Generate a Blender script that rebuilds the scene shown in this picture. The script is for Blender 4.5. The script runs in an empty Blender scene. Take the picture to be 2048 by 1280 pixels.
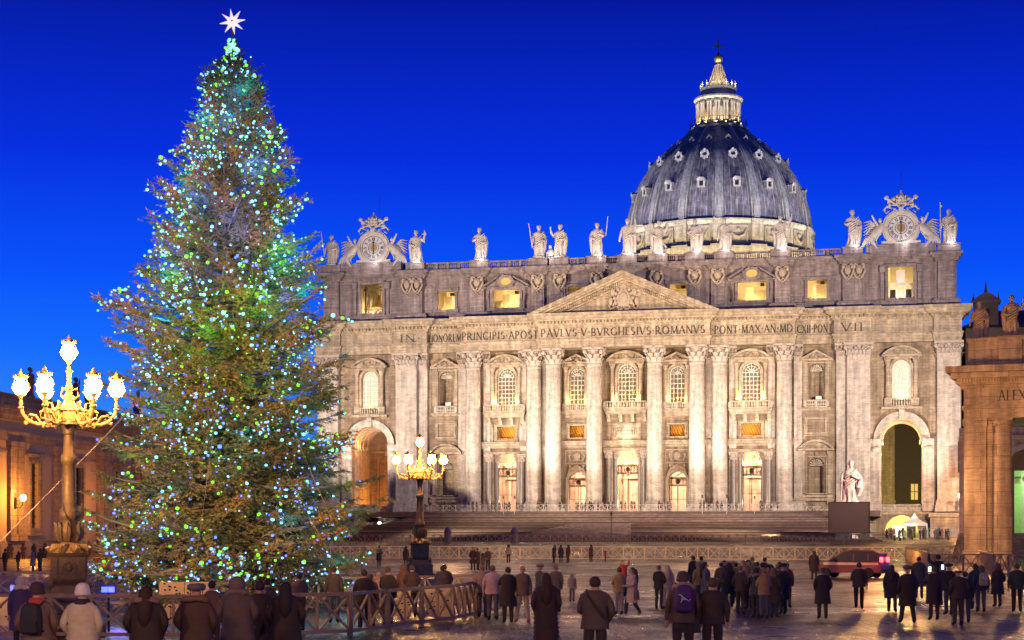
import bpy, math, random
import numpy as np
from mathutils import Vector, Matrix
R = math.radians
rnd = random.Random(7)
SC = bpy.context.scene
COL = SC.collection
# ---------------------------------------------------------------- camera
FPX = 3400.0                      # focal length in photo pixels (2048 wide)
CH = 2.7                          # camera height
cam = bpy.data.cameras.new("camera"); camo = bpy.data.objects.new("camera", cam); COL.objects.link(camo)
cam.sensor_width = 36.0; cam.lens = 36.0 * FPX / 2048.0
cam.shift_y = (1068 - 640) / 2048.0
cam.clip_start = 0.5; cam.clip_end = 6000
camo.location = (0, 0, CH); camo.rotation_euler = (R(90), 0, 0)
SC.camera = camo
# ---------------------------------------------------------------- view
SC.view_settings.view_transform = 'Standard'; SC.view_settings.look = 'None'
SC.view_settings.exposure = 0.0; SC.view_settings.gamma = 1.0
try: SC.view_settings.use_curve_mapping = False
except Exception: pass
SC.cycles.max_bounces = 5; SC.cycles.diffuse_bounces = 2; SC.cycles.glossy_bounces = 2
SC.cycles.transmission_bounces = 3; SC.cycles.transparent_max_bounces = 6
SC.cycles.sample_clamp_indirect = 4.0; SC.cycles.use_denoising = True
SC.cycles.caustics_reflective = False; SC.cycles.caustics_refractive = False
try: SC.cycles.use_light_tree = True
except Exception: pass
# ---------------------------------------------------------------- world: blue hour sky
w = bpy.data.worlds.new("World"); SC.world = w; w.use_nodes = True
nt = w.node_tree; nt.nodes.clear(); N = nt.nodes.new; L = nt.links.new
out = N("ShaderNodeOutputWorld")
sky = N("ShaderNodeTexSky"); sky.sky_type = 'NISHITA'; sky.sun_disc = False
sky.sun_elevation = R(-3.0); sky.sun_rotation = R(-50); sky.ozone_density = 6.0; sky.air_density = 1.0; sky.dust_density = 0.3
bg1 = N("ShaderNodeBackground"); L(sky.outputs[0], bg1.inputs[0]); bg1.inputs[1].default_value = 0.10
tc = N("ShaderNodeTexCoord"); sp = N("ShaderNodeSeparateXYZ"); L(tc.outputs['Generated'], sp.inputs[0])
cr = N("ShaderNodeValToRGB"); L(sp.outputs[2], cr.inputs[0])
els = cr.color_ramp.elements
els[0].position = 0.0; els[0].color = (0.07, 0.28, 0.85, 1)
els[1].position = 1.0; els[1].color = (0.0005, 0.003, 0.06, 1)
for p, c in ((0.06, (0.035, 0.24, 0.92)), (0.105, (0.006, 0.150, 0.96)), (0.15, (0.001, 0.080, 0.95)), (0.215, (0.0004, 0.026, 0.72)), (0.30, (0.0003, 0.008, 0.33)), (0.5, (0.0003, 0.004, 0.14))):
    e = els.new(p); e.color = (*c, 1)
bg2 = N("ShaderNodeBackground"); L(cr.outputs[0], bg2.inputs[0]); bg2.inputs[1].default_value = 1.0
ad = N("ShaderNodeAddShader"); L(bg1.outputs[0], ad.inputs[0]); L(bg2.outputs[0], ad.inputs[1]); L(ad.outputs[0], out.inputs[0])
# ---------------------------------------------------------------- facade frame (local x along the front, y into the building)
TH = math.atan(3400 / 15354.0); CT, ST = math.cos(TH), math.sin(TH)
P0 = Vector((19.5, 297.5, 0.0))
def F(x, y, z=0.0): return Vector((P0.x + x * CT + y * ST, P0.y - x * ST + y * CT, z))
def at(px, d, z=0.0): return Vector(((px - 1024) / FPX * d, d, z))
# ---------------------------------------------------------------- lamps (floodlights of the square and the church)
def spot(name, loc, target, power, color, size, blend=0.5, rad=0.5):
    l = bpy.data.lights.new(name, 'SPOT'); l.energy = power; l.color = color; l.spot_size = R(size); l.spot_blend = blend; l.shadow_soft_size = rad
    o = bpy.data.objects.new(name, l); COL.objects.link(o); o.location = loc
    o.rotation_euler = (Vector(target) - Vector(loc)).to_track_quat('-Z', 'Y').to_euler(); return o
def point(name, loc, power, color, rad=0.3):
    l = bpy.data.lights.new(name, 'POINT'); l.energy = power; l.color = color; l.shadow_soft_size = rad
    o = bpy.data.objects.new(name, l); COL.objects.link(o); o.location = loc; return o
WARM = (1.0, 0.72, 0.42); WHITE = (1.0, 0.86, 0.72); SOD = (1.0, 0.42, 0.08)
spot("floodlight_left", F(-74, -72, 24), F(2, 0, 28), 385000, (1,.78,.57), 92, 0.8, 0.6)
spot("floodlight_right", F(76, -74, 24), F(-2, 0, 28), 385000, (1,.78,.57), 92, 0.8, 0.6)
spot("floodlight_low", F(-30, -75, 3), F(-6, 0, 30), 170000, (1, .70, .42), 50, 0.9, 0.4)
spot("floodlight_low", F(32, -75, 3), F(6, 0, 30), 170000, (1, .70, .42), 50, 0.9, 0.4)
for i, x in enumerate((-27.6, -16.5, -12.75, -5.35, 5.35, 12.75, 16.5, 27.6)):            # uplights at the column feet
    spot("column_uplight", F(x, -10.5, 6.75), F(x, 1.2, 25), 15000, (1, 0.86, 0.77), 62, 0.9, 0.3)
for x in (-49, 49, -40, 40):
    spot("side_uplight", F(x, -9, 3.0), F(x, 3, 26), 38000, (1, 0.80, 0.66), 70, 0.9, 0.3)
for x in (-21.9, 0, 21.9):                                            # lamps standing on the balconies
    for s in (-1, 1): point("balcony_lamp", F(x + s * 1.9, 2.9, 26.6), 420, (1, 0.62, 0.22), 0.12)
for x in (-9.0, 9.0):
    for s in (-1, 1): point("balcony_lamp", F(x + s * 1.0, 3.3, 26.5), 260, (1, 0.60, 0.18), 0.12)
for x in (-47.5, 47.5): point("balcony_lamp", F(x, 3.2, 26.4), 170, (1, 0.8, 0.5), 0.12)
for x in (-9.0, 0.0, 9.0, -21.9, 21.9): point("bay_lamp", F(x, 2.2, 19.7), 45, (1, 0.66, 0.25), 0.2)
for x in (-14.7, 14.7, -19.5, 19.5, -24.5, 24.5, -10.9, 10.9, -7.0, 7.0, 3.6, -3.6): spot("bay_uplight", F(x, 2.6, 7.2), F(x, 3.6, 24), 700, (1, 0.62, 0.28), 70, 0.9, 0.2)
for x in (-21.9, -9, 0, 9, 21.9): point("portico_lamp", F(x, 9.5, 15.5), 4200, (1, 0.60, 0.36), 0.5); point("portico_lamp", F(x, 8.5, 8.5), 1500, (1, 0.64, 0.45), 0.5)
for x in (-47.5,):
    point("arch_lamp", F(x - 2.4, 6.5, 19.2), 520, (1, 0.34, 0.04), 0.2); point("arch_lamp", F(x + 2.4, 11, 18.6), 520, (1, 0.34, 0.04), 0.2); point("arch_lamp", F(x, 11, 9), 900, (1, 0.34, 0.04), 0.3)
for s in (-1, 1): point("arch_lamp", F(47.5 + s * 2.5, 8.0, 18.4), 2200, (1, 0.50, 0.12), 0.2)
point("arch_lamp", F(47.5, 8.2, 8.5), 1500, (1, 0.5, 0.12), 0.2)
spot("arch_lamp", F(47.5, 30, 8), F(46, 62, 16), 45000, (1, 0.75, 0.25), 80, 0.8, 0.4)
# lamps of the square behind the viewer
for x, y, p_ in ((-22, 6, 7500), (20, 2, 7000), (-4, 12, 3500)): point("unseen_square_lamp", (x, y, 7.2), p_, (1, 0.50, 0.19), 0.5)
for x, y, p_ in ((58, 88, 2600), (14, 96, 900), (-28, 172, 2000), (-6, 168, 2000), (18, 164, 2000), (40, 158, 1800), (4, 120, 700)): point("unseen_square_lamp", (x, y, 7.2), p_, (1, 0.50, 0.22), 0.5)  # unseen lamps added ahead of the viewer to brighten barriers and car
for x in (-38.8, -26.9, -14.1, -5.35, .15, 5.6, 12.1, 17.2, 27.0, 39.3, -47, 47.4, 55.3):       # small lamps in front of the roof figures
    point("roof_lamp", F(x + .6, 2.6, 52.3), 120, (1, 0.93, 0.88), 0.15)
spot("unseen_tree_spot", (-25, 12, 8), (-10.5, 60, 9), 190000, (1, 0.52, 0.17), 25, 0.5, 0.4)  # unseen pair of spots added to warm the spruce beyond the street lamps
spot("unseen_tree_spot", (14, 18, 8), (-9, 60, 8), 60000, (1, 0.60, 0.24), 24, 0.6, 0.4)
# dome floods
for k in range(9):
    a = R(180 + 15 + k * 18.75); cx, cy = math.cos(a), math.sin(a)
    spot("dome_floodlight", F(cx * 60, 170 + cy * 60, 62), F(cx * 23, 170 + cy * 23, 93), 75000, (0.92, 0.90, 1.0), 30, 0.9, 0.5)
    spot("drum_floodlight", F(cx * 35, 170 + cy * 35, 69), F(cx * 25, 170 + cy * 25, 81), 9500, (1, 0.80, 0.46), 100, 0.8, 0.5)
for k in range(7):
    a = R(180 + 20 + k * 23.3); cx, cy = math.cos(a), math.sin(a)
    point("lantern_lamp", F(cx * 5.0, 170 + cy * 5.0, 114.4), 340, (1, 0.70, 0.30), 0.2)
    spot("lantern_flood", F(cx * 7.4, 170 + cy * 7.4, 113.4), F(cx * 5, 170 + cy * 5, 119), 1000, (1, 0.74, 0.36), 90, 0.8, 0.2)
    spot("spire_lamp", F(cx * 6.5, 170 + cy * 6.5, 123.5), F(0, 170, 129), 1500, (1, 0.76, 0.40), 60, 0.8, 0.2)
# ---------------------------------------------------------------- mesh helpers
class MB:
    def __init__(s): s.v = []; s.f = []; s.m = []
    def add(s, vs, fs, m=0):
        o = len(s.v); s.v.extend(vs); s.f.extend([tuple(i + o for i in f) for f in fs]); s.m.extend([m] * len(fs)); return s
    def box(s, x0, x1, y0, y1, z0, z1, m=0):
        return s.add([(x0,y0,z0),(x1,y0,z0),(x1,y1,z0),(x0,y1,z0),(x0,y0,z1),(x1,y0,z1),(x1,y1,z1),(x0,y1,z1)],
            [(0,3,2,1),(4,5,6,7),(0,1,5,4),(1,2,6,5),(2,3,7,6),(3,0,4,7)], m)
    def frus(s, cx, cy, z0, z1, a0, b0, a1, b1, m=0):
        return s.add([(cx-a0,cy-b0,z0),(cx+a0,cy-b0,z0),(cx+a0,cy+b0,z0),(cx-a0,cy+b0,z0),(cx-a1,cy-b1,z1),(cx+a1,cy-b1,z1),(cx+a1,cy+b1,z1),(cx-a1,cy+b1,z1)],
            [(0,3,2,1),(4,5,6,7),(0,1,5,4),(1,2,6,5),(2,3,7,6),(3,0,4,7)], m)
    def prism(s, pts, y0, y1, m=0):          # polygon in xz, counter-clockwise seen from the front, extruded in y
        n = len(pts); vs = [(x, y0, z) for x, z in pts] + [(x, y1, z) for x, z in pts]
        return s.add(vs, [tuple(range(n)), tuple(range(2*n-1, n-1, -1))] + [(i, i+n, (i+1) % n + n, (i+1) % n) for i in range(n)], m)
    def flat(s, pts, z0, z1, m=0):           # polygon in xy, extruded in z
        n = len(pts); vs = [(x, y, z0) for x, y in pts] + [(x, y, z1) for x, y in pts]
        return s.add(vs, [tuple(range(n-1, -1, -1)), tuple(range(n, 2*n))] + [(i, (i+1) % n, (i+1) % n + n, i+n) for i in range(n)], m)
    def lathe(s, prof, seg=16, c=(0,0,0), m=0, a0=0.0, a1=360.0, sx=1.0, sy=1.0, mod=None):
        full = abs(a1 - a0) > 359.9; k = seg if full else seg + 1; vs = []
        for r, z in prof:
            for i in range(k):
                a = R(a0 + (a1 - a0) * i / seg); q = r * (mod(a, z) if mod else 1.0)
                vs.append((c[0] + q * math.cos(a) * sx, c[1] + q * math.sin(a) * sy, c[2] + z))
        fs = []
        for j in range(len(prof) - 1):
            for i in range(seg):
                i2 = (i + 1) % k; fs.append((j*k+i, j*k+i2, (j+1)*k+i2, (j+1)*k+i))
        if full:
            if prof[0][0] > 1e-4: fs.append(tuple(range(k-1, -1, -1)))
            if prof[-1][0] > 1e-4: fs.append(tuple((len(prof)-1)*k + i for i in range(k)))
        return s.add(vs, fs, m)
    def tube(s, pts, rad, seg=6, m=0, cap=True):
        pts = [Vector(p) for p in pts]; n = len(pts)
        if not hasattr(rad, '__len__'): rad = [rad] * n
        vs = []; up = None
        for i, p in enumerate(pts):
            t = (pts[min(i+1, n-1)] - pts[max(i-1, 0)])
            t = t.normalized() if t.length > 1e-9 else Vector((0,0,1))
            if up is None: up = Vector((0,0,1)) if abs(t.z) < 0.9 else Vector((1,0,0))
            a = t.cross(up)
            if a.length < 1e-4: a = t.cross(Vector((0,1,0.3)))
            a.normalize(); b = t.cross(a).normalized(); up = -b if False else up
            for k in range(seg):
                q = 2*math.pi*k/seg; vs.append(tuple(p + (a*math.cos(q) + b*math.sin(q)) * rad[i]))
        fs = [(i*seg+k, i*seg+(k+1) % seg, (i+1)*seg+(k+1) % seg, (i+1)*seg+k) for i in range(n-1) for k in range(seg)]
        if cap: fs += [tuple(range(seg-1, -1, -1)), tuple((n-1)*seg+k for k in range(seg))]
        return s.add(vs, fs, m)
    def ell(s, c, r, seg=10, rings=6, m=0, mod=None):
        vs = [(c[0], c[1], c[2]-r[2])]
        for j in range(1, rings):
            p = -math.pi/2 + math.pi*j/rings
            for i in range(seg):
                a = 2*math.pi*i/seg; q = mod(a, p) if mod else 1
                vs.append((c[0]+r[0]*q*math.cos(p)*math.cos(a), c[1]+r[1]*q*math.cos(p)*math.sin(a), c[2]+r[2]*math.sin(p)))
        vs.append((c[0], c[1], c[2]+r[2])); T = len(vs)-1
        fs = [(0, 1+(i+1) % seg, 1+i) for i in range(seg)]
        for j in range(rings-2):
            for i in range(seg): fs.append((1+j*seg+i, 1+j*seg+(i+1) % seg, 1+(j+1)*seg+(i+1) % seg, 1+(j+1)*seg+i))
        fs += [(T, 1+(rings-2)*seg+i, 1+(rings-2)*seg+(i+1) % seg) for i in range(seg)]
        return s.add(vs, fs, m)
    def bar(s, p, q, w, h, m=0, up=(0,0,1)):   # box beam from p to q
        p = Vector(p); q = Vector(q); t = (q-p).normalized(); u = Vector(up)
        a = t.cross(u)
        if a.length < 1e-4: a = t.cross(Vector((0,1,0)))
        a.normalize(); b = a.cross(t).normalized(); a *= w/2; b *= h/2
        vs = [tuple(e + sa*a + sb*b) for e in (p, q) for sa, sb in ((-1,-1),(1,-1),(1,1),(-1,1))]
        return s.add(vs, [(0,3,2,1),(4,5,6,7),(0,1,5,4),(1,2,6,5),(2,3,7,6),(3,0,4,7)], m)
    def xf(s, M, start=0):
        for i in range(start, len(s.v)): s.v[i] = tuple(M @ Vector(s.v[i]))
        return s
    def join(s, o, M=None, m=None):
        vs = o.v if M is None else [tuple(M @ Vector(v)) for v in o.v]
        k = len(s.v); s.v.extend(vs); s.f.extend([tuple(i+k for i in f) for f in o.f]); s.m.extend(o.m if m is None else [m]*len(o.f)); return s
    def mesh(s, name, mats, smooth=False, angle=None):
        me = bpy.data.meshes.new(name); me.from_pydata(s.v, [], s.f)
        for m in (mats if isinstance(mats, (list, tuple)) else [mats]): me.materials.append(m)
        if len(me.polygons): me.polygons.foreach_set("material_index", s.m); me.polygons.foreach_set("use_smooth", [smooth]*len(s.f))
        if smooth and angle: 
            try: me.set_sharp_from_angle(angle=R(angle))
            except Exception: pass
        me.update(); return me
def link(name, data, parent=None, loc=None, rz=None, scale=None, **kw):
    o = bpy.data.objects.new(name, data); COL.objects.link(o)
    if parent is not None: o.parent = parent
    if loc is not None: o.location = loc
    if rz is not None: o.rotation_euler = (0, 0, rz)
    if scale is not None: o.scale = scale
    for k, v in kw.items(): o[k] = v
    return o
def part(name, mb, mats, parent=None, smooth=False, angle=40, **kw):
    loc = kw.pop('loc', None); rz = kw.pop('rz', None); scale = kw.pop('scale', None)
    me = mb.mesh(name, mats, smooth, angle) if isinstance(mb, MB) else mb
    return link(name, me, parent, loc, rz, scale, **kw)
def thing(name, label, cat, loc=(0,0,0), rz=0.0, group=None):
    o = link(name, None, None, loc, rz); o['label'] = label; o['category'] = cat
    if group: o['group'] = group
    return o
def copy_tree(o, parent=None):
    c = o.copy(); COL.objects.link(c); c.parent = parent
    for ch in o.children: copy_tree(ch, c)
    return c
def arc(cx, cz, r, a0, a1, n, rz=None):
    rz = r if rz is None else rz
    return [(cx + r*math.cos(R(a0 + (a1-a0)*i/n)), cz + rz*math.sin(R(a0 + (a1-a0)*i/n))) for i in range(n+1)]
# ---------------------------------------------------------------- materials
def newmat(name):
    m = bpy.data.materials.new(name); m.use_nodes = True; nt = m.node_tree
    b = nt.nodes.get("Principled BSDF"); return m, nt, b
def mat(name, col, rough=0.6, metal=0.0, var=0.25, nscale=3.0, bump=0.0, bscale=20.0, spec=None, coat=0.0):
    m, nt, b = newmat(name); b.inputs['Roughness'].default_value = rough; b.inputs['Metallic'].default_value = metal
    if coat: b.inputs['Coat Weight'].default_value = coat
    tc = nt.nodes.new("ShaderNodeTexCoord"); no = nt.nodes.new("ShaderNodeTexNoise"); no.inputs['Scale'].default_value = nscale; no.inputs['Detail'].default_value = 6
    nt.links.new(tc.outputs['Object'], no.inputs['Vector'])
    mx = nt.nodes.new("ShaderNodeMix"); mx.data_type = 'RGBA'; nt.links.new(no.outputs[0], mx.inputs[0])
    mx.inputs[6].default_value = (*[c*(1-var) for c in col], 1); mx.inputs[7].default_value = (*[min(1, c*(1+var)) for c in col], 1)
    nt.links.new(mx.outputs[2], b.inputs['Base Color'])
    if bump:
        n2 = nt.nodes.new("ShaderNodeTexNoise"); n2.inputs['Scale'].default_value = bscale; n2.inputs['Detail'].default_value = 4; nt.links.new(tc.outputs['Object'], n2.inputs['Vector'])
        bp = nt.nodes.new("ShaderNodeBump"); bp.inputs['Strength'].default_value = bump; bp.inputs['Distance'].default_value = 0.05
        nt.links.new(n2.outputs[0], bp.inputs['Height']); nt.links.new(bp.outputs[0], b.inputs['Normal'])
    return m
def emit(name, col, strength, sample=True, base=None):
    if base is None: base = [0.1*c for c in col]
    m, nt, b = newmat(name); b.inputs['Base Color'].default_value = (*base, 1); b.inputs['Emission Color'].default_value = (*col, 1); b.inputs['Emission Strength'].default_value = strength
    if not sample:
        try: m.cycles.emission_sampling = 'NONE'
        except Exception: pass
    return m
def stone(name, c1, c2, row=0.62, width=1.7, joint=0.35, streak=0.35, world=False, bump=0.5, rough=0.75):
    m, nt, b = newmat(name); N = nt.nodes.new; L = nt.links.new
    b.inputs['Roughness'].default_value = rough
    tc = N("ShaderNodeTexCoord"); sp = N("ShaderNodeSeparateXYZ"); L(tc.outputs['Object'], sp.inputs[0])
    ad = N("ShaderNodeMath"); ad.operation = 'ADD'; L(sp.outputs[0], ad.inputs[0]); L(sp.outputs[1], ad.inputs[1])
    cb = N("ShaderNodeCombineXYZ"); L(ad.outputs[0], cb.inputs[0]); L(sp.outputs[2], cb.inputs[1])
    br = N("ShaderNodeTexBrick"); br.inputs['Scale'].default_value = 1.0; br.inputs['Row Height'].default_value = row; br.inputs['Brick Width'].default_value = width
    br.inputs['Mortar Size'].default_value = 0.018; br.inputs['Mortar Smooth'].default_value = 0.3; br.inputs['Bias'].default_value = 0.0
    br.inputs['Color1'].default_value = (*c1, 1); br.inputs['Color2'].default_value = (*c2, 1); br.inputs['Mortar'].default_value = (*[c*joint for c in c1], 1)
    L(cb.outputs[0], br.inputs['Vector'])
    n1 = N("ShaderNodeTexNoise"); n1.inputs['Scale'].default_value = 0.9; n1.inputs['Detail'].default_value = 8; n1.inputs['Roughness'].default_value = 0.7; L(tc.outputs['Object'], n1.inputs['Vector'])
    mp = N("ShaderNodeMapping"); mp.inputs['Scale'].default_value = (1.6, 1.6, 0.12); L(tc.outputs['Object'], mp.inputs[0])
    n2 = N("ShaderNodeTexNoise"); n2.inputs['Scale'].default_value = 1.0; n2.inputs['Detail'].default_value = 7; L(mp.outputs[0], n2.inputs['Vector'])
    mp3 = N("ShaderNodeMapping"); mp3.inputs['Scale'].default_value = (0.8, 0.8, 9.0); L(tc.outputs['Object'], mp3.inputs[0])
    n3 = N("ShaderNodeTexNoise"); n3.inputs['Scale'].default_value = 1.2; n3.inputs['Detail'].default_value = 6; L(mp3.outputs[0], n3.inputs['Vector'])
    def rng(n, lo, hi):
        q = N("ShaderNodeMapRange"); q.inputs['From Min'].default_value = 0.3; q.inputs['From Max'].default_value = 0.7; q.inputs['To Min'].default_value = lo; q.inputs['To Max'].default_value = hi; L(n.outputs[0], q.inputs[0]); return q
    a = rng(n1, 0.60, 1.24); c = rng(n2, 0.92 - streak, 1.15); d = rng(n3, 0.76, 1.18)
    m1 = N("ShaderNodeMath"); m1.operation = 'MULTIPLY'; L(a.outputs[0], m1.inputs[0]); L(c.outputs[0], m1.inputs[1])
    m2 = N("ShaderNodeMath"); m2.operation = 'MULTIPLY'; L(m1.outputs[0], m2.inputs[0]); L(d.outputs[0], m2.inputs[1])
    vm = N("ShaderNodeVectorMath"); vm.operation = 'SCALE'; L(br.outputs['Color'], vm.inputs[0]); L(m2.outputs[0], vm.inputs['Scale'])
    L(vm.outputs[0], b.inputs['Base Color'])
    bp = N("ShaderNodeBump"); bp.inputs['Strength'].default_value = bump; bp.inputs['Distance'].default_value = 0.06
    m3 = N("ShaderNodeMath"); m3.operation = 'SUBTRACT'; L(n3.outputs[0], m3.inputs[0]); L(br.outputs['Fac'], m3.inputs[1]); L(m3.outputs[0], bp.inputs['Height']); L(bp.outputs[0], b.inputs['Normal'])
    return m
def cobble():
    m, nt, b = newmat("cobblestones"); N = nt.nodes.new; L = nt.links.new
    tc = N("ShaderNodeTexCoord")
    vo = N("ShaderNodeTexVoronoi"); vo.inputs['Scale'].default_value = 4.2; vo.feature = 'DISTANCE_TO_EDGE'; vo.inputs['Randomness'].default_value = 0.55; L(tc.outputs['Object'], vo.inputs['Vector'])
    vc = N("ShaderNodeTexVoronoi"); vc.inputs['Scale'].default_value = 4.2; vc.inputs['Randomness'].default_value = 0.55; L(tc.outputs['Object'], vc.inputs['Vector'])
    n1 = N("ShaderNodeTexNoise"); n1.inputs['Scale'].default_value = 0.22; n1.inputs['Detail'].default_value = 6; L(tc.outputs['Object'], n1.inputs['Vector'])
    sp = N("ShaderNodeSeparateColor"); L(vc.outputs['Color'], sp.inputs[0])
    mx = N("ShaderNodeMix"); mx.data_type = 'RGBA'; L(sp.outputs[0], mx.inputs[0]); mx.inputs[6].default_value = (0.030, 0.014, 0.011, 1); mx.inputs[7].default_value = (0.15, 0.068, 0.042, 1)
    un_m = N('ShaderNodeMapping'); un_m.inputs['Scale'].default_value = (4.5, 0.45, 1); L(tc.outputs['Object'], un_m.inputs[0]); un = N('ShaderNodeTexNoise'); un.inputs['Scale'].default_value = 1.0; un.inputs['Detail'].default_value = 3; un.inputs['Roughness'].default_value = 0.7; L(un_m.outputs[0], un.inputs['Vector'])
    ur = N('ShaderNodeMapRange'); ur.inputs['From Min'].default_value = 0.35; ur.inputs['From Max'].default_value = 0.65; ur.inputs['To Min'].default_value = 0.18; ur.inputs['To Max'].default_value = 2.1; L(un.outputs[0], ur.inputs[0])
    gr = N("ShaderNodeMapRange"); gr.inputs['From Max'].default_value = 0.10; gr.inputs['To Min'].default_value = 0.25; L(vo.outputs[0], gr.inputs[0])
    # the fans of the setting: rows of dark arcs
    wv = N("ShaderNodeTexWave"); wv.wave_type = 'RINGS'; wv.inputs['Scale'].default_value = 0.5; wv.inputs['Distortion'].default_value = 1.2
    md = N("ShaderNodeVectorMath"); md.operation = 'MODULO'; md.inputs[1].default_value = (2.6, 2.6, 1000); L(tc.outputs['Object'], md.inputs[0])
    sb = N("ShaderNodeVectorMath"); sb.operation = 'SUBTRACT'; sb.inputs[1].default_value = (1.3, 0.0, 0); L(md.outputs[0], sb.inputs[0]); L(sb.outputs[0], wv.inputs['Vector'])
    w2 = N("ShaderNodeMapRange"); w2.inputs['To Min'].default_value = 0.72; w2.inputs['To Max'].default_value = 1.1; L(wv.outputs[1], w2.inputs[0])
    n4 = N("ShaderNodeMapRange"); n4.inputs['From Min'].default_value = 0.3; n4.inputs['From Max'].default_value = 0.7; n4.inputs['To Min'].default_value = 0.6; n4.inputs['To Max'].default_value = 1.35; L(n1.outputs[0], n4.inputs[0])
    a = N("ShaderNodeMath"); a.operation = 'MULTIPLY'; L(gr.outputs[0], a.inputs[0]); L(w2.outputs[0], a.inputs[1])
    a2 = N("ShaderNodeMath"); a2.operation = 'MULTIPLY'; L(a.outputs[0], a2.inputs[0]); L(n4.outputs[0], a2.inputs[1])
    a3 = N('ShaderNodeMath'); a3.operation = 'MULTIPLY'; L(a2.outputs[0], a3.inputs[0]); L(ur.outputs[0], a3.inputs[1])
    vm = N("ShaderNodeVectorMath"); vm.operation = 'SCALE'; L(mx.outputs[2], vm.inputs[0]); L(a3.outputs[0], vm.inputs['Scale']); L(vm.outputs[0], b.inputs['Base Color'])
    rr = N("ShaderNodeMapRange"); rr.inputs['From Min'].default_value = 0.35; rr.inputs['From Max'].default_value = 0.65; rr.inputs['To Min'].default_value = 0.24; rr.inputs['To Max'].default_value = 0.52; b.inputs['Specular IOR Level'].default_value = 0.28; L(n1.outputs[0], rr.inputs[0]); L(rr.outputs[0], b.inputs['Roughness'])
    bp = N("ShaderNodeBump"); bp.inputs['Strength'].default_value = 1.0; bp.inputs['Distance'].default_value = 0.07
    ah = N("ShaderNodeMath"); ah.operation = 'ADD'; L(gr.outputs[0], ah.inputs[0]); L(sp.outputs[1], ah.inputs[1]); au = N('ShaderNodeMath'); au.operation = 'MULTIPLY_ADD'; L(un.outputs[0], au.inputs[0]); au.inputs[1].default_value = 2.5; L(ah.outputs[0], au.inputs[2]); L(au.outputs[0], bp.inputs['Height']); L(bp.outputs[0], b.inputs['Normal'])
    return m
M = {}
M['trav'] = stone("travertine_wall", (0.37,0.285,0.195), (0.27,0.20,0.135), row=0.5, width=2.2, joint=0.6)  # wall stone darker than the mouldings: shade of the recesses put into colour
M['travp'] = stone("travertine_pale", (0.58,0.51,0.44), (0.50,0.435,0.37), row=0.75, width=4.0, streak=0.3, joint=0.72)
M['attic'] = stone("travertine_attic", (0.32,0.262,0.265), (0.25,0.205,0.21), row=0.5, width=2.4, joint=0.65, streak=0.4)  # same stone turned mauve-grey: the greyer light up there is put into colour
M['mould'] = stone("travertine_moulding", (0.49,0.40,0.29), (0.42,0.34,0.245), row=0.5, width=4.0, joint=0.55)
M['statue'] = mat("statue_marble", (0.50,0.47,0.44), 0.7, var=0.45, nscale=1.3, bump=0.5, bscale=5)
M['capital'] = mat("capital_stone", (0.42,0.36,0.31), 0.8, var=0.4, nscale=2.5, bump=0.5, bscale=6)
M['grey_marble'] = mat("grey_marble", (0.20,0.18,0.18), 0.35, var=0.5, nscale=2.0)
M['portico'] = stone("portico_stone", (0.62,0.46,0.36), (0.55,0.40,0.31), row=2.0, width=3.0, joint=0.8)
M['dark'] = mat("dark_void", (0.012,0.010,0.010), 0.9)
M['iron'] = mat("wrought_iron", (0.02,0.018,0.016), 0.5, 0.6)
M['carve'] = mat("carved_stone", (0.40,0.33,0.26), 0.8, var=0.45, nscale=4, bump=0.6, bscale=8)
M['letter'] = mat("dark_bronze_letters", (0.03,0.022,0.018), 0.6)
M['curtain'] = emit("lit_curtain", (1.0,0.78,0.44), 0.10, False, (0.26,0.23,0.20))
M['curtain_w'] = emit("bright_lit_curtain", (1.0,0.88,0.66), 0.50, False, (0.5,0.45,0.4))
M['car_glass'] = mat('tinted_car_glass', (0.02,0.018,0.02), 0.35)
M['bars'] = mat("white_glazing_bars", (0.75,0.72,0.66), 0.5)
M['glass_dark'] = mat("dark_window_glass", (0.03,0.025,0.025), 0.08)
M['cream'] = mat("cream_plaster", (0.80,0.66,0.36), 0.8, var=0.06)
M['gold'] = mat("gilded_metal", (0.85,0.55,0.15), 0.35, 0.9)
M['lead'] = stone("dome_lead_sheet", (0.33,0.295,0.34), (0.20,0.18,0.215), row=1.1, width=1.3, joint=0.45, streak=0.6, rough=0.45)
M['rib'] = stone("dome_rib_lead", (0.56,0.53,0.52), (0.46,0.435,0.425), row=1.0, width=9.0, joint=0.6, streak=0.5, rough=0.5)
M['drum'] = stone("drum_travertine", (0.56,0.50,0.40), (0.50,0.44,0.35), row=0.7, width=2.2, joint=0.6, streak=0.25)
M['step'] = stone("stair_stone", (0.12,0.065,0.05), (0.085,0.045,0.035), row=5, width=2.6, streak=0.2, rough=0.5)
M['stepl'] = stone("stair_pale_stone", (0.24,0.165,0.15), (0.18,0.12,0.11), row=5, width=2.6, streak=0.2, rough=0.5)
M['cob'] = cobble()
M['strip'] = mat("travertine_strip", (0.26,0.20,0.18), 0.4, var=0.35, nscale=2)
M['wood'] = mat("weathered_fence_wood", (0.36,0.25,0.13), 0.65, var=0.4, nscale=5, bump=0.3)
M['wood_lit'] = mat('lit_fence_wood', (0.68,0.48,0.22), 0.65, var=0.3, nscale=5)  # lightened fence wood: golden lamplight put into its colour
M['wood_w'] = mat("pale_fence_wood", (0.42,0.37,0.33), 0.65, var=0.3, nscale=5)
M['bronze'] = mat("lamp_bronze", (0.13,0.085,0.045), 0.5, 0.3, var=0.4, nscale=6, bump=0.4, bscale=15)
M['bronze_g'] = mat("lamp_gilt_bronze", (0.36,0.24,0.10), 0.5, 0.2, var=0.35, nscale=6, bump=0.3, bscale=15)
M['globe'] = emit("lamp_globe_glass", (1.0,0.48,0.12), 460.0, True)
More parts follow.
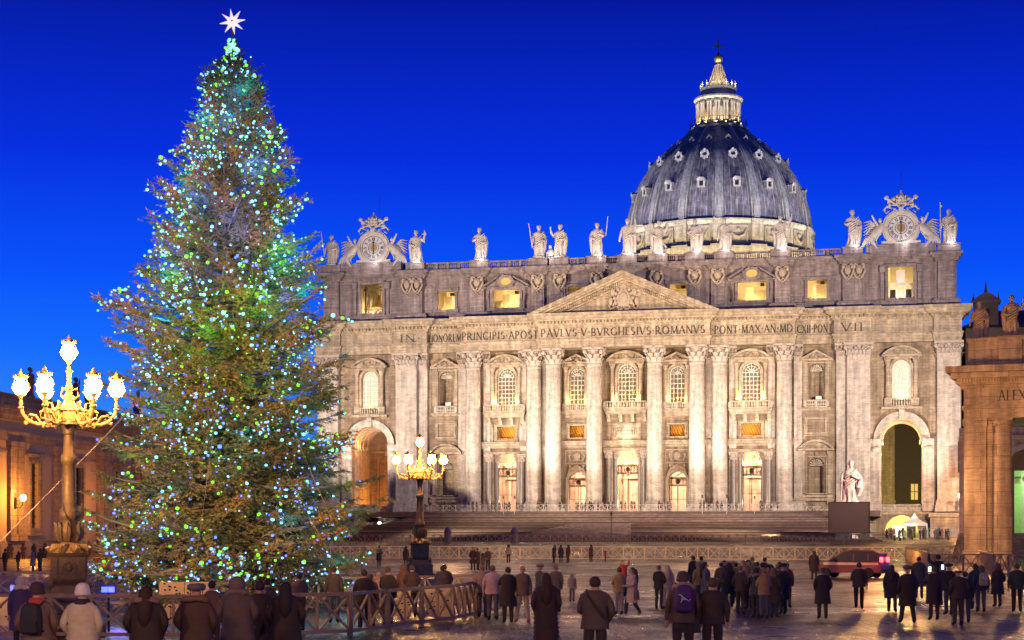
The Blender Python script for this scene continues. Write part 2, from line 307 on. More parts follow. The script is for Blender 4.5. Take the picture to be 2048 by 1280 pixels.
M['globe_s'] = emit("small_lamp_glass", (1.0,0.50,0.15), 60.0, True)
M['pedestal'] = stone("lamp_pedestal_stone", (0.22,0.17,0.12), (0.18,0.135,0.10), row=0.6, width=1.4, streak=0.4)
M['wing'] = stone("wing_travertine", (0.33,0.26,0.20), (0.27,0.21,0.16), row=0.6, width=1.8)
M['plaster'] = mat("wing_plaster", (0.36,0.28,0.20), 0.85, var=0.2, nscale=0.5)
M['tile'] = mat("dark_roof_tiles", (0.06,0.045,0.04), 0.8, var=0.3)
M['bark'] = mat("bark", (0.11,0.085,0.065), 0.85, var=0.4, nscale=8, bump=0.5)
M['limb'] = mat("pale_bough_bark", (0.13,0.11,0.095), 0.8, var=0.4, nscale=6)
def leafmat():
    m, nt, b = newmat("spruce_needles"); N = nt.nodes.new; L = nt.links.new
    tc = N("ShaderNodeTexCoord"); n1 = N("ShaderNodeTexNoise"); n1.inputs['Scale'].default_value = 0.9; n1.inputs['Detail'].default_value = 5; L(tc.outputs['Object'], n1.inputs['Vector'])
    cr = N("ShaderNodeValToRGB"); L(n1.outputs[0], cr.inputs[0]); e = cr.color_ramp.elements
    e[0].position = 0.32; e[0].color = (0.045,0.058,0.022,1); e[1].position = 0.68; e[1].color = (0.25,0.165,0.07,1)  # brown end puts warm lamplight on the boughs into the needle colour
    k = e.new(0.5); k.color = (0.10,0.105,0.038,1)
    L(cr.outputs[0], b.inputs['Base Color']); b.inputs['Roughness'].default_value = 0.6
    return m
M['needles'] = leafmat()
M['bulb_w'] = emit("white_blue_bulb", (0.24,0.68,1.0), 2.2, False)
M['bulb_b'] = emit("blue_bulb", (0.09,0.18,1.0), 3.2, False)
M['bulb_g'] = emit("lime_bulb", (0.26,1.0,0.04), 1.3, False)
M['bauble'] = mat("silver_glass_bauble", (0.75,0.78,0.80), 0.08, 0.9, var=0.02)
M['star'] = emit("lit_star_panel", (1.0,0.86,0.80), 0.75, False, (0.8,0.7,0.7))
M['rope'] = mat("steel_cable", (0.20,0.15,0.12), 0.5, 0.3)
M['canvas'] = mat("white_tent_canvas", (0.72,0.66,0.62), 0.8)
M['screen'] = mat("blank_screen", (0.034,0.014,0.012), 0.55, var=0.05)
M['paul'] = mat("statue_pink_marble", (0.52,0.36,0.33), 0.6, var=0.4, nscale=1.5, bump=0.4, bscale=5)
# ================================================================ ground
def ground_z(x, y):                    # facade frame
    if y < -122: return 0.0
    if y < -62: return 1.55 * (y + 122) / 60.0
    if y < -20: return 1.55 + 0.55 * (y + 62) / 42.0
    return 2.1
g = MB(); ys = [-2500, -600, -320, -260, -122, -110, -95, -80, -62, -40, -20, 10, 300, 3000]; xs = [-3000, -300, -80, -30, 0, 30, 80, 300, 3000]
for y in ys:
    for x in xs: g.v.append(tuple(F(x, y, ground_z(x, y))))
for j in range(len(ys)-1):
    for i in range(len(xs)-1):
        k = j*len(xs)+i; g.f.append((k, k+1, k+1+len(xs), k+len(xs))); g.m.append(0)
part("ground", g, M['cob'], kind="structure")
for (ya, wd) in ((-172.5, 0.9), (-206, 0.5), (-232, 0.45)):       # pale stone lines let into the paving
    s = MB(); n = 70
    for i in range(n):
        x0 = -70 + 2.0*i; s.add([tuple(F(x0, ya-wd/2, 0.004)), tuple(F(x0+1.96, ya-wd/2, 0.004)), tuple(F(x0+1.96, ya+wd/2, 0.004)), tuple(F(x0, ya+wd/2, 0.004))], [(0,1,2,3)])
    part("paving_strip", s, M['strip'], kind="structure")
# ================================================================ stairs
FL = 6.5
st = MB()
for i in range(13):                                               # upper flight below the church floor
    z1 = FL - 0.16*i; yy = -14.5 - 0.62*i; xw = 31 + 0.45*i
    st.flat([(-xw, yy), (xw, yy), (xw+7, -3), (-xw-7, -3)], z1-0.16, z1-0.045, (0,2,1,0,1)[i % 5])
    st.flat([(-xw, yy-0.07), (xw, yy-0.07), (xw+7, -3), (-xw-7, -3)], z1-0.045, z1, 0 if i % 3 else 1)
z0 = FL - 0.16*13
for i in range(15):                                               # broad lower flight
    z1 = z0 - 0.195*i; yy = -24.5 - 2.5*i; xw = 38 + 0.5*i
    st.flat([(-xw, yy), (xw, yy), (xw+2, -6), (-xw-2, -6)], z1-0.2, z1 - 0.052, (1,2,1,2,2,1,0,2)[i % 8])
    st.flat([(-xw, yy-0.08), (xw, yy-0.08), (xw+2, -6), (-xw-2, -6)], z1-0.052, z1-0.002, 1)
basil = link("basilica", None, None, P0, -TH)
basil['label'] = "huge floodlit travertine church with columned front and great ribbed dome"; basil['category'] = "church"
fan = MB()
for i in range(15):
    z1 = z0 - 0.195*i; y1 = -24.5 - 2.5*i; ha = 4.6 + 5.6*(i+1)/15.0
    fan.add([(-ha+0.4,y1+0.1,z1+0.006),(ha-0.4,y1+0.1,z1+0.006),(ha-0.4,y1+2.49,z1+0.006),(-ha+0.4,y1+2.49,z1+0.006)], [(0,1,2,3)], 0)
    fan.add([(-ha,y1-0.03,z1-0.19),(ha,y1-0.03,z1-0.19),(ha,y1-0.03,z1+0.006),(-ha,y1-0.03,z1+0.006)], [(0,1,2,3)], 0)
part("stairs", st, [M['stepl'], M['step'], mat('shaded_riser',(0.035,0.022,0.02),.8,var=.5)], kind="structure", loc=P0, rz=-TH)  # dark risers and pale lips put nosing shadow lines into the colour
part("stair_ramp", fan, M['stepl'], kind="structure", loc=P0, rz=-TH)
# ================================================================ wall bays
WY = 4.0; WT = 1.6
def bay(x0, x1, cx, z0, z1, ops, name="wall", y=WY, m='trav', parent=basil, th=WT):
    """wall between x0,x1 with stacked openings (zb, zt, width, arched)"""
    b = MB(); zc = z0
    for zb, zt, wd, arched in sorted(ops):
        if zb > zc: b.box(x0, x1, y, y+th, zc, zb)
        b.box(x0, cx-wd/2, y, y+th, zb, zt); b.box(cx+wd/2, x1, y, y+th, zb, zt)
        if arched:
            r = wd/2; c0 = zt - r
            for s in (-1, 1):
                a = arc(cx, c0, r, 90, 0 if s > 0 else 180, 10)
                pts = a + [(cx+s*r, zt+0.0)]
                if s > 0: pts = pts[::-1]
                b.prism(pts, y, y+th)
        zc = zt
    if z1 > zc: b.box(x0, x1, y, y+th, zc, z1)
    return part(name, b, M[m], parent)
EB = 35.5                                                          # underside of the architrave
CW = 5.35
bays = [(-52.9,-42.2,-47.5,0,[(0.0,5.9,5.6,True),(6.6,22.4,6.9,True),(26.0,32.6,3.2,True)]),
        (-36.4,-29.4,-33.1,0,[(9.8,15.9,2.8,True),(26.0,32.2,2.5,True)]),
        (-26.4,-17.6,-21.9,0,[(FL,17.0,4.6,False),(19.7,22.0,3.4,False),(25.8,32.6,3.3,True)]),
        (-12.4,-5.4,-8.95,0,[(FL,13.7,3.2,True),(19.9,22.0,2.7,False),(25.9,32.3,2.7,True)]),
        (-5.4,5.4,0,0,[(FL,17.5,5.0,False),(26.0,32.9,3.3,True)])]
bays += [(-b[1],-b[0],-b[2],0,b[4]) for b in bays[:4]]
for x0,x1,cx,_,ops in bays:
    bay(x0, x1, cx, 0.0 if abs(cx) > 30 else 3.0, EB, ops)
for s in (-1, 1):                                                  # plain wall behind columns and pilasters
    for a, b_ in ((12.4,17.6),(26.4,29.4),(36.4,42.2),(52.9,57.4)):
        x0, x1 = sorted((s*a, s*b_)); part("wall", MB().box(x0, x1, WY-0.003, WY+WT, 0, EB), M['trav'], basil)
sd = MB()
for s in (-1,1):
    x0, x1 = sorted((s*57.4, s*56.0)); sd.box(x0, x1, WY+WT, 60, 0, EB)
part("side_wall", sd, M['trav'], basil)
# string course between the storeys
sc = MB()
for x0,x1 in ((-29.4,-17.6),(-16,-13.6),(-12.4,-6.2),(-5.1,5.1),(6.2,12.4),(13.6,16),(17.6,29.4)):
    sc.box(x0,x1,WY-0.35,WY,18.1,18.5); sc.box(x0,x1,WY-0.6,WY,18.5,19.0); sc.box(x0,x1,WY-0.75,WY,19.0,19.25)
    sc.box(x0,x1,WY-0.25,WY,24.3,24.7)
part("string_course", sc, M['mould'], basil)
# podium blocks below the pilasters
PDS = []
for s in (-1, 1):
    for a, b_, yf in ((36.0,43.2,2.2),(52.2,58.2,2.2)):
        pd = MB(); PDS.append(pd); x0,x1 = sorted((s*a, s*b_)); pd.box(x0,x1,yf,WY+0.5,0.5,5.6); pd.box(x0-0.25,x1+0.25,yf-0.25,WY+0.4,5.6,6.3); pd.box(x0-0.2,x1+0.2,yf-0.2,WY+0.4,0.4,1.7)
    pd = MB(); PDS.append(pd); x0,x1 = sorted((s*28.5, s*36.0)); pd.box(x0,x1,WY-0.6,WY+0.4,0.5,6.5); pd.box(x0,x1,WY-0.8,WY+0.4,8.4,8.9)
for pd in PDS: part("podium", pd, M['mould'], basil)
part("portico_floor", MB().box(-44,44,-14.4,22,FL-0.9,FL-0.004), M['step'], basil)
# ---------------------------------------------------------------- capitals, bases, shafts
def capital_mesh(flat=False):
    b = MB(); H = 3.0
    if flat:
        b.frus(0, 0.0, 0, H*0.86, 2.0, 0.55, 2.25, 0.75)
    else:
        b.lathe([(1.22,0),(1.3,0.08),(1.22,0.16),(1.2,1.2),(1.35,2.0),(1.62,2.55)], 18)
    def leaf(px, py, nx, ny, z, h, wd):
        tx, ty = -ny, nx; vs = []
        for k, (o, zz, ww) in enumerate(((0.02,0,1.0),(0.12,0.35,1.1),(0.22,0.7,0.95),(0.50,0.98,0.7),(0.62,0.86,0.35))):
            for q in (-1,0,1): vs.append((px+nx*(o+(0.1 if q==0 else 0))+tx*q*ww*wd/2, py+ny*(o+(0.1 if q==0 else 0))+ty*q*ww*wd/2, z+zz*h))
        fs = [(i*3+q, i*3+q+1, i*3+q+4, i*3+q+3) for i in range(4) for q in (0,1)]
        b.add(vs, fs)
    def scroll(px, py, nx, ny, z, r=0.42):
        pts = []
        for k in range(9):
            a = -math.pi/2 + k*0.62; q = r*(1-k*0.085); pts.append((px+nx*(q*math.cos(a)+0.05), py+ny*(q*math.cos(a)+0.05), z+q*math.sin(a)))
        b.tube(pts, 0.12, 5)
    if flat:
        for row,(z,h,n) in enumerate(((0.1,0.95,5),(0.75,1.05,6))):
            for i in range(n): leaf(-1.9+3.8*(i+0.5)/n, -0.55-0.1*row, 0, -1, z, h, 3.6/n)
        for s in (-1,1):
            for z,h in ((0.1,0.95),(0.8,1.0)): leaf(s*2.05, 0, s, 0, z, h, 0.9)
        for x in (-1.75,-0.65,0.65,1.75): scroll(x, -0.75, 0, -1, 2.15, 0.38)
        for s in (-1,1): b.tube([(s*0.7,-0.75,1.2),(s*1.0,-0.85,1.8),(s*1.9,-1.0,2.35)],[0.16,0.14,0.2],5); b.ell((s*2.25,-0.95,2.2),(0.38,0.3,0.42),8,6)
        b.ell((0,-1.0,2.5),(0.35,0.25,0.4),8,5)
        b.box(-2.55,2.55,-1.15,0.8,2.6,3.0)
    else:
        for row,(z,h,n,off) in enumerate(((0.15,0.95,8,0),(0.75,1.05,8,22.5))):
            for i in range(n):
                a = R(off+360*i/n); leaf(math.cos(a)*(1.2+0.05*row), math.sin(a)*(1.2+0.05*row), math.cos(a), math.sin(a), z, h, 0.95)
        for i in range(4):
            a = R(45+90*i); c, s_ = math.cos(a), math.sin(a)
            b.tube([(c*1.25,s_*1.25,1.3),(c*1.5,s_*1.5,1.9),(c*2.0,s_*2.0,2.45)],[0.16,0.16,0.2],5)
            b.ell((c*2.05,s_*2.05,2.2),(0.36,0.36,0.42),8,6)
            a = R(90*i); c, s_ = math.cos(a), math.sin(a); b.ell((c*1.6,s_*1.6,2.55),(0.34,0.34,0.4),8,5)
            for q in (-0.4,0.4):
                a2 = a+q; scroll(math.cos(a2)*1.35, math.sin(a2)*1.35, math.cos(a2), math.sin(a2), 2.1, 0.3)
        pts = []
        for i in range(4):
            a = R(45+90*i); 
            for q in (-0.1,0.1): pts.append((2.42*math.cos(a+q), 2.42*math.sin(a+q)))
            a = R(90+90*i); pts.append((1.72*math.cos(a), 1.72*math.sin(a)))
        b.flat(pts, 2.62, 3.0)
    return b.mesh("capital", M['capital'])
CAPR, CAPF = capital_mesh(), capital_mesh(True)
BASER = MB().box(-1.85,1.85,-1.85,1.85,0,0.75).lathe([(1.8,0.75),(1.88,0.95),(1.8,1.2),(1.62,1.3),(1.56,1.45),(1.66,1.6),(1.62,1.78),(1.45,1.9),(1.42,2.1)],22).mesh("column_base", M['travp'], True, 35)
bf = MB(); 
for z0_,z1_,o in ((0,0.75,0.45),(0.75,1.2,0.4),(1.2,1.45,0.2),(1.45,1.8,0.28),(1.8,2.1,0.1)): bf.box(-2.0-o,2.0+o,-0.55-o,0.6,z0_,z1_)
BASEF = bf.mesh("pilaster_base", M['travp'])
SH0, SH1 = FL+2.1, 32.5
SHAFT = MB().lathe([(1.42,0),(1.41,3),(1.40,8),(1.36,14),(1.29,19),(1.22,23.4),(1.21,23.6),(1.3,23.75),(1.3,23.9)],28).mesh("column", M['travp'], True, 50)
for x, y in ((-27.7,2.5),(-16.5,2.5),(-12.75,0.9),(-5.35,0.9),(5.35,0.9),(12.75,0.9),(16.5,2.5),(27.7,2.5)):
    c = part("column", SHAFT, None, basil, loc=(x, y, SH0))
    part("capital", CAPR, None, c, loc=(0,0,SH1-SH0)); part("column_base", BASER, None, c, loc=(0,0,-2.1))
def pilaster(cx, wd, yf, cap=True):
    c = part("pilaster", MB().box(-wd/2,wd/2,0,WY-yf,0,SH1-SH0), M['travp'], basil, loc=(cx, yf, SH0))
    part("capital", CAPF, None, c, loc=(0,0.35,SH1-SH0), scale=(wd/4.0,1,1)); part("pilaster_base", BASEF, None, c, loc=(0,0.5,-2.1), scale=(wd/4.0,1,1))
for s in (-1,1):
    pilaster(s*40.3, 3.9, 2.7); pilaster(s*37.4, 1.8, 3.45); pilaster(s*55.3, 3.8, 2.9)
    pilaster(s*30.0, 1.4, 3.5); pilaster(s*14.7, 1.2, 3.5); pilaster(s*25.4, 1.2, 3.6); pilaster(s*18.7, 1.2, 3.6)
# ---------------------------------------------------------------- entablature
SEG = [(-57.4,-52.8,2.35),(-52.8,-42.4,2.9),(-42.4,-36.2,1.9),(-36.2,-29.6,2.9),(-29.6,-15.1,1.15),(-15.1,15.1,-0.45),(15.1,29.6,1.15),(29.6,36.2,2.9),(36.2,42.4,1.9),(42.4,52.8,2.9),(52.8,57.4,2.35)]
LAY = [(35.5,36.1,0.0),(36.1,36.7,0.12),(36.7,37.05,0.32),(37.05,39.35,0.0),(39.35,39.7,0.25),(39.7,40.15,0.55),(40.15,40.35,0.95),(40.35,40.95,1.35),(40.95,41.45,1.7)]
ent = MB(); den = MB()
for k,(x0,x1,yf) in enumerate(SEG):
    e = 0.004*((k*7) % 5 + 1) + (0.012 if yf < 2.5 else 0)
    for z0_,z1_,p in LAY:
        px = p if yf < 2.5 else 0
        ent.box(x0-px-e, x1+px+e, yf-p, 9.0+k*0.01, z0_+(e if z0_ > 35.6 else 0), z1_+e)
    n = int((x1-x0)/0.62)
    for i in range(n): 
        xx = x0+(x1-x0)*(i+0.5)/n; den.box(xx-0.19,xx+0.19,yf-0.85,yf-0.5,39.75,40.12)
entab = part("entablature", ent, M['mould'], basil)
part("dentil_row", den, M['mould'], entab, kind="stuff")
part("roof_deck", MB().box(-57,57,8.5,60,41.0,41.4).box(-56.6,56.6,6.0,60,50.0,50.5), M['tile'], basil)
# ---------------------------------------------------------------- letters (thick and thin roman capitals)
GL = {'I':(0.3,[((.15,0),(.15,1),1)]),'N':(0.85,[((.1,0),(.1,1),.5),((.1,1),(.75,0),1),((.75,0),(.75,1),.5)]),
 'H':(0.85,[((.1,0),(.1,1),1),((.75,0),(.75,1),1),((.1,.52),(.75,.52),.5)]),'E':(0.6,[((.1,0),(.1,1),1),((.1,.97),(.52,.97),.5),((.1,.52),(.45,.52),.5),((.1,.03),(.55,.03),.5)]),
 'M':(1.0,[((.08,0),(.15,1),.5),((.15,1),(.5,.05),1),((.5,.05),(.85,1),.5),((.85,1),(.92,0),1)]),'A':(0.85,[((.05,0),(.42,1),.5),((.42,1),(.8,0),1),((.18,.35),(.66,.35),.5)]),
 'V':(0.8,[((.03,1),(.4,0),1),((.4,0),(.77,1),.5)]),'L':(0.58,[((.1,0),(.1,1),1),((.1,.03),(.52,.03),.5)]),'T':(0.75,[((.37,0),(.37,1),1),((.03,.97),(.72,.97),.5)]),
 'X':(0.8,[((.05,1),(.75,0),1),((.05,0),(.73,1),.5)]),'.':(0.3,[((.15,.45),(.15,.58),1.3)])}
def arcs(cx,cz,rx,rz,a0,a1,n=8):
    p = [(cx+rx*math.cos(R(a0+(a1-a0)*i/n)), cz+rz*math.sin(R(a0+(a1-a0)*i/n))) for i in range(n+1)]
    return [(p[i],p[i+1],.55+.45*abs(math.cos(R(a0+(a1-a0)*(i+.5)/n)))) for i in range(n)]
GL['O'] = (1.0, arcs(.48,.5,.42,.49,0,360,14)); GL['C'] = (.85, arcs(.48,.5,.42,.49,45,315,11)); GL['G'] = (.9, arcs(.48,.5,.42,.49,45,330,11)+[((.84,.1),(.84,.45),1)])
GL['D'] = (.9, [((.1,0),(.1,1),1)]+arcs(.3,.5,.52,.48,-90,90,8)+[((.1,.97),(.3,.97),.5),((.1,.03),(.3,.03),.5)])
GL['P'] = (.65, [((.1,0),(.1,1),1)]+arcs(.27,.73,.28,.25,-90,90,7)+[((.1,.97),(.27,.97),.5),((.1,.48),(.27,.48),.5)])
GL['R'] = (.8, GL['P'][1]+[((.3,.48),(.75,0),1)]); GL['B'] = (.68, GL['P'][1]+arcs(.3,.25,.3,.23,-90,90,7)+[((.1,.03),(.3,.03),.5)])
GL['S'] = (.6, arcs(.3,.74,.21,.23,50,250,7)+arcs(.3,.26,.23,.24,70,-140,7))
LM = {}
def letters(text, xs0, xs1, zb, h, yf, parent):
    adv = [ (0.35 if ch == ' ' else GL[ch][0]+0.17) for ch in text]; tot = sum(adv); x = xs0; sx = (xs1-xs0)/tot
    for ch, a in zip(text, adv):
        if ch != ' ':
            if (ch, h, round(sx,2)) not in LM:
                b = MB(); sw = 0.115*h; gw = sx
                for i_, (p, q, wgt) in enumerate(GL[ch][1]):
                    b.bar((p[0]*gw,-0.03-0.002*i_,p[1]*h),(q[0]*gw,-0.03-0.002*i_,q[1]*h), sw*wgt*1.1, 0.06, up=(0,1,0))
                    if ch in 'INHEMALPRTVXD' and wgt >= .5 and abs(p[0]-q[0]) < abs(p[1]-q[1]):
                        for e_ in (p, q):
                            if e_[1] in (0, 1): b.box((e_[0]-.12)*gw, (e_[0]+.12)*gw, -0.055-0.002*i_, 0.0, e_[1]*h-(0.055*h if e_[1] else 0), e_[1]*h+(0 if e_[1] else 0.055*h))
                LM[(ch, h, round(sx,2))] = b.mesh("letter", M['letter'])
            part("letter", LM[(ch, h, round(sx,2))], None, parent, loc=(x, yf-0.012, zb))
        x += a*sx
letters("IN.", -41.2, -37.0, 37.45, 1.36, 1.9, entab)
letters("HONOREM", -36.05, -29.9, 37.45, 1.36, 2.9, entab)
letters("PRINCIPIS.APOST", -29.4, -15.3, 37.45, 1.36, 1.15, entab)
letters("PAVLVS.V.BVRGHESIVS.ROMANVS", -14.6, 14.5, 37.45, 1.36, -0.45, entab)
letters(".PONT.MAX.AN.MD", 15.3, 29.4, 37.45, 1.36, 1.15, entab)
letters("CXII.PONT", 29.9, 35.95, 37.45, 1.36, 2.9, entab)
letters("VII", 37.4, 41.4, 37.45, 1.36, 1.9, entab)
# ---------------------------------------------------------------- pediment
AP = 48.6; HB = 16.6; BZ = 41.47
pm = MB(); pm.prism([(-14.6,BZ),(14.6,BZ),(0,BZ+5.9)], 0.5, 4.34)
def rake(s, off0, off1, y0, m=0, b=pm):
    sl = (AP-BZ)/HB; pts = [(s*(HB), BZ-off0 if False else BZ), (0, AP-off0), (0, AP-off1), (s*(HB-off1/sl), BZ)]
    pts[0] = (s*(HB-off0/sl), BZ)
    if s > 0: pts = pts
    else: pts = pts[::-1]
    b.prism(pts, y0, 4.35)
for s in (-1,1):
    rake(s,0,0.75,-2.1-0.003*s); rake(s,0.75,1.1,-1.55-0.003*s); rake(s,1.1,1.5,-1.0-0.003*s); rake(s,1.5,2.1,-0.35-0.003*s); rake(s,2.1,2.45,0.1-0.003*s)
ped = part("pediment", pm, M['mould'], basil)
dn = MB(); sl = (AP-BZ)/HB; L_ = 36
for s in (-1,1):
    for i in range(L_):
        x = 0.6+12.3*(i+.5)/L_; z = AP-1.5-sl*x; dn.box(s*x-0.13,s*x+0.13,-0.7,-0.2,z-0.5,z-0.06)
part("dentil_row", dn, M['mould'], ped, kind="stuff")
# coat of arms: oval shield, tiara, crossed keys, garlands
ca = MB(); ca.ell((0,0.25,44.0),(1.35,0.55,1.75),16,8); ca.ell((0,-0.1,44.0),(0.85,0.4,1.2),12,6)
for k in range(14):
    a = R(k*360/14); ca.ell((1.55*math.cos(a),0.15,44.0+1.95*math.sin(a)),(0.38,0.3,0.38),6,4)
for s in (-1,1):
    ca.tube([(s*1.9,0.0,42.6),(s*0.5,-0.1,45.3),(s*-0.2,-0.1,46.1)],0.16,6); ca.ell((s*1.9,0.1,45.1),(0.45,0.3,0.7),8,5); ca.ell((s*2.3,0.2,43.5),(0.4,0.3,0.8),8,5); ca.ell((s*0.55,0.0,42.0),(0.5,0.3,0.35),8,5)
    ca.tube([(s*1.0,0,45.8),(s*1.6,0,46.2),(s*1.5,0,45.4)],0.14,5); ca.tube([(s*1.4,0.1,42.6),(s*2.3,0.1,42.1),(s*2.6,0.1,42.9)],0.15,5)
ca.lathe([(0.5,45.9),(0.6,46.1),(0.55,46.5),(0.42,46.9),(0.2,47.15),(0.05,47.3)],12,(0,0.2,0)); ca.ell((0,0.1,46.4),(0.62,0.5,0.16),10,4); ca.ell((0,0.1,46.8),(0.5,0.45,0.12),10,4)
part("coat_of_arms", ca, M['carve'], ped, smooth=True)
# ---------------------------------------------------------------- attic storey
AY = 4.4; AZ0, AZ1 = 41.3, 50.6
def awall(x0, x1, cx, ops): return bay(x0, x1, cx, AZ0, AZ1, ops, "attic_wall", AY, 'attic', basil, 1.0)
for s in (-1,1):
    for a,b_,c,ops in ((42.9,52.4,47.35,[(43.2,48.6,4.2,False)]),(29.4,36.9,33.2,[(43.5,46.8,3.3,False)]),(18.4,26.0,22.0,[(43.5,46.8,5.0,False)]),(6.6,11.6,9.05,[(43.5,46.9,3.1,False)])):
        x0,x1 = sorted((s*a,s*b_)); awall(x0,x1,s*c,ops)
    for a,b_ in ((52.4,56.6),(36.9,42.9),(26.0,29.4),(11.6,18.4)):
        x0,x1 = sorted((s*a,s*b_)); awall(x0,x1,0.5*(x0+x1),[])
awall(-6.6,6.6,0,[])
am = MB()
for s in (-1,1):
    x0,x1 = sorted((s*56.6,s*55.6)); am.box(x0,x1,AY+1,60,AZ0,AZ1)
part("attic_side_wall", am, M['attic'], basil)
ASEG = [(-56.6,-36.6,0.0),(-41.6,-37.2,-0.75),(-29.0,-25.6,-0.6),(-36.6,-14.6,-0.0),(-17.6,-14.6,-0.55),(-13.2,-10.9,-0.5),(-6.4,-4.2,-0.5),(-14.6,14.6,0.0),(4.2,6.4,-0.5),(10.9,13.2,-0.5),(14.6,17.6,-0.55),(14.6,36.6,0.0),(25.6,29.0,-0.6),(37.2,41.6,-0.75),(36.6,56.6,0.0),(-56.6,-53.2,-0.6),(53.2,56.6,-0.6)]
co = MB()
for k,(x0,x1,o) in enumerate(ASEG):
    e = 0.004*(k+1)
    for z0_,z1_,p in ((41.35,42.5,0.55),(42.5,42.75,0.3),(49.15,49.35,0.12),(49.35,49.7,0.3),(49.7,50.15,0.65),(50.15,50.62,0.95)):
        px = p if o < 0 else 0
        co.box(x0-px-e,x1+px+e,AY+o-p-0.1,AY+1.2,z0_+(e if z0_>42 else 0),z1_+e)
part("attic_cornice", co, M['attic'], basil)
GARL = MB()
GARL.ell((0,-0.25,0.9),(0.7,0.35,0.85),10,6); GARL.ell((0,-0.45,0.95),(0.42,0.25,0.5),8,5)
for s in (-1,1):
    GARL.ell((s*0.95,-0.2,1.45),(0.4,0.3,0.4),8,5); GARL.tube([(s*1.1,-0.2,1.4),(s*1.25,-0.2,0.6),(s*0.7,-0.2,-0.3),(s*0.15,-0.2,-0.9)],[0.2,0.22,0.25,0.12],6); GARL.tube([(s*0.3,-0.3,1.7),(s*0.9,-0.35,2.0),(s*1.15,-0.3,1.6)],0.16,6)
for k in range(5): GARL.ell((0.13*(-1)**k,-0.25,-0.2-0.28*k),(0.3-0.04*k,0.22,0.2),7,4)
GARL = GARL.mesh("mask_garland", M['carve'], True)
for x,wd,o in ((-39.4,3.6,.75),(-27.3,2.6,.6),(-16.1,2.3,.55),(-12.05,1.9,.5),(-5.3,1.8,.5),(5.3,1.8,.5),(12.05,1.9,.5),(16.1,2.3,.55),(27.3,2.6,.6),(39.4,3.6,.75),(-54.9,2.8,.6),(54.9,2.8,.6)):
    p_ = part("attic_pilaster", MB().box(-wd/2,wd/2,-o,0,42.7,49.2).box(-wd/2+.35,wd/2-.35,-o-.1,-o,43.2,46.4), M['attic'], basil, loc=(x,AY,0))
    if abs(x) < 50:
        if wd > 3: 
            for q in (-.95,.95): part("mask_garland", GARL, None, p_, loc=(q,-o,47.3), scale=(.8,1,.95))
        else: part("mask_garland", GARL, None, p_, loc=(0,-o,47.3), scale=(.9,1,.95))
# attic windows and the lit rooms behind them
def wframe(b, cx, zb, zt, wd, y, t=0.45, dp=0.3, ear=0.25):
    b.box(cx-wd/2-t, cx-wd/2, y-dp, y+0.02, zb-t, zt+t); b.box(cx+wd/2, cx+wd/2+t, y-dp, y+0.02, zb-t, zt+t)
    b.box(cx-wd/2, cx+wd/2, y-dp, y+0.02, zt, zt+t); b.box(cx-wd/2, cx+wd/2, y-dp, y+0.02, zb-t, zb)
    if ear:
        for s in (-1,1):
            for zz in (zb-t-0.15, zt+t-0.75+0.15): b.box(cx+s*(wd/2+t)-0.0 if s>0 else cx-wd/2-t-ear, cx+wd/2+t+ear if s>0 else cx-wd/2-t, y-dp+0.003, y+0.02, zz, zz+0.75)
M['cream2'] = mat("ochre_plaster", (.72,.52,.22), .8, var=.1)
def room(parent, cx, zb, zt, wd, y, dpt, m):
    b = MB(); x0,x1 = cx-wd/2-0.6, cx+wd/2+0.6; z0_,z1_ = zb-0.5, zt+0.7; y0,y1 = y, y+dpt
    b.add([(x0,y0,z0_),(x1,y0,z0_),(x1,y1,z0_),(x0,y1,z0_),(x0,y0,z1_),(x1,y0,z1_),(x1,y1,z1_),(x0,y1,z1_)], [(0,1,2,3),(7,6,5,4),(2,6,7,3),(1,5,6,2),(3,7,4,0)])
    return part("window_recess", b, m, parent)
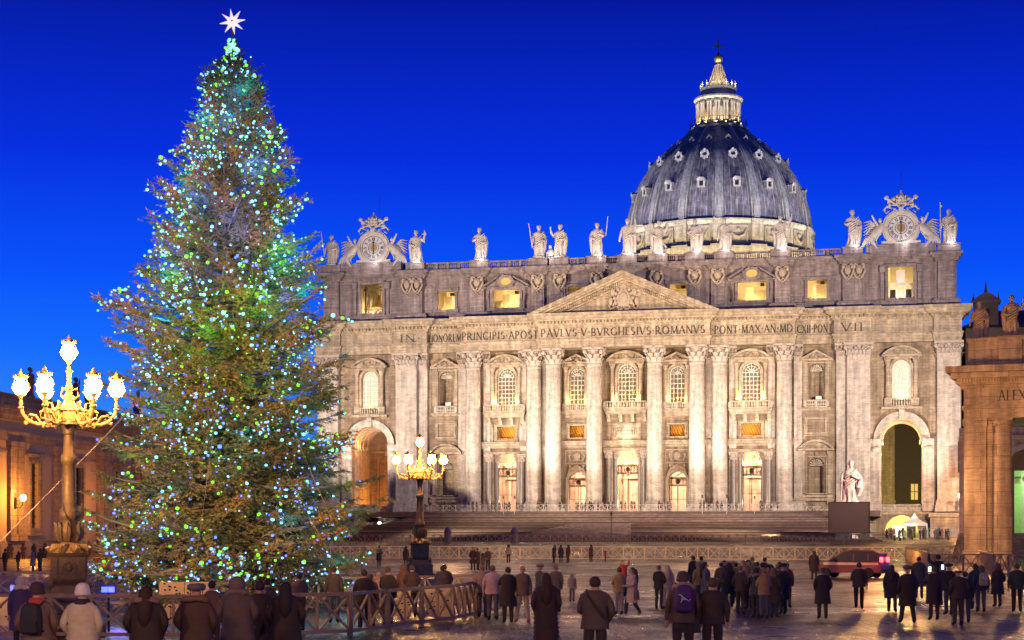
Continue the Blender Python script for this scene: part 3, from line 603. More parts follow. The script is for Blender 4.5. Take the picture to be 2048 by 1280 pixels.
for cx,wd in ((-33.2,3.3),(33.2,3.3),(-22,5.0),(22,5.0),(-9.05,3.1),(9.05,3.1)):
    f = MB(); wframe(f, cx, 43.5, 46.8 if abs(cx)>10 else 46.9, wd, AY)
    if abs(cx) == 22:
        for s in (-1,1): f.tube([(cx+s*3.3,AY-.3,46.9),(cx+s*3.45,AY-.4,45.6),(cx+s*3.25,AY-.3,44.2),(cx+s*3.4,AY-.3,43.2)],[.35,.22,.28,.15],6)
    wf = part("window", f, M['attic'], basil)
    rm = room(wf, cx, 43.5, 46.8, wd, AY+1.0, 2.4, M['cream'])
    part("room_pier", MB().box(cx-wd/2-.5, cx-wd/2+wd*.24, AY+2.0, AY+2.6, 43.1, 47.2).box(cx-wd/2-.5, cx+wd/2+.5, AY+2.05, AY+2.4, 46.2, 47.2), M['cream2'], wf)
    part("vent_box", MB().box(cx+wd/2-1.1, cx+wd/2-0.45, AY+0.7, AY+1.3, 46.1, 46.6), M['dark'], wf)
    point("attic_room_lamp", F(cx, AY+1.6, 43.35), 260 if wd < 4 else 380, (1,0.80,0.42), 0.3)
    if abs(cx) == 22:
        q = MB()
        for s in (-1,1):
            pts = [(cx+s*4.0,47.25),(cx+s*1.35,48.9),(cx+s*1.35,49.15),(cx+s*4.35,47.45)]
            q.prism(pts if s<0 else pts[::-1], AY-0.95, AY); q.box(min(cx+s*4.1,cx+s*1.4),max(cx+s*4.1,cx+s*1.4),AY-0.6,AY+.01,46.98,47.24)
            q.prism([(cx+s*3.6,47.3),(cx+s*1.3,48.7),(cx+s*1.3,47.3)] if s<0 else [(cx+s*1.3,47.3),(cx+s*1.3,48.7),(cx+s*3.6,47.3)], AY-0.3, AY+.01)
        n = 20; o = arc(cx,48.15,1.5,0,360,n,1.15)[:-1]; i_ = arc(cx,48.15,1.0,0,360,n,0.72)[:-1]
        for k in range(n):
            k2 = (k+1) % n; q.prism([i_[k],o[k],o[k2],i_[k2]], AY-0.85, AY+.005)
            if k % 3 == 0: q.ell((o[k][0],AY-.7,o[k][1]),(.28,.3,.28),6,4)
        wp = part("window_pediment", q, M['attic'], wf)
        part("pane", MB().prism(arc(cx,48.15,1.0,0,360,n,0.72)[:-1], AY-0.5, AY-0.45), emit("oval_window_glow",(1,.66,.16),0.75,False), wf)
for s,cx in ((-1,-47.35),(1,47.35)):
    f = MB(); wframe(f, cx, 43.2, 48.6, 4.2, AY, 0.5, 0.35, 0)
    for q in (-1,1): f.box(cx+q*3.1-.3, cx+q*3.1+.3, AY-.3, AY+.01, 43.0, 48.9); f.box(cx+q*3.1-.45,cx+q*3.1+.45,AY-.6,AY+.01,47.6,48.8)
    wf = part("bell_opening", f, M['attic'], basil)
    rm = room(wf, cx, 43.2, 48.6, 4.2, AY+1.0, 4.5, M['cream'])
    point("belfry_lamp", F(cx, AY+1.5, 43.5), 900, (1,0.85,0.60), 0.3)
    if s < 0:
        be = MB().lathe([(1.15,44.5),(1.1,44.65),(0.9,45.1),(0.78,45.8),(0.7,46.5),(0.5,46.85),(0.12,46.95),(0.1,47.6)],20,(cx+.35,AY+2.4,0))
        part("bell", be, M['gold'], wf, True)
        fr = MB()
        for x in (-1.7,-1.1,1.7): fr.bar((cx+x,AY+1.9,43.2),(cx+x,AY+1.9,48.6),.2,.2)
        fr.bar((cx-2,AY+1.9,47.7),(cx+2,AY+1.9,47.7),.3,.3); fr.bar((cx-2,AY+1.9,44.2),(cx+2,AY+1.9,44.2),.15,.15); fr.bar((cx-1.7,AY+1.9,43.3),(cx-1.1,AY+1.9,46.5),.15,.15)
        for k in range(9): fr.bar((cx-.2+k*.25,AY+1.3,43.2),(cx-.2+k*.25,AY+1.3,44.1),.07,.07)
        part("bell_frame", fr, M['bronze'], wf)
    else:
        fr = MB()
        for x in (-1.9,-.75,.75,1.9): fr.bar((cx+x,AY+1.6,43.2),(cx+x,AY+1.6,45.9),.22,.22)
        fr.bar((cx-2,AY+1.6,45.7),(cx+2,AY+1.6,45.7),.3,.3); fr.bar((cx-.7,AY+1.55,43.4),(cx+.7,AY+1.55,45.3),.2,.2); fr.bar((cx+.7,AY+1.5,43.4),(cx-.7,AY+1.5,45.3),.2,.2)
        fr.box(cx-.7,cx+.7,AY+2.5,AY+3,46,48.4); 
        part("bell_frame", fr, M['bars'], wf)
        part("dark_panel", MB().box(cx-1.8,cx-.85,AY+1.9,AY+2,43.3,44.9).box(cx+.85,cx+1.8,AY+1.9,AY+2,43.3,44.9), M['dark'], wf)
# roof balustrade
bp = MB(); bl = MB()
PED = [-55.0,-38.8,-26.9,-16.0,-12.2,-5.35,0.15,5.6,12.1,17.2,27.0,39.3,55.3]
gaps = [(-37.0,-28.6),(-25.2,-17.4),(-14.8,-13.6),(-10.8,-6.7),(-4.0,-1.2),(1.5,4.2),(7.0,10.7),(13.5,15.8),(18.6,25.4),(28.6,37.2)]
for x0,x1 in gaps:
    bp.box(x0,x1,3.9,4.7,50.6,50.85); bp.box(x0,x1,3.85,4.75,51.75,52.0)
    n = max(1,round((x1-x0)/2.1))
    for k in range(n+1): xx = x0+(x1-x0)*k/n; bp.box(xx-.22,xx+.22,3.95,4.65,50.85,51.75)
    m = int((x1-x0)/0.36)
    for k in range(m):
        xx = x0+(x1-x0)*(k+.5)/m; bl.frus(xx,4.3,50.85,51.3,.07,.07,.13,.13); bl.frus(xx,4.3,51.3,51.75,.13,.13,.06,.06)
for x in PED:
    w_ = 1.7 if abs(x) < 50 else 1.9
    bp.box(x-w_,x+w_,3.3,5.6,50.6,51.9); bp.box(x-w_-.12,x+w_+.12,3.2,5.7,51.9,52.1)
for s in (-1,1): x0,x1 = sorted((s*41.5,s*53.2)); bp.box(x0,x1,3.5,6.5,50.6,52.3)
bal = part("roof_balustrade", bp, M['attic'], basil); part("baluster_row", bl, M['attic'], bal, kind="stuff")
# ================================================================ window and door bays
BAL = MB().lathe([(.1,0),(.1,.06),(.07,.1),(.13,.35),(.06,.75),(.1,.85),(.1,.95)],8).mesh("baluster", M['drum'], True)
def arch_frame(b, cx, zb, zt, wd, y, t=0.45, dp=0.35):
    r = wd/2; c0 = zt-r; n = 14
    b.box(cx-r-t,cx-r,y-dp,y+.02,zb,c0); b.box(cx+r,cx+r+t,y-dp,y+.02,zb,c0)
    o = arc(cx,c0,r+t,0,180,n); i = arc(cx,c0,r,0,180,n)
    for k in range(n): b.prism([i[k],o[k],o[k+1],i[k+1]], y-dp, y+.02)
    b.box(cx-.28,cx+.28,y-dp-.25,y,zt-.05,zt+t+.35)
def seg_ped(b, cx, zb, hw, h, y, dp=1.0, t=0.38):
    # segmental pediment
    rr = (hw*hw+h*h)/(2*h); a = math.degrees(math.asin(hw/rr)); o = arc(cx,zb+h-rr,rr,90+a,90-a,14); i = arc(cx,zb+h-rr,rr-t,90+a-1,90-a+1,14)
    for k in range(14): b.prism([i[k],i[k+1],o[k+1],o[k]], y-dp, y+.01)
    b.prism([(cx-hw+.4,zb+.02),(cx+hw-.4,zb+.02)]+arc(cx,zb+h-rr,rr-t,90-a+4,90+a-4,10), y-dp*.45, y+.01)
    b.box(cx-hw,cx+hw,y-dp,y+.012,zb-t,zb)
def tri_ped(b, cx, zb, hw, h, y, dp=0.9, t=0.36):
    for s in (-1,1):
        p = [(cx+s*hw,zb),(cx,zb+h),(cx,zb+h-t*1.1),(cx+s*(hw-t*hw/h),zb)]
        b.prism(p if s>0 else p[::-1], y-dp-.003*s, y+.01)
    b.prism([(cx-hw+.5,zb+.01),(cx+hw-.5,zb+.01),(cx,zb+h-t)], y-dp*.4, y+.01)
    b.box(cx-hw,cx+hw,y-dp,y+.012,zb-t,zb)
def swag(b, cx, z, w_, h, y):
    for s in (-1,1):
        b.tube([(cx+s*w_,y,z+h*.7),(cx+s*w_*.7,y-.1,z),(cx+s*w_*.3,y-.1,z+.1*h),(cx,y-.1,z+h*.5)],[.1,.2,.2,.12],6)
        b.ell((cx+s*w_*.9,y,z+h*.7),(.25,.2,.25),7,4)
    b.ell((cx,y-.05,z+h*.5),(w_*.28,.25,h*.55),8,5)
def window(cx, zb, zt, wd, bright, curtain='curtain', yo=0.0):
    y = WY; f = MB(); arch_frame(f, cx, zb, zt, wd, y)
    fr = part("window", f, M['mould'], basil)
    r = wd/2; c0 = zt-r; yy = y+0.75
    g_ = MB(); nv = 5 if wd > 3 else 4
    for k in range(1,nv): x = cx-r+wd*k/nv; g_.box(x-.045,x+.045,yy-.06,yy,zb,c0)
    nz = 7 if zt-zb > 6.4 else 6
    for k in range(nz+1): z = zb+(c0-zb)*k/nz; g_.box(cx-r,cx+r,yy-.065,yy,z-.05,z+.05)
    for k in range(1,6): a = R(30*k); g_.bar((cx,yy-.03,c0),(cx+r*math.cos(a),yy-.03,c0+r*math.sin(a)),.07,.07,up=(0,1,0))
    for q in (.36,.7):
        p = arc(cx,c0,r*q,0,180,10); g_.tube([(x,yy-.03,z) for x,z in p],.045,4)
    p = arc(cx,c0,r-.04,0,180,12); g_.tube([(cx-r+.04,yy-.03,zb)]+[(x,yy-.03,z) for x,z in p[::-1]]+[(cx+r-.04,yy-.03,zb)],.09,4)
    part("glazing_bars", g_, M['bars'], fr)
    # hanging curtain with folds behind the glass
    c_ = MB(); n = 36; vs = []; 
    for i in range(n+1):
        x = cx-r+wd*i/n; zz = c0+math.sqrt(max(0,r*r-(x-cx)**2)); d = 0.35+.22*math.sin(i*1.9+cx)
        vs += [(x,yy+d,zb-.05),(x,yy+d*1.1,(zb+c0)/2),(x,yy+d,zz)]
    for i in range(n):
        for k in (0,1): c_.f.append((i*3+k,(i+1)*3+k,(i+1)*3+k+1,i*3+k+1)); c_.m.append(0)
    c_.v = vs; part("curtain", c_, M[curtain], fr)
    return fr
def balustrade(parent, x0, x1, y, z, nb, posts=2, h=1.25):
    b = MB(); b.box(x0,x1,y-.2,y+.2,z,z+.16); b.box(x0,x1,y-.22,y+.22,z+h-.16,z+h)
    xs = [x0+(x1-x0)*k/(posts+1) for k in range(posts+2)]
    for x in xs: b.box(x-.2,x+.2,y-.205,y+.205,z+.16,z+h-.16)
    q = part("balustrade", b, M['drum'], parent)
    m = BAL
    for a,c in zip(xs[:-1],xs[1:]):
        for k in range(nb): 
            o = part("baluster", m, None, q, loc=(a+.2+(c-a-.4)*(k+.5)/nb, y, z+.15), scale=(1.15,1.15,(h-.3)/.95))
    return q
def slab(b, x0, x1, y0, y1, z):
    b.box(x0,x1,y0,y1,z-.3,z); b.box(x0+.15,x1-.15,y0+.2,y1,z-.55,z-.3)
def aedicule(cx, zb, hw, top, pedkind, wd, kind='big'):
    b = MB(); y = WY
    for s in (-1,1):
        x = cx+s*hw
        b.box(x-.55,x+.55,y-.55,y,zb-1.35,zb); b.lathe([(.42,0),(.46,.12),(.36,.3),(.34,top-zb-1.0),(.4,top-zb-.9),(.52,top-zb-.35),(.55,top-zb-.2)],12,(x,y-.55,zb))
        b.box(x-.55,x+.55,y-.9,y+.011,top-.25,top+.0)
    b.box(cx-hw-.6,cx+hw+.6,y-.75,y+.013,top,top+.35)
    (seg_ped if pedkind == 's' else tri_ped)(b, cx, top+.75, hw+.95, 1.45, y, 1.15 if kind == 'big' else .9)
    swag(b, cx, top+.75, hw*.55, .8, y-.6)
    return part("window_surround", b, M['mould'], basil)
def balcony(cx, hw, z, proj, nbr, posts=2, nb=5):
    b = MB(); slab(b, cx-hw-.2, cx+hw+.2, WY-proj-.15, WY, z); b.box(cx-hw+.1,cx+hw-.1,WY-proj+.2,WY,z-1.0,z-.55)
    o = part("balcony", b, M['mould'], basil); balustrade(o, cx-hw, cx+hw, WY-proj+.1, z, nb, posts)
    m = MB(); m.prism([(-.32,0),(.32,0),(.32,1.05),(-.32,1.05)],-.01,0)
    m = MB(); 
    pts = [(0,0),(-.25,0),(-.45,.45),(-.9,.8),(-1.15,1.3),(0,1.3)]
    m.add([(-.3,p[0],p[1]) for p in pts]+[(.3,p[0],p[1]) for p in pts], [tuple(range(6)),tuple(range(11,5,-1))]+[(i,i+6,(i+1)%6+6,(i+1)%6) for i in range(6)])
    m.tube([(-.33,-.75,1.0),(.33,-.75,1.0)],.27,8)
    me = m.mesh("bracket", M['mould'])
    for k in range(nbr): part("bracket", me, None, o, loc=(cx-hw+.5+(2*hw-1)*k/(nbr-1), WY-.02, z-2.3))
    return o
def framed_panel(cx, zb, zt, wd, fillmat=None, name="panel", lit=False):
    b = MB(); wframe(b, cx, zb, zt, wd, WY, .32, .25, .2); wframe(b, cx, zb-.4, zt+.4, wd+.8, WY, .16, .12, 0)
    return part(name, b, M['mould'], basil)
def patt(name, c1, c2, sc, e1):
    m, nt, b = newmat(name); N = nt.nodes.new; L = nt.links.new
    tc = N("ShaderNodeTexCoord"); wv = N("ShaderNodeTexWave"); wv.inputs['Scale'].default_value = sc; wv.bands_direction = 'DIAGONAL'; wv.inputs['Distortion'].default_value = 2; L(tc.outputs['Object'], wv.inputs['Vector'])
    mx = N("ShaderNodeMix"); mx.data_type = 'RGBA'; L(wv.outputs[1], mx.inputs[0]); mx.inputs[6].default_value = (*c1,1); mx.inputs[7].default_value = (*c2,1); L(mx.outputs[2], b.inputs['Base Color']); return m
M['vault'] = patt("gilded_stucco_vault", (0.85,0.50,0.12), (0.45,0.20,0.04), 1.3, 1)
def lattice_gate(cx, zb, zt, wd, parent, yy):
    b = MB(); h = zt-zb
    for z in (zb,zb+.12*h,zt-.12*h,zt): b.box(cx-wd/2,cx+wd/2,yy-.06,yy+.06,z-.07,z+.07)
    n = max(4,int(wd/.55))
    for k in range(n+1): x = cx-wd/2+wd*k/n; b.box(x-.03,x+.03,yy-.03,yy+.03,zb,zt)
    for k in range(n):
        x = cx-wd/2+wd*(k+.5)/n; pts = [(x+.22*math.cos(R(a)),yy,(zb+zt)/2+.32*h*math.sin(R(a))) for a in range(0,361,45)]
        b.tube(pts,.035,4)
        b.bar((x-.25,yy,zb+.15*h),(x+.25,yy,zt-.15*h),.04,.04); b.bar((x+.25,yy,zb+.15*h),(x-.25,yy,zt-.15*h),.04,.04)
    b.ell((cx,yy-.05,(zb+zt)/2),(.38,.1,.48),10,6)
    for s in (-1,0,1): b.box(cx+s*(wd/2-.05)-.06,cx+s*(wd/2-.05)+.06,yy-.06,yy+.06,FL,zb) if s else b.box(cx-.05,cx+.05,yy-.05,yy+.05,FL,zb)
    if wd < 4:
        b.box(cx-wd/2,cx+wd/2,yy-.03,yy+.03,(FL+zb)/2-.04,(FL+zb)/2+.04)
    return part("gate", b, M['iron'], parent)
GC = MB().lathe([(.62,0),(.66,.2),(.55,.4),(.53,.5),(.5,8.6)],16).mesh("door_column", M['grey_marble'], True, 50)
GCC = MB(); GCC.lathe([(.5,0),(.52,.5),(.78,1.1)],14)
for row,z in ((0,.05),(1,.42)):
    for i in range(8):
        a = R(45*i+22*row); c_,s_ = math.cos(a),math.sin(a); GCC.tube([(.5*c_,.5*s_,z),(.62*c_,.62*s_,z+.3),(.82*c_,.82*s_,z+.45)],[.13,.14,.06],5)
for i in range(4):
    a = R(45+90*i); GCC.ell((.85*math.cos(a),.85*math.sin(a),.98),(.2,.2,.22),7,5)
GCC.box(-.82,.82,-.82,.82,1.15,1.35); GCC = GCC.mesh("capital", M['capital'], False)
def door(cx, top, wd):
    b = MB(); y = WY
    b.box(cx-wd/2-1.6,cx+wd/2+1.6,y-.7,y+.014,top+.02,top+.5)
    b.box(cx-wd/2-.5,cx-wd/2,y-.12,y+.5,FL,top); b.box(cx+wd/2,cx+wd/2+.5,y-.12,y+.5,FL,top)
    o = part("doorway", b, M['mould'], basil)
    for s in (-1,1):
        for yy_,xx in ((y-.45,wd/2+.75),(y+1.1,wd/2-.2)):
            c_ = part("door_column", GC, None, o, loc=(cx+s*xx,yy_,FL), scale=(1,1,(top-FL-1.35)/8.6)); c_2 = part("capital", GCC, None, o, loc=(cx+s*xx,yy_,top-1.35))
    lattice_gate(cx, 13.0 if wd < 4.9 else 13.4, 14.6 if wd < 4.9 else 15.0, wd-.6, o, y+1.3)
# portico behind the doors
pb = MB()
pb.add([(-44,14,FL),(44,14,FL),(44,14,20),(-44,14,20)],[(0,1,2,3)]); pb.add([(-44,14,20),(44,14,20),(44,WY+WT,20),(-44,WY+WT,20)],[(0,1,2,3)])
for x in (-44,44): pb.add([(x,WY+WT,FL),(x,14,FL),(x,14,20),(x,WY+WT,20)],[(0,1,2,3)])
pb.add([(-44,WY+WT,FL),(44,WY+WT,FL),(44,14,FL),(-44,14,FL)],[(0,1,2,3)])
po = part("portico", pb, M['portico'], basil)
for cx in (-21.9,-8.95,0,8.95,21.9):
    b = MB()
    for s in (-1,1):
        for q in (1.6,3.4): b.box(cx+s*q-.45,cx+s*q+.45,13.4,14,FL,14.8); b.box(cx+s*q-.6,cx+s*q+.6,13.2,14,14.8,15.4)
    b.box(cx-4.2,cx+4.2,13.1,14,15.4,15.9); seg_ped(b, cx+.6, 13.2, 2.6, 1.2, 13.9, .9); b.box(cx-1.0,cx+2.0,13.6,14,FL,12.6); swag(b,cx+.4,16.4,1.1,1.0,13.6)
    part("portico_pilaster", b, M['portico'], po)
    part("inner_door", MB().box(cx+1.3,cx+2.9,13.3,13.39,FL,11.2), M['bronze'], po)
# central bay
aedicule(0, 26.0, 2.55, 32.95, 's', 3.3); window(0, 26.0, 32.9, 3.3, 1); balcony(0, 3.7, 24.9, 1.9, 4, 2, 4); door(0, 17.5, 5.0)
rp = framed_panel(0, 19.75, 22.0, 4.0, name="relief_panel")
rb = MB(); rb.box(-2,2,WY-.04,WY+.01,19.75,22.0); rr = random.Random(3)
for k in range(9):
    x = -1.7+3.4*k/8; rb.ell((x,WY-.15,20.6+rr.random()*.3),(.16,.18,.55),7,5); rb.ell((x,WY-.22,21.35+rr.random()*.2),(.13,.14,.16),7,5); rb.tube([(x,WY-.2,21.0),(x+.3*rr.choice((-1,1)),WY-.25,20.8)],.06,5)
part("relief", rb, M['drum'], rp)
point("relief_lamp", F(0, 2.6, 19.5), 90, (1,.85,.5), .1)
for cx in (-21.9, 21.9):
    aedicule(cx, 26.0, 2.5, 32.75, 's', 3.3); window(cx, 25.8, 32.6, 3.3, 1); balcony(cx, 3.6, 24.6, 1.8, 4, 2, 4); door(cx, 17.0, 4.6)
    o = framed_panel(cx, 19.7, 22.0, 3.4, name="small_window")
    vb = MB(); vb.add([(cx-3.6,WY+4,19.0),(cx+3.6,WY+4,19.0),(cx+3.6,WY+1.7,22.8),(cx-3.6,WY+1.7,22.8)],[(0,1,2,3)]); part("vault", vb, M['vault'], o); point("vault_lamp", F(cx, WY+1.9, 20.2), 60, (1,.6,.15), .2)
    q = MB()
    for s in (-1,1): q.box(cx+s*2.7-.3,cx+s*2.7+.3,WY-.25,WY+.01,19.3,22.6); q.ell((cx+s*2.7,WY-.35,22.3),(.3,.25,.4),7,5)
    part("panel_pilaster", q, M['mould'], o)
for cx in (-8.95, 8.95):
    aedicule(cx, 25.9, 2.05, 32.6, 't', 2.7, 'small'); w_ = window(cx, 25.9, 32.3, 2.7, 1)
    b = MB(); slab(b, cx-2.6, cx+2.6, WY-.7, WY, 24.7); b.box(cx-2.2,cx+2.2,WY-.4,WY,23.4,24.15); o = part("balcony", b, M['mould'], basil); balustrade(o, cx-2.1, cx+2.1, WY-.45, 24.7, 5, 1, 1.2)
    o = framed_panel(cx, 19.9, 22.0, 2.7, name="small_window")
    vb = MB(); vb.add([(cx-3.2,WY+4,19.2),(cx+3.2,WY+4,19.2),(cx+3.2,WY+1.7,22.8),(cx-3.2,WY+1.7,22.8)],[(0,1,2,3)]); part("vault", vb, M['vault'], o); point("vault_lamp", F(cx, WY+1.9, 20.2), 50, (1,.55,.12), .2)
    b = MB(); wframe(b, cx, 15.4, 17.5, 4.0, WY, .18, .14, 0); swag(b, cx, 15.7, 1.5, 1.5, WY-.1); b.ell((cx,WY-.15,16.6),(.7,.3,.7),10,5); part("garland_panel", b, M['carve'], basil)
    b = MB(); arch_frame(b, cx, FL, 13.7, 3.2, WY, .45, .25); swag(b, cx, 14.2, 1.4, .9, WY-.2)
    for s in (-1,1): b.tube([(cx+s*.3,WY-.3,14.7),(cx+s*1.2,WY-.25,14.2),(cx+s*1.75,WY-.2,13.2)],[.2,.25,.1],6)
    o = part("doorway", b, M['carve'], basil); lattice_gate(cx, 11.2, 13.0 - .3, 3.1, o, WY+1.2)
for cx in (-33.1, 33.1):
    for (zb,zt,wd,hw,top,kind,pz) in ((26.0,32.2,2.5,1.95,32.6,'t',0),(9.8,15.9,2.8,2.2,17.1,'s',1)):
        b = MB()
        for s in (-1,1):
            b.box(cx+s*hw-.28,cx+s*hw+.28,WY-.42,WY,zb-(.0 if pz else 1.3),top); b.box(cx+s*hw-.38,cx+s*hw+.38,WY-.55,WY+.011,top-.4,top)
            b.box(cx+s*(hw+.45)-.15,cx+s*(hw+.45)+.15,WY-.2,WY,zb,top)
        (tri_ped if kind == 't' else seg_ped)(b, cx, top+.4, hw+.85, 1.55, WY, .95 if kind == 't' else 1.2)
        swag(b, cx, top+.45, hw*.6, .8, WY-.45); wframe(b, cx, zb-.02, zt+.1, wd+.5, WY, .2, .3, 0)
        if pz:
            b.box(cx-hw-.6,cx+hw+.6,WY-.6,WY+.01,zb-.75,zb-.4)
            for s in (-1,1): b.box(cx+s*hw-.4,cx+s*hw+.4,WY-.5,WY+.01,zb-1.9,zb-.76)
            b.ell((cx,WY-.3,zt+.7),(.28,.25,.4),8,5)
        o = part("niche", b, M['mould'], basil)
        # curved niche back with a scallop shell
        nb_ = MB(); r = wd/2; c0 = zt-r
        nb_.lathe([(r,zb),(r,c0)],14,(cx,WY+.5,0),a0=0,a1=180,sy=.9)
        n1,n2 = 14,6; vs = []
        for j in range(n2+1):
            e_ = math.pi/2*j/n2
            for i in range(n1+1):
                a = math.pi*i/n1; vs.append((cx+r*math.cos(a)*math.cos(e_), WY+.5+.9*r*math.sin(a)*math.cos(e_), c0+r*math.sin(e_)))
        nb_.add(vs, [(j*(n1+1)+i,j*(n1+1)+i+1,(j+1)*(n1+1)+i+1,(j+1)*(n1+1)+i) for j in range(n2) for i in range(n1)])
        nb_.box(cx-r-.05,cx+r+.05,WY+.0,WY+2.2,zb-.3,zb)
        q = part("niche_back", nb_, M['trav'], o, True)
        sh = MB()
        for k in range(9):
            a = R(10+20*k); sh.tube([(cx,WY+1.1,c0+.05),(cx+r*.5*math.cos(a),WY+1.05,c0+r*.5*math.sin(a)),(cx+r*.93*math.cos(a),WY+.6,c0+r*.93*math.sin(a))],[.05,.13,.2],5)
        part("shell", sh, M['drum'], o, True)
        if not pz:
            part("floodlight_box", MB().box(cx-.1,cx+.9,WY-.1,WY+.4,26.0,26.55), M['bars'], o)
    b = MB(); slab(b, cx-2.7, cx+2.7, WY-.6, WY, 24.6); o = part("balcony", b, M['mould'], basil); balustrade(o, cx-1.9, cx+1.9, WY-.35, 24.6, 5, 1, 1.25)
    part("niche_window_dark", MB().box(cx-1.3,cx+1.3,WY-.08,WY-.02,24.75,25.7), M['dark'], o)
    framed_panel(cx, 20.3, 22.6, 3.0); 
for cx in (-47.5, 47.5):
    aedicule(cx, 26.0, 2.35, 32.7, 's', 3.2); window(cx, 26.0, 32.6, 3.2, 1, 'curtain_w')
    b = MB(); b.box(cx-3.4,cx+3.4,WY-.8,WY,24.1,24.5); o = part("balcony", b, M['mould'], basil); balustrade(o, cx-1.8, cx+1.8, WY-.25, 24.5, 7, 0, 1.4)
    # great arch
    b = MB(); r = 3.45; c0 = 22.4-r
    for t0,t1,dp in ((0,.5,.2),(.5,.9,.35),(.9,1.25,.5)):
        o_ = arc(cx,c0,r+t1,0,180,20); i_ = arc(cx,c0,r+t0,0,180,20)
        for k in range(20): b.prism([i_[k],o_[k],o_[k+1],i_[k+1]], WY-dp, WY+.01)
    b.box(cx-.45,cx+.45,WY-.85,WY,22.3,24.0)
    for s in (-1,1):
        x0,x1 = sorted((cx+s*r,cx+s*(r+1.9))); b.box(x0,x1,WY-.5,WY+.01,c0-1.1,c0-.65); b.box(x0,x1,WY-.75,WY+.01,c0-.65,c0)
        b.box(x0,x1 ,WY-.3,WY+.01,6.6,c0-1.1)
        for k in range(5): xx = x0+.25+(x1-x0-.5)*k/4; b.box(xx-.09,xx+.09,WY-.38,WY-.29,8.6,c0-2.8)
        b.box(x0-.05,x1+.05,WY-.55,WY+.01,6.6,8.3); b.ell((.5*(x0+x1),WY-.4,c0-1.7),(.85,.3,.55),10,5)
    q = MB(); n = 20; vs = []
    ga = part("great_arch", b, M['travp'], basil)
    # barrel behind the arch, with ribs
    v = MB(); n = 18; dp = 11.0 if cx < 0 else 8.5
    p_ = [(cx+r,6.6)]+arc(cx,c0,r,0,180,n)+[(cx-r,6.6)]
    v.add([(x,WY+WT-.02,z) for x,z in p_]+[(x,WY+dp,z) for x,z in p_], [(i,i+1,i+1+len(p_),i+len(p_)) for i in range(len(p_)-1)])
    v.box(cx-r,cx+r,WY,WY+dp,6.2,6.58)
    part("arch_vault", v, M['vault'] if False else M['travp'], ga)
    for yy_ in (WY+2.2,WY+4.2,WY+6.2,WY+8.2):
        if yy_ > WY+dp: continue
        ribs = MB(); i_ = arc(cx,c0,r-.25,0,180,n); o_ = arc(cx,c0,r+.02,0,180,n)
        for k in range(n): ribs.prism([i_[k],o_[k],o_[k+1],i_[k+1]], yy_, yy_+.7)
        for s in (-1,1): ribs.box(min(cx+s*r,cx+s*(r-.4)),max(cx+s*r,cx+s*(r-.4)),yy_-.1,yy_+.8,c0-.6,c0)
        part("vault_rib", ribs, M['carve'], ga)
    if cx < 0:
        e_ = MB(); e_.box(cx-r,cx+r,WY+11,WY+11.3,6.2,23); arch_frame(e_, cx, 6.6, 17.5, 3.0, WY+11, .5, .4); e_.box(cx-r,cx+r,WY+10.5,WY+11,17.9,18.4)
        part("end_wall", e_, M['wing'], ga); part("inner_door", MB().box(cx+.6,cx+1.9,WY+10.8,WY+10.98,6.6,10.5), M['gold'], ga)
    balustrade(ga, cx-r, cx+r, WY+.3, 6.6, 8, 2, 1.2)
    # lower arch doorway
    b = MB(); b.box(cx-4.6,cx+4.6,WY-.2,WY+.01,6.0,6.55); part("sill_band", b, M['mould'], ga)
    rm = MB(); x0,x1 = cx-3.2,cx+3.2; y0,y1 = WY+WT,WY+9
    rm.add([(x0,y0,1.9),(x1,y0,1.9),(x1,y1,1.9),(x0,y1,1.9),(x0,y0,6.1),(x1,y0,6.1),(x1,y1,6.1),(x0,y1,6.1)], [(0,1,2,3),(7,6,5,4),(2,6,7,3),(1,5,6,2),(3,7,4,0)])
    part("entrance_hall", rm, M['cream'] if cx > 0 else M['wing'], ga)
    if cx > 0:
        point("entrance_lamp", F(cx, WY+3.0, 5.0), 1500, (0.85,1.0,0.55), .3)
        kb = MB(); kb.box(cx-1.6,cx+.6,WY+5,WY+5.4,1.9,4.2); part("entrance_booth", kb, M['canvas'], ga); part("booth_window", MB().box(cx+.9,cx+2.4,WY+5,WY+5.2,2.0,4.2), M['glass_dark'], ga)
# backdrop buildings seen through the right arch: pier of a church flank
pr = thing("palace_block", "tall plain olive-lit stone block seen through the open right-hand arch", "building", F(46.2, 62, 0), -TH)
part("wall", MB().box(-9,0.3,0,8,0,40).box(-9.2,0.5,-.3,0.0,9,9.6), M['wing'], pr)
part("window", MB().box(-8.6,-7.6,-.12,.01,8,15), M['dark'], pr)
pr2 = thing("dark_annexe", "unlit dark building behind the right arch with one small lit window", "building", F(57, 72, 0), -TH)
part("wall", MB().box(-12,10,0,8,0,42), M['tile'], pr2)
part("window", MB().box(-7.1,-5.7,-.12,.01,9.9,13.2), bpy.data.materials['oval_window_glow'], pr2); part("glazing_bars", MB().box(-6.47,-6.33,-.2,-.11,9.9,13.2).box(-7.1,-5.7,-.195,-.115,11.5,11.65), M['dark'], pr2)
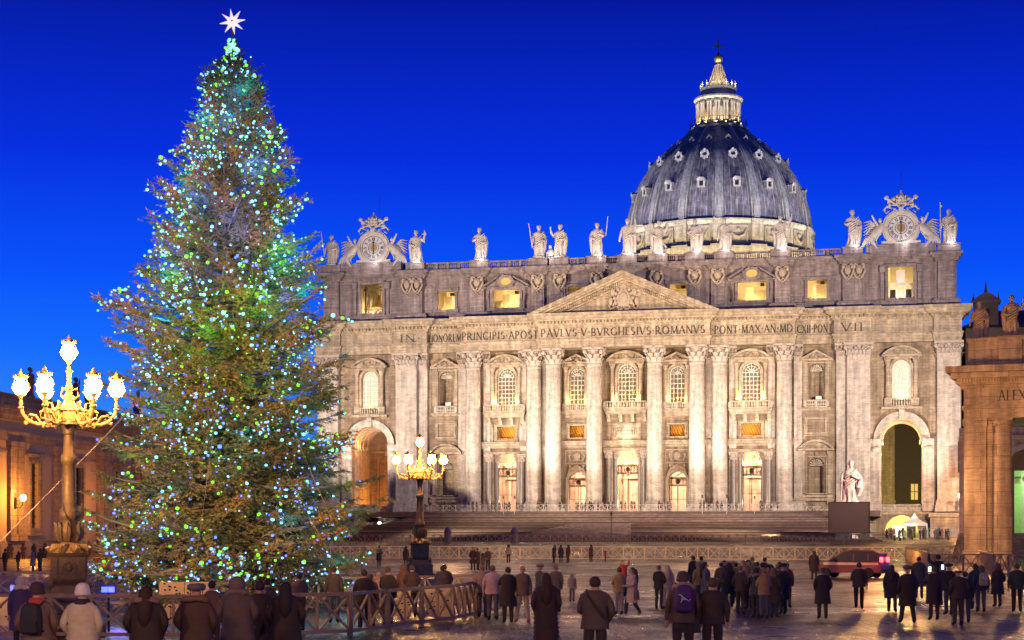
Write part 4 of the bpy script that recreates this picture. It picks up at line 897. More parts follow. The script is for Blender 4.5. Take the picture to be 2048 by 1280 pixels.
# ================================================================ dome
DY = 170.0; HZ0 = 88.0
def dome_r(z):                          # outline measured up the ribs
    pts = [(84.5,24.7),(88,24.25),(91,23.55),(93.5,22.8),(95.7,22.0),(98,20.9),(100.3,19.6),(103,17.7),(105,15.8),(107.3,13.1),(109.7,9.9),(112.3,7.4)]
    for (z0_,r0),(z1_,r1) in zip(pts[:-1],pts[1:]):
        if z <= z1_: 
            t = (z-z0_)/(z1_-z0_); return r0+(r1-r0)*t
    return pts[-1][1]
zs = [84.5+27.8*i/28 for i in range(29)]
dm = MB(); dm.lathe([(dome_r(z)*0.985,z) for z in zs], 96)
dome = part("dome", dm, M['lead'], basil, True, loc=(0,DY,0))
for k in range(16):
    a = R(360*k/16 + 6); b = MB()
    for i in range(len(zs)-1):
        z0_,z1_ = zs[i],zs[i+1]; r0,r1 = dome_r(z0_),dome_r(z1_); w0,w1 = .22+.038*r0,.22+.038*r1
        for dw,dr in ((1.0,.35),(.62,.75)):
            b.add([(r0*.96,-w0*dw,z0_),(r0+dr,-w0*dw,z0_),(r0+dr,w0*dw,z0_),(r0*.96,w0*dw,z0_),(r1*.96,-w1*dw,z1_),(r1+dr,-w1*dw,z1_),(r1+dr,w1*dw,z1_),(r1*.96,w1*dw,z1_)],[(0,1,5,4),(1,2,6,5),(2,3,7,6)])
    b.ell((24.6,0,85.2),(.7,.9,1.0),8,6); b.ell((24.4,0,86.7),(.45,.5,.9),8,6)
    part("rib", b, M['rib'], dome, rz=a)
# standing seams between the ribs
sm = MB()
for k in range(96):
    if k % 6 == 0: continue
    a = R(360*k/96 + 6); 
    sm.tube([((dome_r(z)*.985+.03)*math.cos(a),(dome_r(z)*.985+.03)*math.sin(a),z) for z in zs[:-3:2]], .09, 3, cap=False)
part("lead_seams", sm, M['rib'], dome, kind="stuff")
for tier,(z,sc_) in enumerate(((93.6,.85),(102.2,.85),(107.7,.55))):
    b = MB()
    if tier == 0:
        b.box(-.2,1.4,-1.15,-.6,-1.0,1.0); b.box(-.2,1.4,.6,1.15,-1.0,1.0); b.box(-.2,1.4,-.6,.6,-1.0,-.6); b.box(-.6,1.6,-1.3,1.3,1.0,1.3)
        v = MB(); v.prism([(-1.4,1.3),(1.4,1.3)]+arc(0,1.3,1.3,10,170,8,.8), -1.7, .8); b.join(v, Matrix.Rotation(R(90),4,'Z'))
        dk = MB().box(-.4,.6,-.6,.6,-.6,1.0)
    else:
        v = MB(); n = 14; o_ = arc(0,.2,1.35,0,360,n)[:-1]; i_ = arc(0,.2,.75,0,360,n,.6)[:-1]
        for k in range(n): k2 = (k+1)%n; v.prism([i_[k],o_[k],o_[k2],i_[k2]], -1.2, .6)
        for k in range(0,n,2): v.ell((o_[k][0],-1.0,o_[k][1]),(.3,.3,.3),6,4)
        v.ell((0,-1.1,1.75),(.4,.3,.35),7,4)
        b.join(v, Matrix.Rotation(R(90),4,'Z')); dk = MB().box(-.2,.5,-.75,.75,-.35,.75)
    me = b.mesh("dormer", M['rib']); mk = dk.mesh("dormer_opening", M['dark'])
    for k in range(16):
        a = R(360*(k+.5)/16 + 6)
        if math.sin(a) > .35: continue
        r = dome_r(z)-.25
        part("dormer", me, None, dome, loc=(r*math.cos(a),r*math.sin(a),z), rz=a, scale=(sc_,sc_,sc_))
        part("dormer_opening", mk, None, dome, loc=(r*math.cos(a)+.3*sc_*math.cos(a),r*math.sin(a)+.3*sc_*math.sin(a),z), rz=a, scale=(sc_,sc_,sc_))
# drum attic with festoons
b = MB(); b.lathe([(26.0,70),(26.0,75.7),(26.8,75.9),(26.8,76.9),(25.6,77.0),(25.1,77.1),(25.0,83.0),(25.4,83.3),(25.7,83.7),(25.7,84.2),(24.8,84.55)],96)
at_ = part("drum_attic", b, M['drum'], dome, True, 30)
p1 = MB(); p1.box(24.5,25.8,-1.5,1.5,77,83.3); p1.box(24.4,26.0,-1.7,1.7,83.31,84.15); p1.box(24.5,26.9,-2.2,2.2,74.5,77.4); p1=p1.mesh("buttress", M['drum'])
p2 = MB(); p2.box(25.4,25.75,-2.6,-2.35,81.3,86); p2.box(25.4,25.75,2.35,2.6,81.3,86); p2.box(25.4,25.75,-2.35,2.35,85.75,86); p2.box(25.4,25.75,-2.35,2.35,81.3,81.55)
p2.tube([(25.8,-2.1,84.9),(25.9,-1.4,83.4),(25.9,0,82.8),(25.9,1.4,83.4),(25.8,2.1,84.9)],[.2,.35,.42,.35,.2],6); p2.ell((25.8,0,84.8),(.4,.6,.6),8,5); p2 = p2.mesh("festoon_panel", M['carve'])
for k in range(16):
    if math.sin(R(360*k/16+6)) < .5: part("buttress", p1, None, at_, rz=R(360*k/16+6))
    if math.sin(R(360*(k+.5)/16+6)) < .5: part("festoon_panel", p2, None, at_, rz=R(360*(k+.5)/16+6), loc=(-.5*math.cos(R(360*(k+.5)/16+6)),-.5*math.sin(R(360*(k+.5)/16+6)),-3.5))
# lantern
b = MB(); b.lathe([(7.6,112.2),(8.0,112.4),(8.0,112.9),(6.9,113.0),(6.9,113.8),(4.3,113.9),(4.3,120.2),(6.3,120.3),(6.7,120.7),(6.6,121.2),(5.2,121.4),(4.6,121.6),(4.4,123.0),(4.9,123.3),(4.9,123.8),(3.4,124.0)],32)
lan = part("lantern", b, M['drum'], dome, True, 25)
cm = MB()
for s in (-.42,.42): cm.lathe([(.42,0),(.32,.25),(.3,5.2),(.42,5.5),(.46,6.4)],8,(5.75,s,113.8))
cm.box(4.3,5.4,-.25,.25,113.8,120.2)
cm = cm.mesh("lantern_column_pair", M['drum'], True)
for k in range(16): part("column_pair", cm, None, lan, rz=R(360*k/16+3))
wm = MB().prism([(-.5,0),(.5,0)]+arc(0,3.0,.5,0,180,6),-.1,0).mesh("lantern_window", M['curtain_w'])
for k in range(16): a = R(360*(k+.5)/16+3); part("lantern_window", wm, None, lan, loc=(4.36*math.cos(a),4.36*math.sin(a),114.9), rz=a+R(90))
rl = MB()
for k in range(48):
    a = R(7.5*k); rl.bar((7.75*math.cos(a),7.75*math.sin(a),112.9),(7.75*math.cos(a),7.75*math.sin(a),115.0),.07,.07)
for z in (113.9,115.0): rl.tube([(7.75*math.cos(R(15*i)),7.75*math.sin(R(15*i)),z) for i in range(25)],.06,4)
part("railing", rl, M['iron'], dome)
cn = MB().lathe([(.35,0),(.18,.3),(.3,.8),(.15,1.2),(.35,1.5),(.12,1.9),(.02,2.4)],7).mesh("candelabrum", M['drum'])
for k in range(16): a = R(22.5*k+10); part("candelabrum", cn, None, lan, loc=(4.75*math.cos(a),4.75*math.sin(a),123.4))
sp_ = MB(); sp_.lathe([(3.3,123.9),(2.5,125.2),(1.75,127.2),(1.2,129.0),(.85,130.2),(1.0,130.5),(.5,130.8),(.35,131.2)],16)
for k in range(12):
    a = R(30*k); sp_.tube([(3.6*math.cos(a),3.6*math.sin(a),124),(2.4*math.cos(a),2.4*math.sin(a),126),(1.5*math.cos(a),1.5*math.sin(a),128.6),(1.0*math.cos(a),1.0*math.sin(a),130.3)],[.35,.2,.18,.14],5)
part("spire", sp_, M['drum'], lan)
part("orb", MB().ell((0,0,132.2),(1.2,1.2,1.2),20,12), M['gold'], lan, True)
part("cross", MB().box(-.12,.12,-.12,.12,133.3,137.2).box(-1.15,1.15,-.11,.11,135.5,135.75).ell((0,0,137.2),(.25,.2,.25)).ell((-1.15,0,135.6),(.25,.2,.25)).ell((1.15,0,135.6),(.25,.2,.25)).ell((0,0,133.6),(.3,.3,.4)), M['iron'], lan)
# roof lantern and low roofs behind the balustrade
part("nave_roof", MB().box(-14,14,40,140,50,58), M['tile'], basil)
# ================================================================ roof statues
def statue_mesh(seed, mat_, h=5.7, arm=0, robe=1.0):
    r_ = random.Random(seed); b = MB(); ph = r_.random()*6; n = 28
    lean = r_.uniform(-.12,.12)
    prof = [(0,1.02),(.05,1.0),(.25,.86),(.5,.80),(.8,.78),(1.2,.80),(1.55,.86),(1.9,.80),(2.3,.72),(2.7,.70),(3.1,.76),(3.5,.86),(3.9,.92),(4.2,.86),(4.42,.62),(4.6,.32),(4.75,.24),(4.95,.24)]
    vs = []
    for z,r in prof:
        low = max(0,1-z/4.3)
        for i in range(n):
            a = 2*math.pi*i/n; f = 1+.26*low*math.sin(a*8+ph+z*.5)+.10*math.sin(a*3+z*1.3+ph)*(z<4.3)+.05*math.sin(a*13+z*3)*(z<4)
            vs.append((r*f*math.cos(a)*.98+lean*math.sin(z*.9), r*f*math.sin(a)*.72, z))
    b.add(vs, [(j*n+i,j*n+(i+1)%n,(j+1)*n+(i+1)%n,(j+1)*n+i) for j in range(len(prof)-1) for i in range(n)] + [tuple(range(n-1,-1,-1))])
    hx = lean*math.sin(4.6)
    b.ell((hx,-.05,5.22),(.36,.42,.5),12,8); b.ell((hx,-.28,4.98),(.26,.25,.32),8,6); b.ell((hx,.1,5.35),(.42,.45,.42),10,6); b.ell((hx,-.46,5.2),(.07,.1,.12),6,4)
    # diagonal mantle folds
    for k in range(5):
        z = 2.1+.38*k; b.tube([(.85,-.25,z+.9),(.4,-.66,z+.45),(-.2,-.70,z+.05),(-.75,-.45,z-.35)],[.09,.15,.15,.08],5)
    s = 1 if r_.random()<.5 else -1
    b.tube([(s*.7,0,4.1),(s*1.1,-.05,3.5),(s*1.15,-.35,2.9),(s*.55,-.8,2.75)],[.34,.32,.26,.16],8); b.ell((s*.45,-.85,2.8),(.2,.16,.15),6,5)
    if arm == 0: b.tube([(-s*.7,0,4.1),(-s*1.05,-.05,3.4),(-s*1.2,-.4,2.7),(-s*1.3,-.5,2.2)],[.34,.3,.22,.15],8); b.ell((-s*1.32,-.5,2.05),(.16,.14,.22),6,5)
    if arm == 1: b.tube([(-s*.7,0,4.1),(-s*1.2,-.1,3.7),(-s*1.5,-.4,4.3),(-s*1.6,-.5,5.0)],[.34,.3,.22,.13],8); b.ell((-s*1.62,-.5,5.15),(.16,.12,.24),6,5)
    if arm == 2: b.tube([(-s*.7,0,4.1),(-s*1.15,-.1,3.5),(-s*1.0,-.7,3.2),(-s*.4,-.9,3.5)],[.34,.32,.24,.15],8); b.ell((-s*.3,-.92,3.55),(.17,.15,.18),6,5)
    # hanging cloak on one side
    b.tube([(s*.9,.2,4.0),(s*1.15,.25,3.0),(s*1.0,.2,1.8),(s*.95,.15,.6),(s*.9,.1,.1)],[.3,.36,.4,.32,.2],8)
    b.lathe([(1.25,-.35),(1.25,-.05),(1.1,0)],12,sy=.85)
    for i,v in enumerate(b.v): b.v[i] = (v[0]*h/5.7, v[1]*h/5.7, (v[2]+.35)*h/5.7)
    return b.mesh("figure", mat_, True, 60), s
VAR = [statue_mesh(k, M['statue'], 5.7, k % 3) for k in range(9)]
STX = [(-55.0,.95),(-38.8,1),(-26.9,1),(-16.0,1),(-12.2,1),(-5.35,1),(.15,1.1),(5.6,1),(12.1,1),(17.2,1),(27.0,1),(39.3,1.08),(55.3,1)]
LAB = ["stone roof statue with staff at the far left corner, half behind the spruce","stone roof statue raising a small cross beside the left clock","stone roof statue draped and bearded, alone above the third attic bay from the left","stone roof statue with slanting staff, left of the close pair","stone roof statue with a seated figure at its feet, right of the close pair","stone roof statue with arm raised against plain sky, left of the dome","tallest roof statue holding a large cross at the left edge of the dome","roof statue with an X-shaped cross in front of the dome","roof statue leaning forward before the middle of the dome","roof statue right of the dome's centre holding a book and rod","roof statue before the right flank of the dome, rod in hand","broad robed roof statue left of the right-hand clock","slim roof statue with a tall halberd at the right corner"]
for k,((x,sc_),lb) in enumerate(zip(STX,LAB)):
    me,sgn = VAR[k % 9]
    t = thing("statue", lb, "statue", F(x,4.4,52.1), -TH + R([-12,10,0,20,-15,8,0,12,-10,15,0,5,-20][k]), "statues along the basilica roof")
    f_ = part("figure", me, None, t, scale=(sc_,sc_,sc_))
    at_x = -sgn*1.5*sc_
    if k in (0,3,9,10): part("staff", MB().tube([(at_x*.85,-.6,1.8),(at_x*1.3,-.7,6.2)],.09,5), M['statue'], t)
    if k == 1: part("cross", MB().box(at_x-.07,at_x+.07,-.65,-.5,3.6,5.9).box(at_x-.4,at_x+.4,-.66,-.49,5.1,5.25), M['statue'], t)
    if k == 5: part("staff", MB().tube([(at_x,-.6,3.6),(at_x*1.25,-.7,7.0)],.08,5), M['statue'], t)
    if k == 12: part("halberd", MB().tube([(-1.25,-.5,.4),(-1.3,-.5,7.2)],.08,5).prism([(-1.3,6.2),(-.9,6.5),(-1.3,6.9)],-.55,-.45), M['statue'], t)
    if k == 6: part("cross", MB().bar((1.35,-.3,.5),(1.35,-.3,6.4),.28,.28).bar((0.2,-.3,5.2),(2.7,-.3,5.2),.28,.28), M['statue'], t)
    if k == 7: part("cross", MB().bar((-1.4,.3,1.2),(1.5,.3,5.6),.3,.3).bar((1.4,.35,1.2),(-1.5,.35,5.6),.3,.3), M['statue'], t)
    if k == 4: part("seated_companion", MB().ell((-1.6,-.3,.9),(.7,.6,.9),10,6).ell((-1.7,-.4,2.1),(.3,.3,.4),8,6).tube([(-1.6,-.4,1.5),(-2.2,-.7,.9),(-2.0,-.9,.3)],.22,6), M['statue'], t, True)
# ================================================================ clocks with their sculpture groups
def clock_face(hh, mm):
    t = MB(); t.lathe([(0.001,0),(2.15,0),(2.15,.1),(2.35,.1)],40); t.xf(Matrix.Rotation(R(90),4,'X')); return t
M['clock_white'] = mat("clock_enamel", (0.52,0.52,0.55), 0.5, var=.05)
def make_clock(cx, label, time_h):
    t = thing("clock", label, "clock", F(cx, 4.6, 52.3), -TH, "clocks above the two ends of the church")
    b = MB(); n = 36
    for r0,r1,dp in ((2.2,2.5,.3),(2.5,2.95,.55),(2.95,3.2,.35)):
        o_ = arc(0,2.9,r1,0,360,n)[:-1]; i_ = arc(0,2.9,r0,0,360,n)[:-1]
        for k in range(n): k2 = (k+1)%n; b.prism([i_[k],o_[k],o_[k2],i_[k2]],-dp,.5)
    b.box(-3.3,3.3,-.3,1.2,-.05,.7); b.box(-.6,.6,-.75,.3,-.5,-.0); b.box(-.4,.4,-.8,0,5.6,6.4)
    part("clock_case", b, M['statue'], t)
    f_ = MB(); f_.prism(arc(0,2.9,2.25,0,360,n)[:-1], -.12, .3); fa = part("clock_face", f_, M['clock_white'], t)
    part("gilt_disc", MB().prism(arc(0,2.9,.72,0,360,24)[:-1], -.2, -.1), M['gold'], t)
    k_ = MB()
    for r0,r1 in ((2.12,2.2),(.95,1.02)):
        o_ = arc(0,2.9,r1,0,360,n)[:-1]; i_ = arc(0,2.9,r0,0,360,n)[:-1]
        for k in range(n): k2 = (k+1)%n; k_.prism([i_[k],o_[k],o_[k2],i_[k2]],-.16,-.11)
    NU = ["XII","I","II","III","IIII","V","VI","VII","VIII","IX","X","XI"]
    for i,s in enumerate(NU):
        a = R(-30*i); wd = {'I':.17,'V':.3,'X':.32}; tot = sum(wd[c] for c in s); x = -tot/2; mb = MB()
        for c in s:
            q = wd[c]
            if c == 'I': mb.bar((x+q/2,0,-.3),(x+q/2,0,.3),.075,.04,up=(0,1,0))
            if c == 'V': mb.bar((x+.02,0,.3),(x+q/2,0,-.3),.08,.04,up=(0,1,0)); mb.bar((x+q-.02,.001,.3),(x+q/2,.001,-.3),.04,.04,up=(0,1,0))
            if c == 'X': mb.bar((x+.02,0,.3),(x+q-.02,0,-.3),.08,.04,up=(0,1,0)); mb.bar((x+q-.02,.001,.3),(x+.02,.001,-.3),.04,.04,up=(0,1,0))
            x += q
        Mx = Matrix.Translation((0,-.15,2.9)) @ Matrix.Rotation(-a,4,'Y') @ Matrix.Translation((0,0,1.62))
        k_.join(mb, Mx)
    part("numerals", k_, M['letter'], fa)
    h_ = MB(); h_.bar((0,-.3,2.4),(0,-.3,4.1),.16,.05,up=(0,1,0)); h_.ell((0,-.3,3.9),(.2,.04,.2),8,4); h_.bar((0,-.27,2.9),(0,-.27,1.7),.14,.05,up=(0,1,0)); part("clock_hand", h_, M['letter'], t)
    # tiara and crossed keys with ribbons
    c_ = MB(); c_.lathe([(.75,6.9),(.95,7.0),(.9,7.5),(.95,7.55),(.8,8.1),(.85,8.15),(.55,8.7),(.2,8.95),(.1,9.2)],14); c_.ell((0,0,9.3),(.14,.14,.16),6,5)
    for z in (7.1,7.6,8.2):
        for k in range(8): a = R(45*k); c_.ell((1.0*math.cos(a),1.0*math.sin(a),z),(.2,.2,.3),6,4)
    for s in (-1,1):
        c_.tube([(s*2.4,-.2,8.1),(s*1.2,-.2,7.2),(s*-.3,-.3,6.2)],.2,6); c_.ell((s*2.45,-.2,8.15),(.4,.2,.4),8,5); c_.box(s*1.9-.4,s*1.9+.1,-.3,0,7.2,7.9)
        c_.tube([(s*.8,-.1,6.9),(s*1.7,-.1,6.9),(s*1.5,-.1,6.2)],.2,6)
        c_.tube([(s*1.6,0,6.4),(s*2.4,0,6.7),(s*2.9,0,6.1),(s*2.5,0,5.5),(s*2.0,0,5.9)],[.18,.24,.24,.2,.12],6)
        c_.ell((s*1.2,-.2,7.9),(.45,.3,.35),7,5); c_.tube([(s*1.0,0,6.3),(s*1.2,0,5.8)],.22,6); c_.ell((s*1.9,-.1,6.9),(.35,.25,.3),7,5)
    part("tiara_and_keys", c_, M['statue'], t, True, 60)
    for s in (-1,1):
        a_ = MB(); X = lambda x: s*x
        a_.tube([(X(3.0),.2,3.6),(X(3.6),.0,2.9),(X(4.3),-.2,2.0),(X(5.0),-.3,1.3)],[.5,.75,.85,.6],10)                 # torso and lap
        a_.ell((X(3.55),-.15,4.3),(.34,.38,.45),10,8); a_.tube([(X(3.5),0,3.9),(X(3.5),0,3.5)],[.2,.3],6)
        a_.tube([(X(3.5),-.2,3.5),(X(4.0),-.5,4.2),(X(4.5),-.4,5.3)] if s > 0 else [(X(3.9),-.2,3.4),(X(4.4),-.4,4.2),(X(4.9),-.4,5.2)],[.26,.22,.13],7)             # raised arm
        a_.tube([(X(3.2),-.2,3.4),(X(2.6),-.6,2.9),(X(2.5),-.7,2.2)],[.24,.2,.13],7)
        a_.tube([(X(4.8),-.4,1.5),(X(4.9),-.8,.6),(X(4.2),-.9,-.3),(X(3.8),-.9,-.9)],[.5,.38,.25,.18],8)               # legs
        a_.tube([(X(5.0),-.3,1.5),(X(6.0),-.7,.8),(X(6.5),-.8,-.4)],[.5,.36,.2],8)
        for k in range(6): a_.tube([(X(3.6+.3*k),-.6,1.9-.15*k),(X(4.2+.35*k),-.9,.8-.1*k),(X(3.9+.5*k),-.7,-.2)],[.12,.16,.08],5)
        for k in range(6): a_.tube([(X(4.0),.3,3.2-.12*k),(X(5.2),.3,4.3-.38*k),(X(6.3),.3,4.1-.55*k)],[.16,.2,.08],5)   # wing feathers
        part("winged_figure", a_, M['statue'], t, True, 70)
    m = MB(); m.tube([(1.0 if cx<0 else 0,.6,8.9),(1.0 if cx<0 else 0,.6,13.0)],.04,4); part("lightning_rod", m, M['iron'], t)
make_clock(-47.0, "round clock with gilt centre between winged figures above the left bell opening", 5)
make_clock(47.4, "round clock with gilt centre between winged figures above the right end of the church", 6)
# ================================================================ left wing
A_ = F(-50.5,-135); B_ = F(-59,1); dv = (B_-A_); LEN = dv.length; WRZ = math.atan2(dv.y, dv.x)
wing = thing("palace_wing", "long travertine wing on the left with tall barred windows, lit orange", "building", A_, WRZ)
wm_ = MB(); xw = [9.0+12.6*i for i in range(10)]
cuts = []
prev = -30
for x in xw:
    wm_.box(prev,x-1.15,0,1,0,17.2); wm_.box(x-1.15,x+1.15,0,1,0,3.4); wm_.box(x-1.15,x+1.15,0,1,10.9,17.2); prev = x+1.15
wm_.box(prev,LEN,0,1,0,17.2)
part("wall", wm_, M['plaster'], wing)
c = MB()
for z0_,z1_,p in ((13.2,13.9,.25),(13.9,14.3,.4),(15.6,16.0,.5),(16.0,16.6,1.0),(16.6,17.0,1.4),(17.0,18.2,.2),(18.2,18.5,.45),(0,1.6,.35),(1.6,1.9,.2),(11.8,12.2,.1)): c.box(-30.0,LEN-.01*p,-p,.5,z0_,z1_+.002*p)
part("cornice", c, M['wing'], wing); part("roof", MB().box(-30,LEN,.5,14,17.2,17.6), M['tile'], wing)
pp = MB().box(-.75,.75,-.45,0,1.9,13.2).box(-.95,.95,-.62,0,12.3,13.2).box(-.95,.95,-.6,0,1.9,2.7).mesh("wall_pilaster", M['wing'])
wfm = MB()
for a_ in ((-1.7,-1.15,3.0,11.2),(1.15,1.7,3.0,11.2),(-1.15,1.15,10.9,11.3),(-1.15,1.15,3.0,3.4)): wfm.box(a_[0],a_[1],-.25,.02,a_[2],a_[3])
wfm.box(-2.0,2.0,-.6,0,11.6,12.0); wfm.box(-1.9,1.9,-.45,0,2.5,2.98)
wfm = wfm.mesh("window", M['wing']); gl = MB().box(-1.15,1.15,.5,.55,3.4,10.9).mesh("pane", M['glass_dark']); gb = MB()
for x in (-.75,-.38,0,.38,.75): gb.box(x-.03,x+.03,.28,.34,3.4,10.9)
for k in range(9): gb.box(-1.15,1.15,.27,.35,3.9+.8*k,3.96+.8*k)
gb = gb.mesh("window_bars", M['iron'])
for x in xw:
    q = part("window", wfm, None, wing, loc=(x,0,0)); part("pane", gl, None, q); part("window_bars", gb, None, q)
for x in [v-6.3 for v in xw]+[v-4.2 for v in xw]: part("wall_pilaster", pp, None, wing, loc=(x,0,0))
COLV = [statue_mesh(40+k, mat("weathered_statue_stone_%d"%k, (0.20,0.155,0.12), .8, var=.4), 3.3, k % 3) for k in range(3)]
for k,x in enumerate((4.5,7.0,20.5,25.0,33.5,37.5,54,66)):
    p_ = A_ + Vector((math.cos(WRZ)*x, math.sin(WRZ)*x, 18.5))
    lb = ["dark statue on the left wing's roof at the picture's left edge","cloaked dark statue on the left wing's roof, second from the picture's edge","dark statue on the wing roof just left of the near street lamp's top globe","dark statue on the wing roof right beside its neighbour behind the near lamp","small dark statue on the wing roof right of the near lamp post","small dark statue on the wing roof behind the lamp's right globes","small roof statue of the left wing half hidden by the spruce","farthest roof statue of the left wing behind the spruce boughs"][k]
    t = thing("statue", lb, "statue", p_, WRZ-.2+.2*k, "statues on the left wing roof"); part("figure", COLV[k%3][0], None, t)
# small wall lamps
def wall_lamp(loc, rz, label, n=1, sc=1.0):
    t = thing("wall_lamp", label, "lamp", loc, rz, "bracket lamps on walls")
    b = MB(); b.box(-.1,.1,-.08,.0,-.7,.3); b.tube([(0,0,-.5),(0,-.45,-.6),(0,-.7,-.3),(0,-.75,0)],.05,6); b.tube([(0,0,0),(0,-.3,.05),(0,-.45,-.2),(0,-.25,-.35),(0,-.15,-.15)],.035,5)
    part("bracket", b, M['iron'], t)
    for k in range(n): part("globe", MB().ell(((k-(n-1)/2)*.8,-.75,.3),(.24,.24,.28),12,8), M['globe_s'], t, True)
    t.scale = (sc,sc,sc); return t
q_ = A_ + Vector((math.cos(WRZ)*15.6, math.sin(WRZ)*15.6, 6.4)); wall_lamp(q_+Vector((.5,-.2,0)), WRZ, "small orange bracket lamp between windows of the left wing, beside the near lamp post", 1, 1.3)
q_ = A_ + Vector((math.cos(WRZ)*8.4, math.sin(WRZ)*8.4, 6.2)); wall_lamp(q_+Vector((.8,-.3,0)), WRZ, "smallest orange lamp in front of the left wing's first visible window", 1, .5)
point("wing_lamp", A_ + Vector((math.cos(WRZ)*15.5+3.0, math.sin(WRZ)*15.5-1, 6.8)), 3600, (1,.34,.03), .3)
for x in (-4, 38, 62, 90): point("wing_lamp", A_ + Vector((math.cos(WRZ)*x+5.0, math.sin(WRZ)*x-2, 7.0)), 1500, (1,.34,.04), .3)
# ================================================================ right colonnade end
CX, CY = (1928-1024)/3400*158, 158.0
RZ = R(-22)
ce = thing("colonnade_end", "orange-lit end of the right colonnade with carved attic and big smooth column", "colonnade", (CX, CY, 0), RZ)
c = MB()
c.box(0,2.0,0,12,0,13.4); c.box(-.15,2.15,-.15,12,0,1.2); c.box(-.12,2.1,-.12,12,12.7,13.4)
part("pilaster", c, stone("orange_travertine",(0.42,0.30,0.19),(0.36,0.26,0.16),row=1.1,width=3), ce)
CST = bpy.data.materials["orange_travertine"]
cc = MB().lathe([(1.25,0),(1.25,.3),(1.1,.5),(1.15,.7),(.98,.9),(.97,4),(.93,9),(.84,12.6),(.95,12.7),(.88,12.9),(1.05,13.15),(1.05,13.2)],28,(3.3,.9,0)); cc.box(2.2,4.4,-.25,2.0,13.2,13.42); cc.box(1.98,2.9,.5,12,0,13.39)
part("column", cc, CST, ce, True, 40)
cc = MB().box(9.0,11,0,12,0,13.4).lathe([(1.05,0),(.93,9),(.84,13.2)],20,(7.9,.9,0)); part("column", cc, CST, ce)
e = MB()
for z0_,z1_,p in ((13.42,14.2,0),(14.2,14.6,.18),(14.6,16.2,.02),(16.2,16.6,.3),(17.1,17.6,1.1),(17.6,18.2,1.5),(16.6,17.1,.55)): e.box(0-p,16,0-p,12.5,z0_,z1_+.001*p)
en = part("entablature", e, CST, ce)
e = MB()
for k in range(60): e.box(.1+.26*k-.3,.1+.26*k-.14,-.78,-.55,16.68,17.08)
for k in range(30): e.box(-.78,-.55,.1+.4*k,.3+.4*k,16.68,17.08)
part("dentil_row", e, CST, en, kind="stuff")
letters("ALEXANDER", 3.1, 3.1+6.0, 15.0, .95, .0, en)
e = MB(); e.box(.3,16,.6,3,18.2,20.6); e.box(.1,16,.4,3.2,20.6,20.95); e.box(3.1,5.2,.2,3.2,18.2,20.62); e.box(3.5,4.8,.1,.2,18.6,20.3); e.box(2.95,5.35,.05,3.3,20.63,20.99)
e.tube([(6.0,.5,18.3),(5.7,.5,19.2),(5.9,.5,20.2)],.25,6); e.ell((7.6,.4,20.3),(1.6,.5,1.1),12,6)
part("attic_parapet", e, CST, ce)
e = MB(); e.tube([(6.2,.6,21.0),(6.0,.5,22.0),(6.6,.5,23.0),(7.2,.5,22.6),(6.9,.5,22.0)],[.5,.45,.4,.3,.2],8); e.ell((8,.5,22.2),(1.2,.5,1.6),12,6); e.ell((6.5,.3,21.5),(.4,.3,.4),8,5)
part("scroll_ornament", e, CST, ce, True)
b = MB(); b.add([(4.8,2,13.38),(16,2,13.38),(16,30,13.38),(4.8,30,13.38)],[(3,2,1,0)]); b.box(4.8,16,28,28.4,8.2,13.3); part("soffit", b, M['plaster'], ce)
rot = Matrix.Rotation(RZ,4,'Z')
def CE(x,y,z): return Vector((CX,CY,0)) + (rot @ Vector((x,y,z)))
OST = mat("ochre_statue_stone", (0.36,0.25,0.16), .8, var=.4)
for k,(x,y,h,lb) in enumerate(((1.0,3.4,3.6,"ochre saint statue on the colonnade's left corner, draped and turned away"),(4.15,1.4,3.7,"ochre statue with lifted arm on the colonnade end beside the carved scroll"))):
    t = thing("statue", lb, "statue", CE(x,y,20.95), RZ+.3*k, "statues on the right colonnade"); part("figure", statue_mesh(60+k, OST, h, 1 if k else 0)[0], None, t)
for p_,po_ in (((-2,-24,10.0),12500),((9,-20,9.5),8000)): point("colonnade_lamp", CE(*p_), po_, (1,.50,.15), .4)
# door wall with stairs behind the opening
dw = thing("portal_building", "building behind the right colonnade with arched green-lit doorway and stairs", "building", CE(2.5,24,0), RZ)
b = MB(); a0 = 1.15; r = 2.3
for x0,x1 in ((-6,a0-r),(a0+r,14)): b.box(x0,x1,0,1,0,14)
b.box(a0-r,a0+r,0,1,0,2.8)
for s in (-1,1):
    p_ = arc(a0,9.4,r,90,0 if s>0 else 180,8)+[(a0+s*r,14),(a0,14)]; b.prism(p_[::-1] if s>0 else p_, 0, 1)
part("wall", b, M['portico'], dw)
b = MB(); arch_frame_ = MB(); n=14
o_ = arc(a0,9.4,r+.6,0,180,n); i_ = arc(a0,9.4,r,0,180,n)
for k in range(n): b.prism([i_[k],o_[k],o_[k+1],i_[k+1]],-.3,.02)
b.box(a0-r-.6,a0-r,-.3,.02,2.8,9.4); b.box(a0+r,a0+r+.6,-.3,.02,2.8,9.4); b.box(a0-r-1.2,a0-r-.61,-.4,.02,9.0,9.5); b.box(-6,14,-.4,0,12.6,13.1)
part("door_frame", b, M['drum'], dw)
b = MB(); b.box(a0-r,a0-1.55,.6,.8,2.8,9.4); b.prism([(a0-r,9.4),(a0+r,9.4)]+arc(a0,9.4,r,0,180,10)[1:-1],.6,.8); 
for k in range(6): b.box(a0-r+.1,a0-1.65,.5,.6,3.1+1.05*k,3.9+1.05*k)
part("bronze_door", b, M['bronze'], dw)
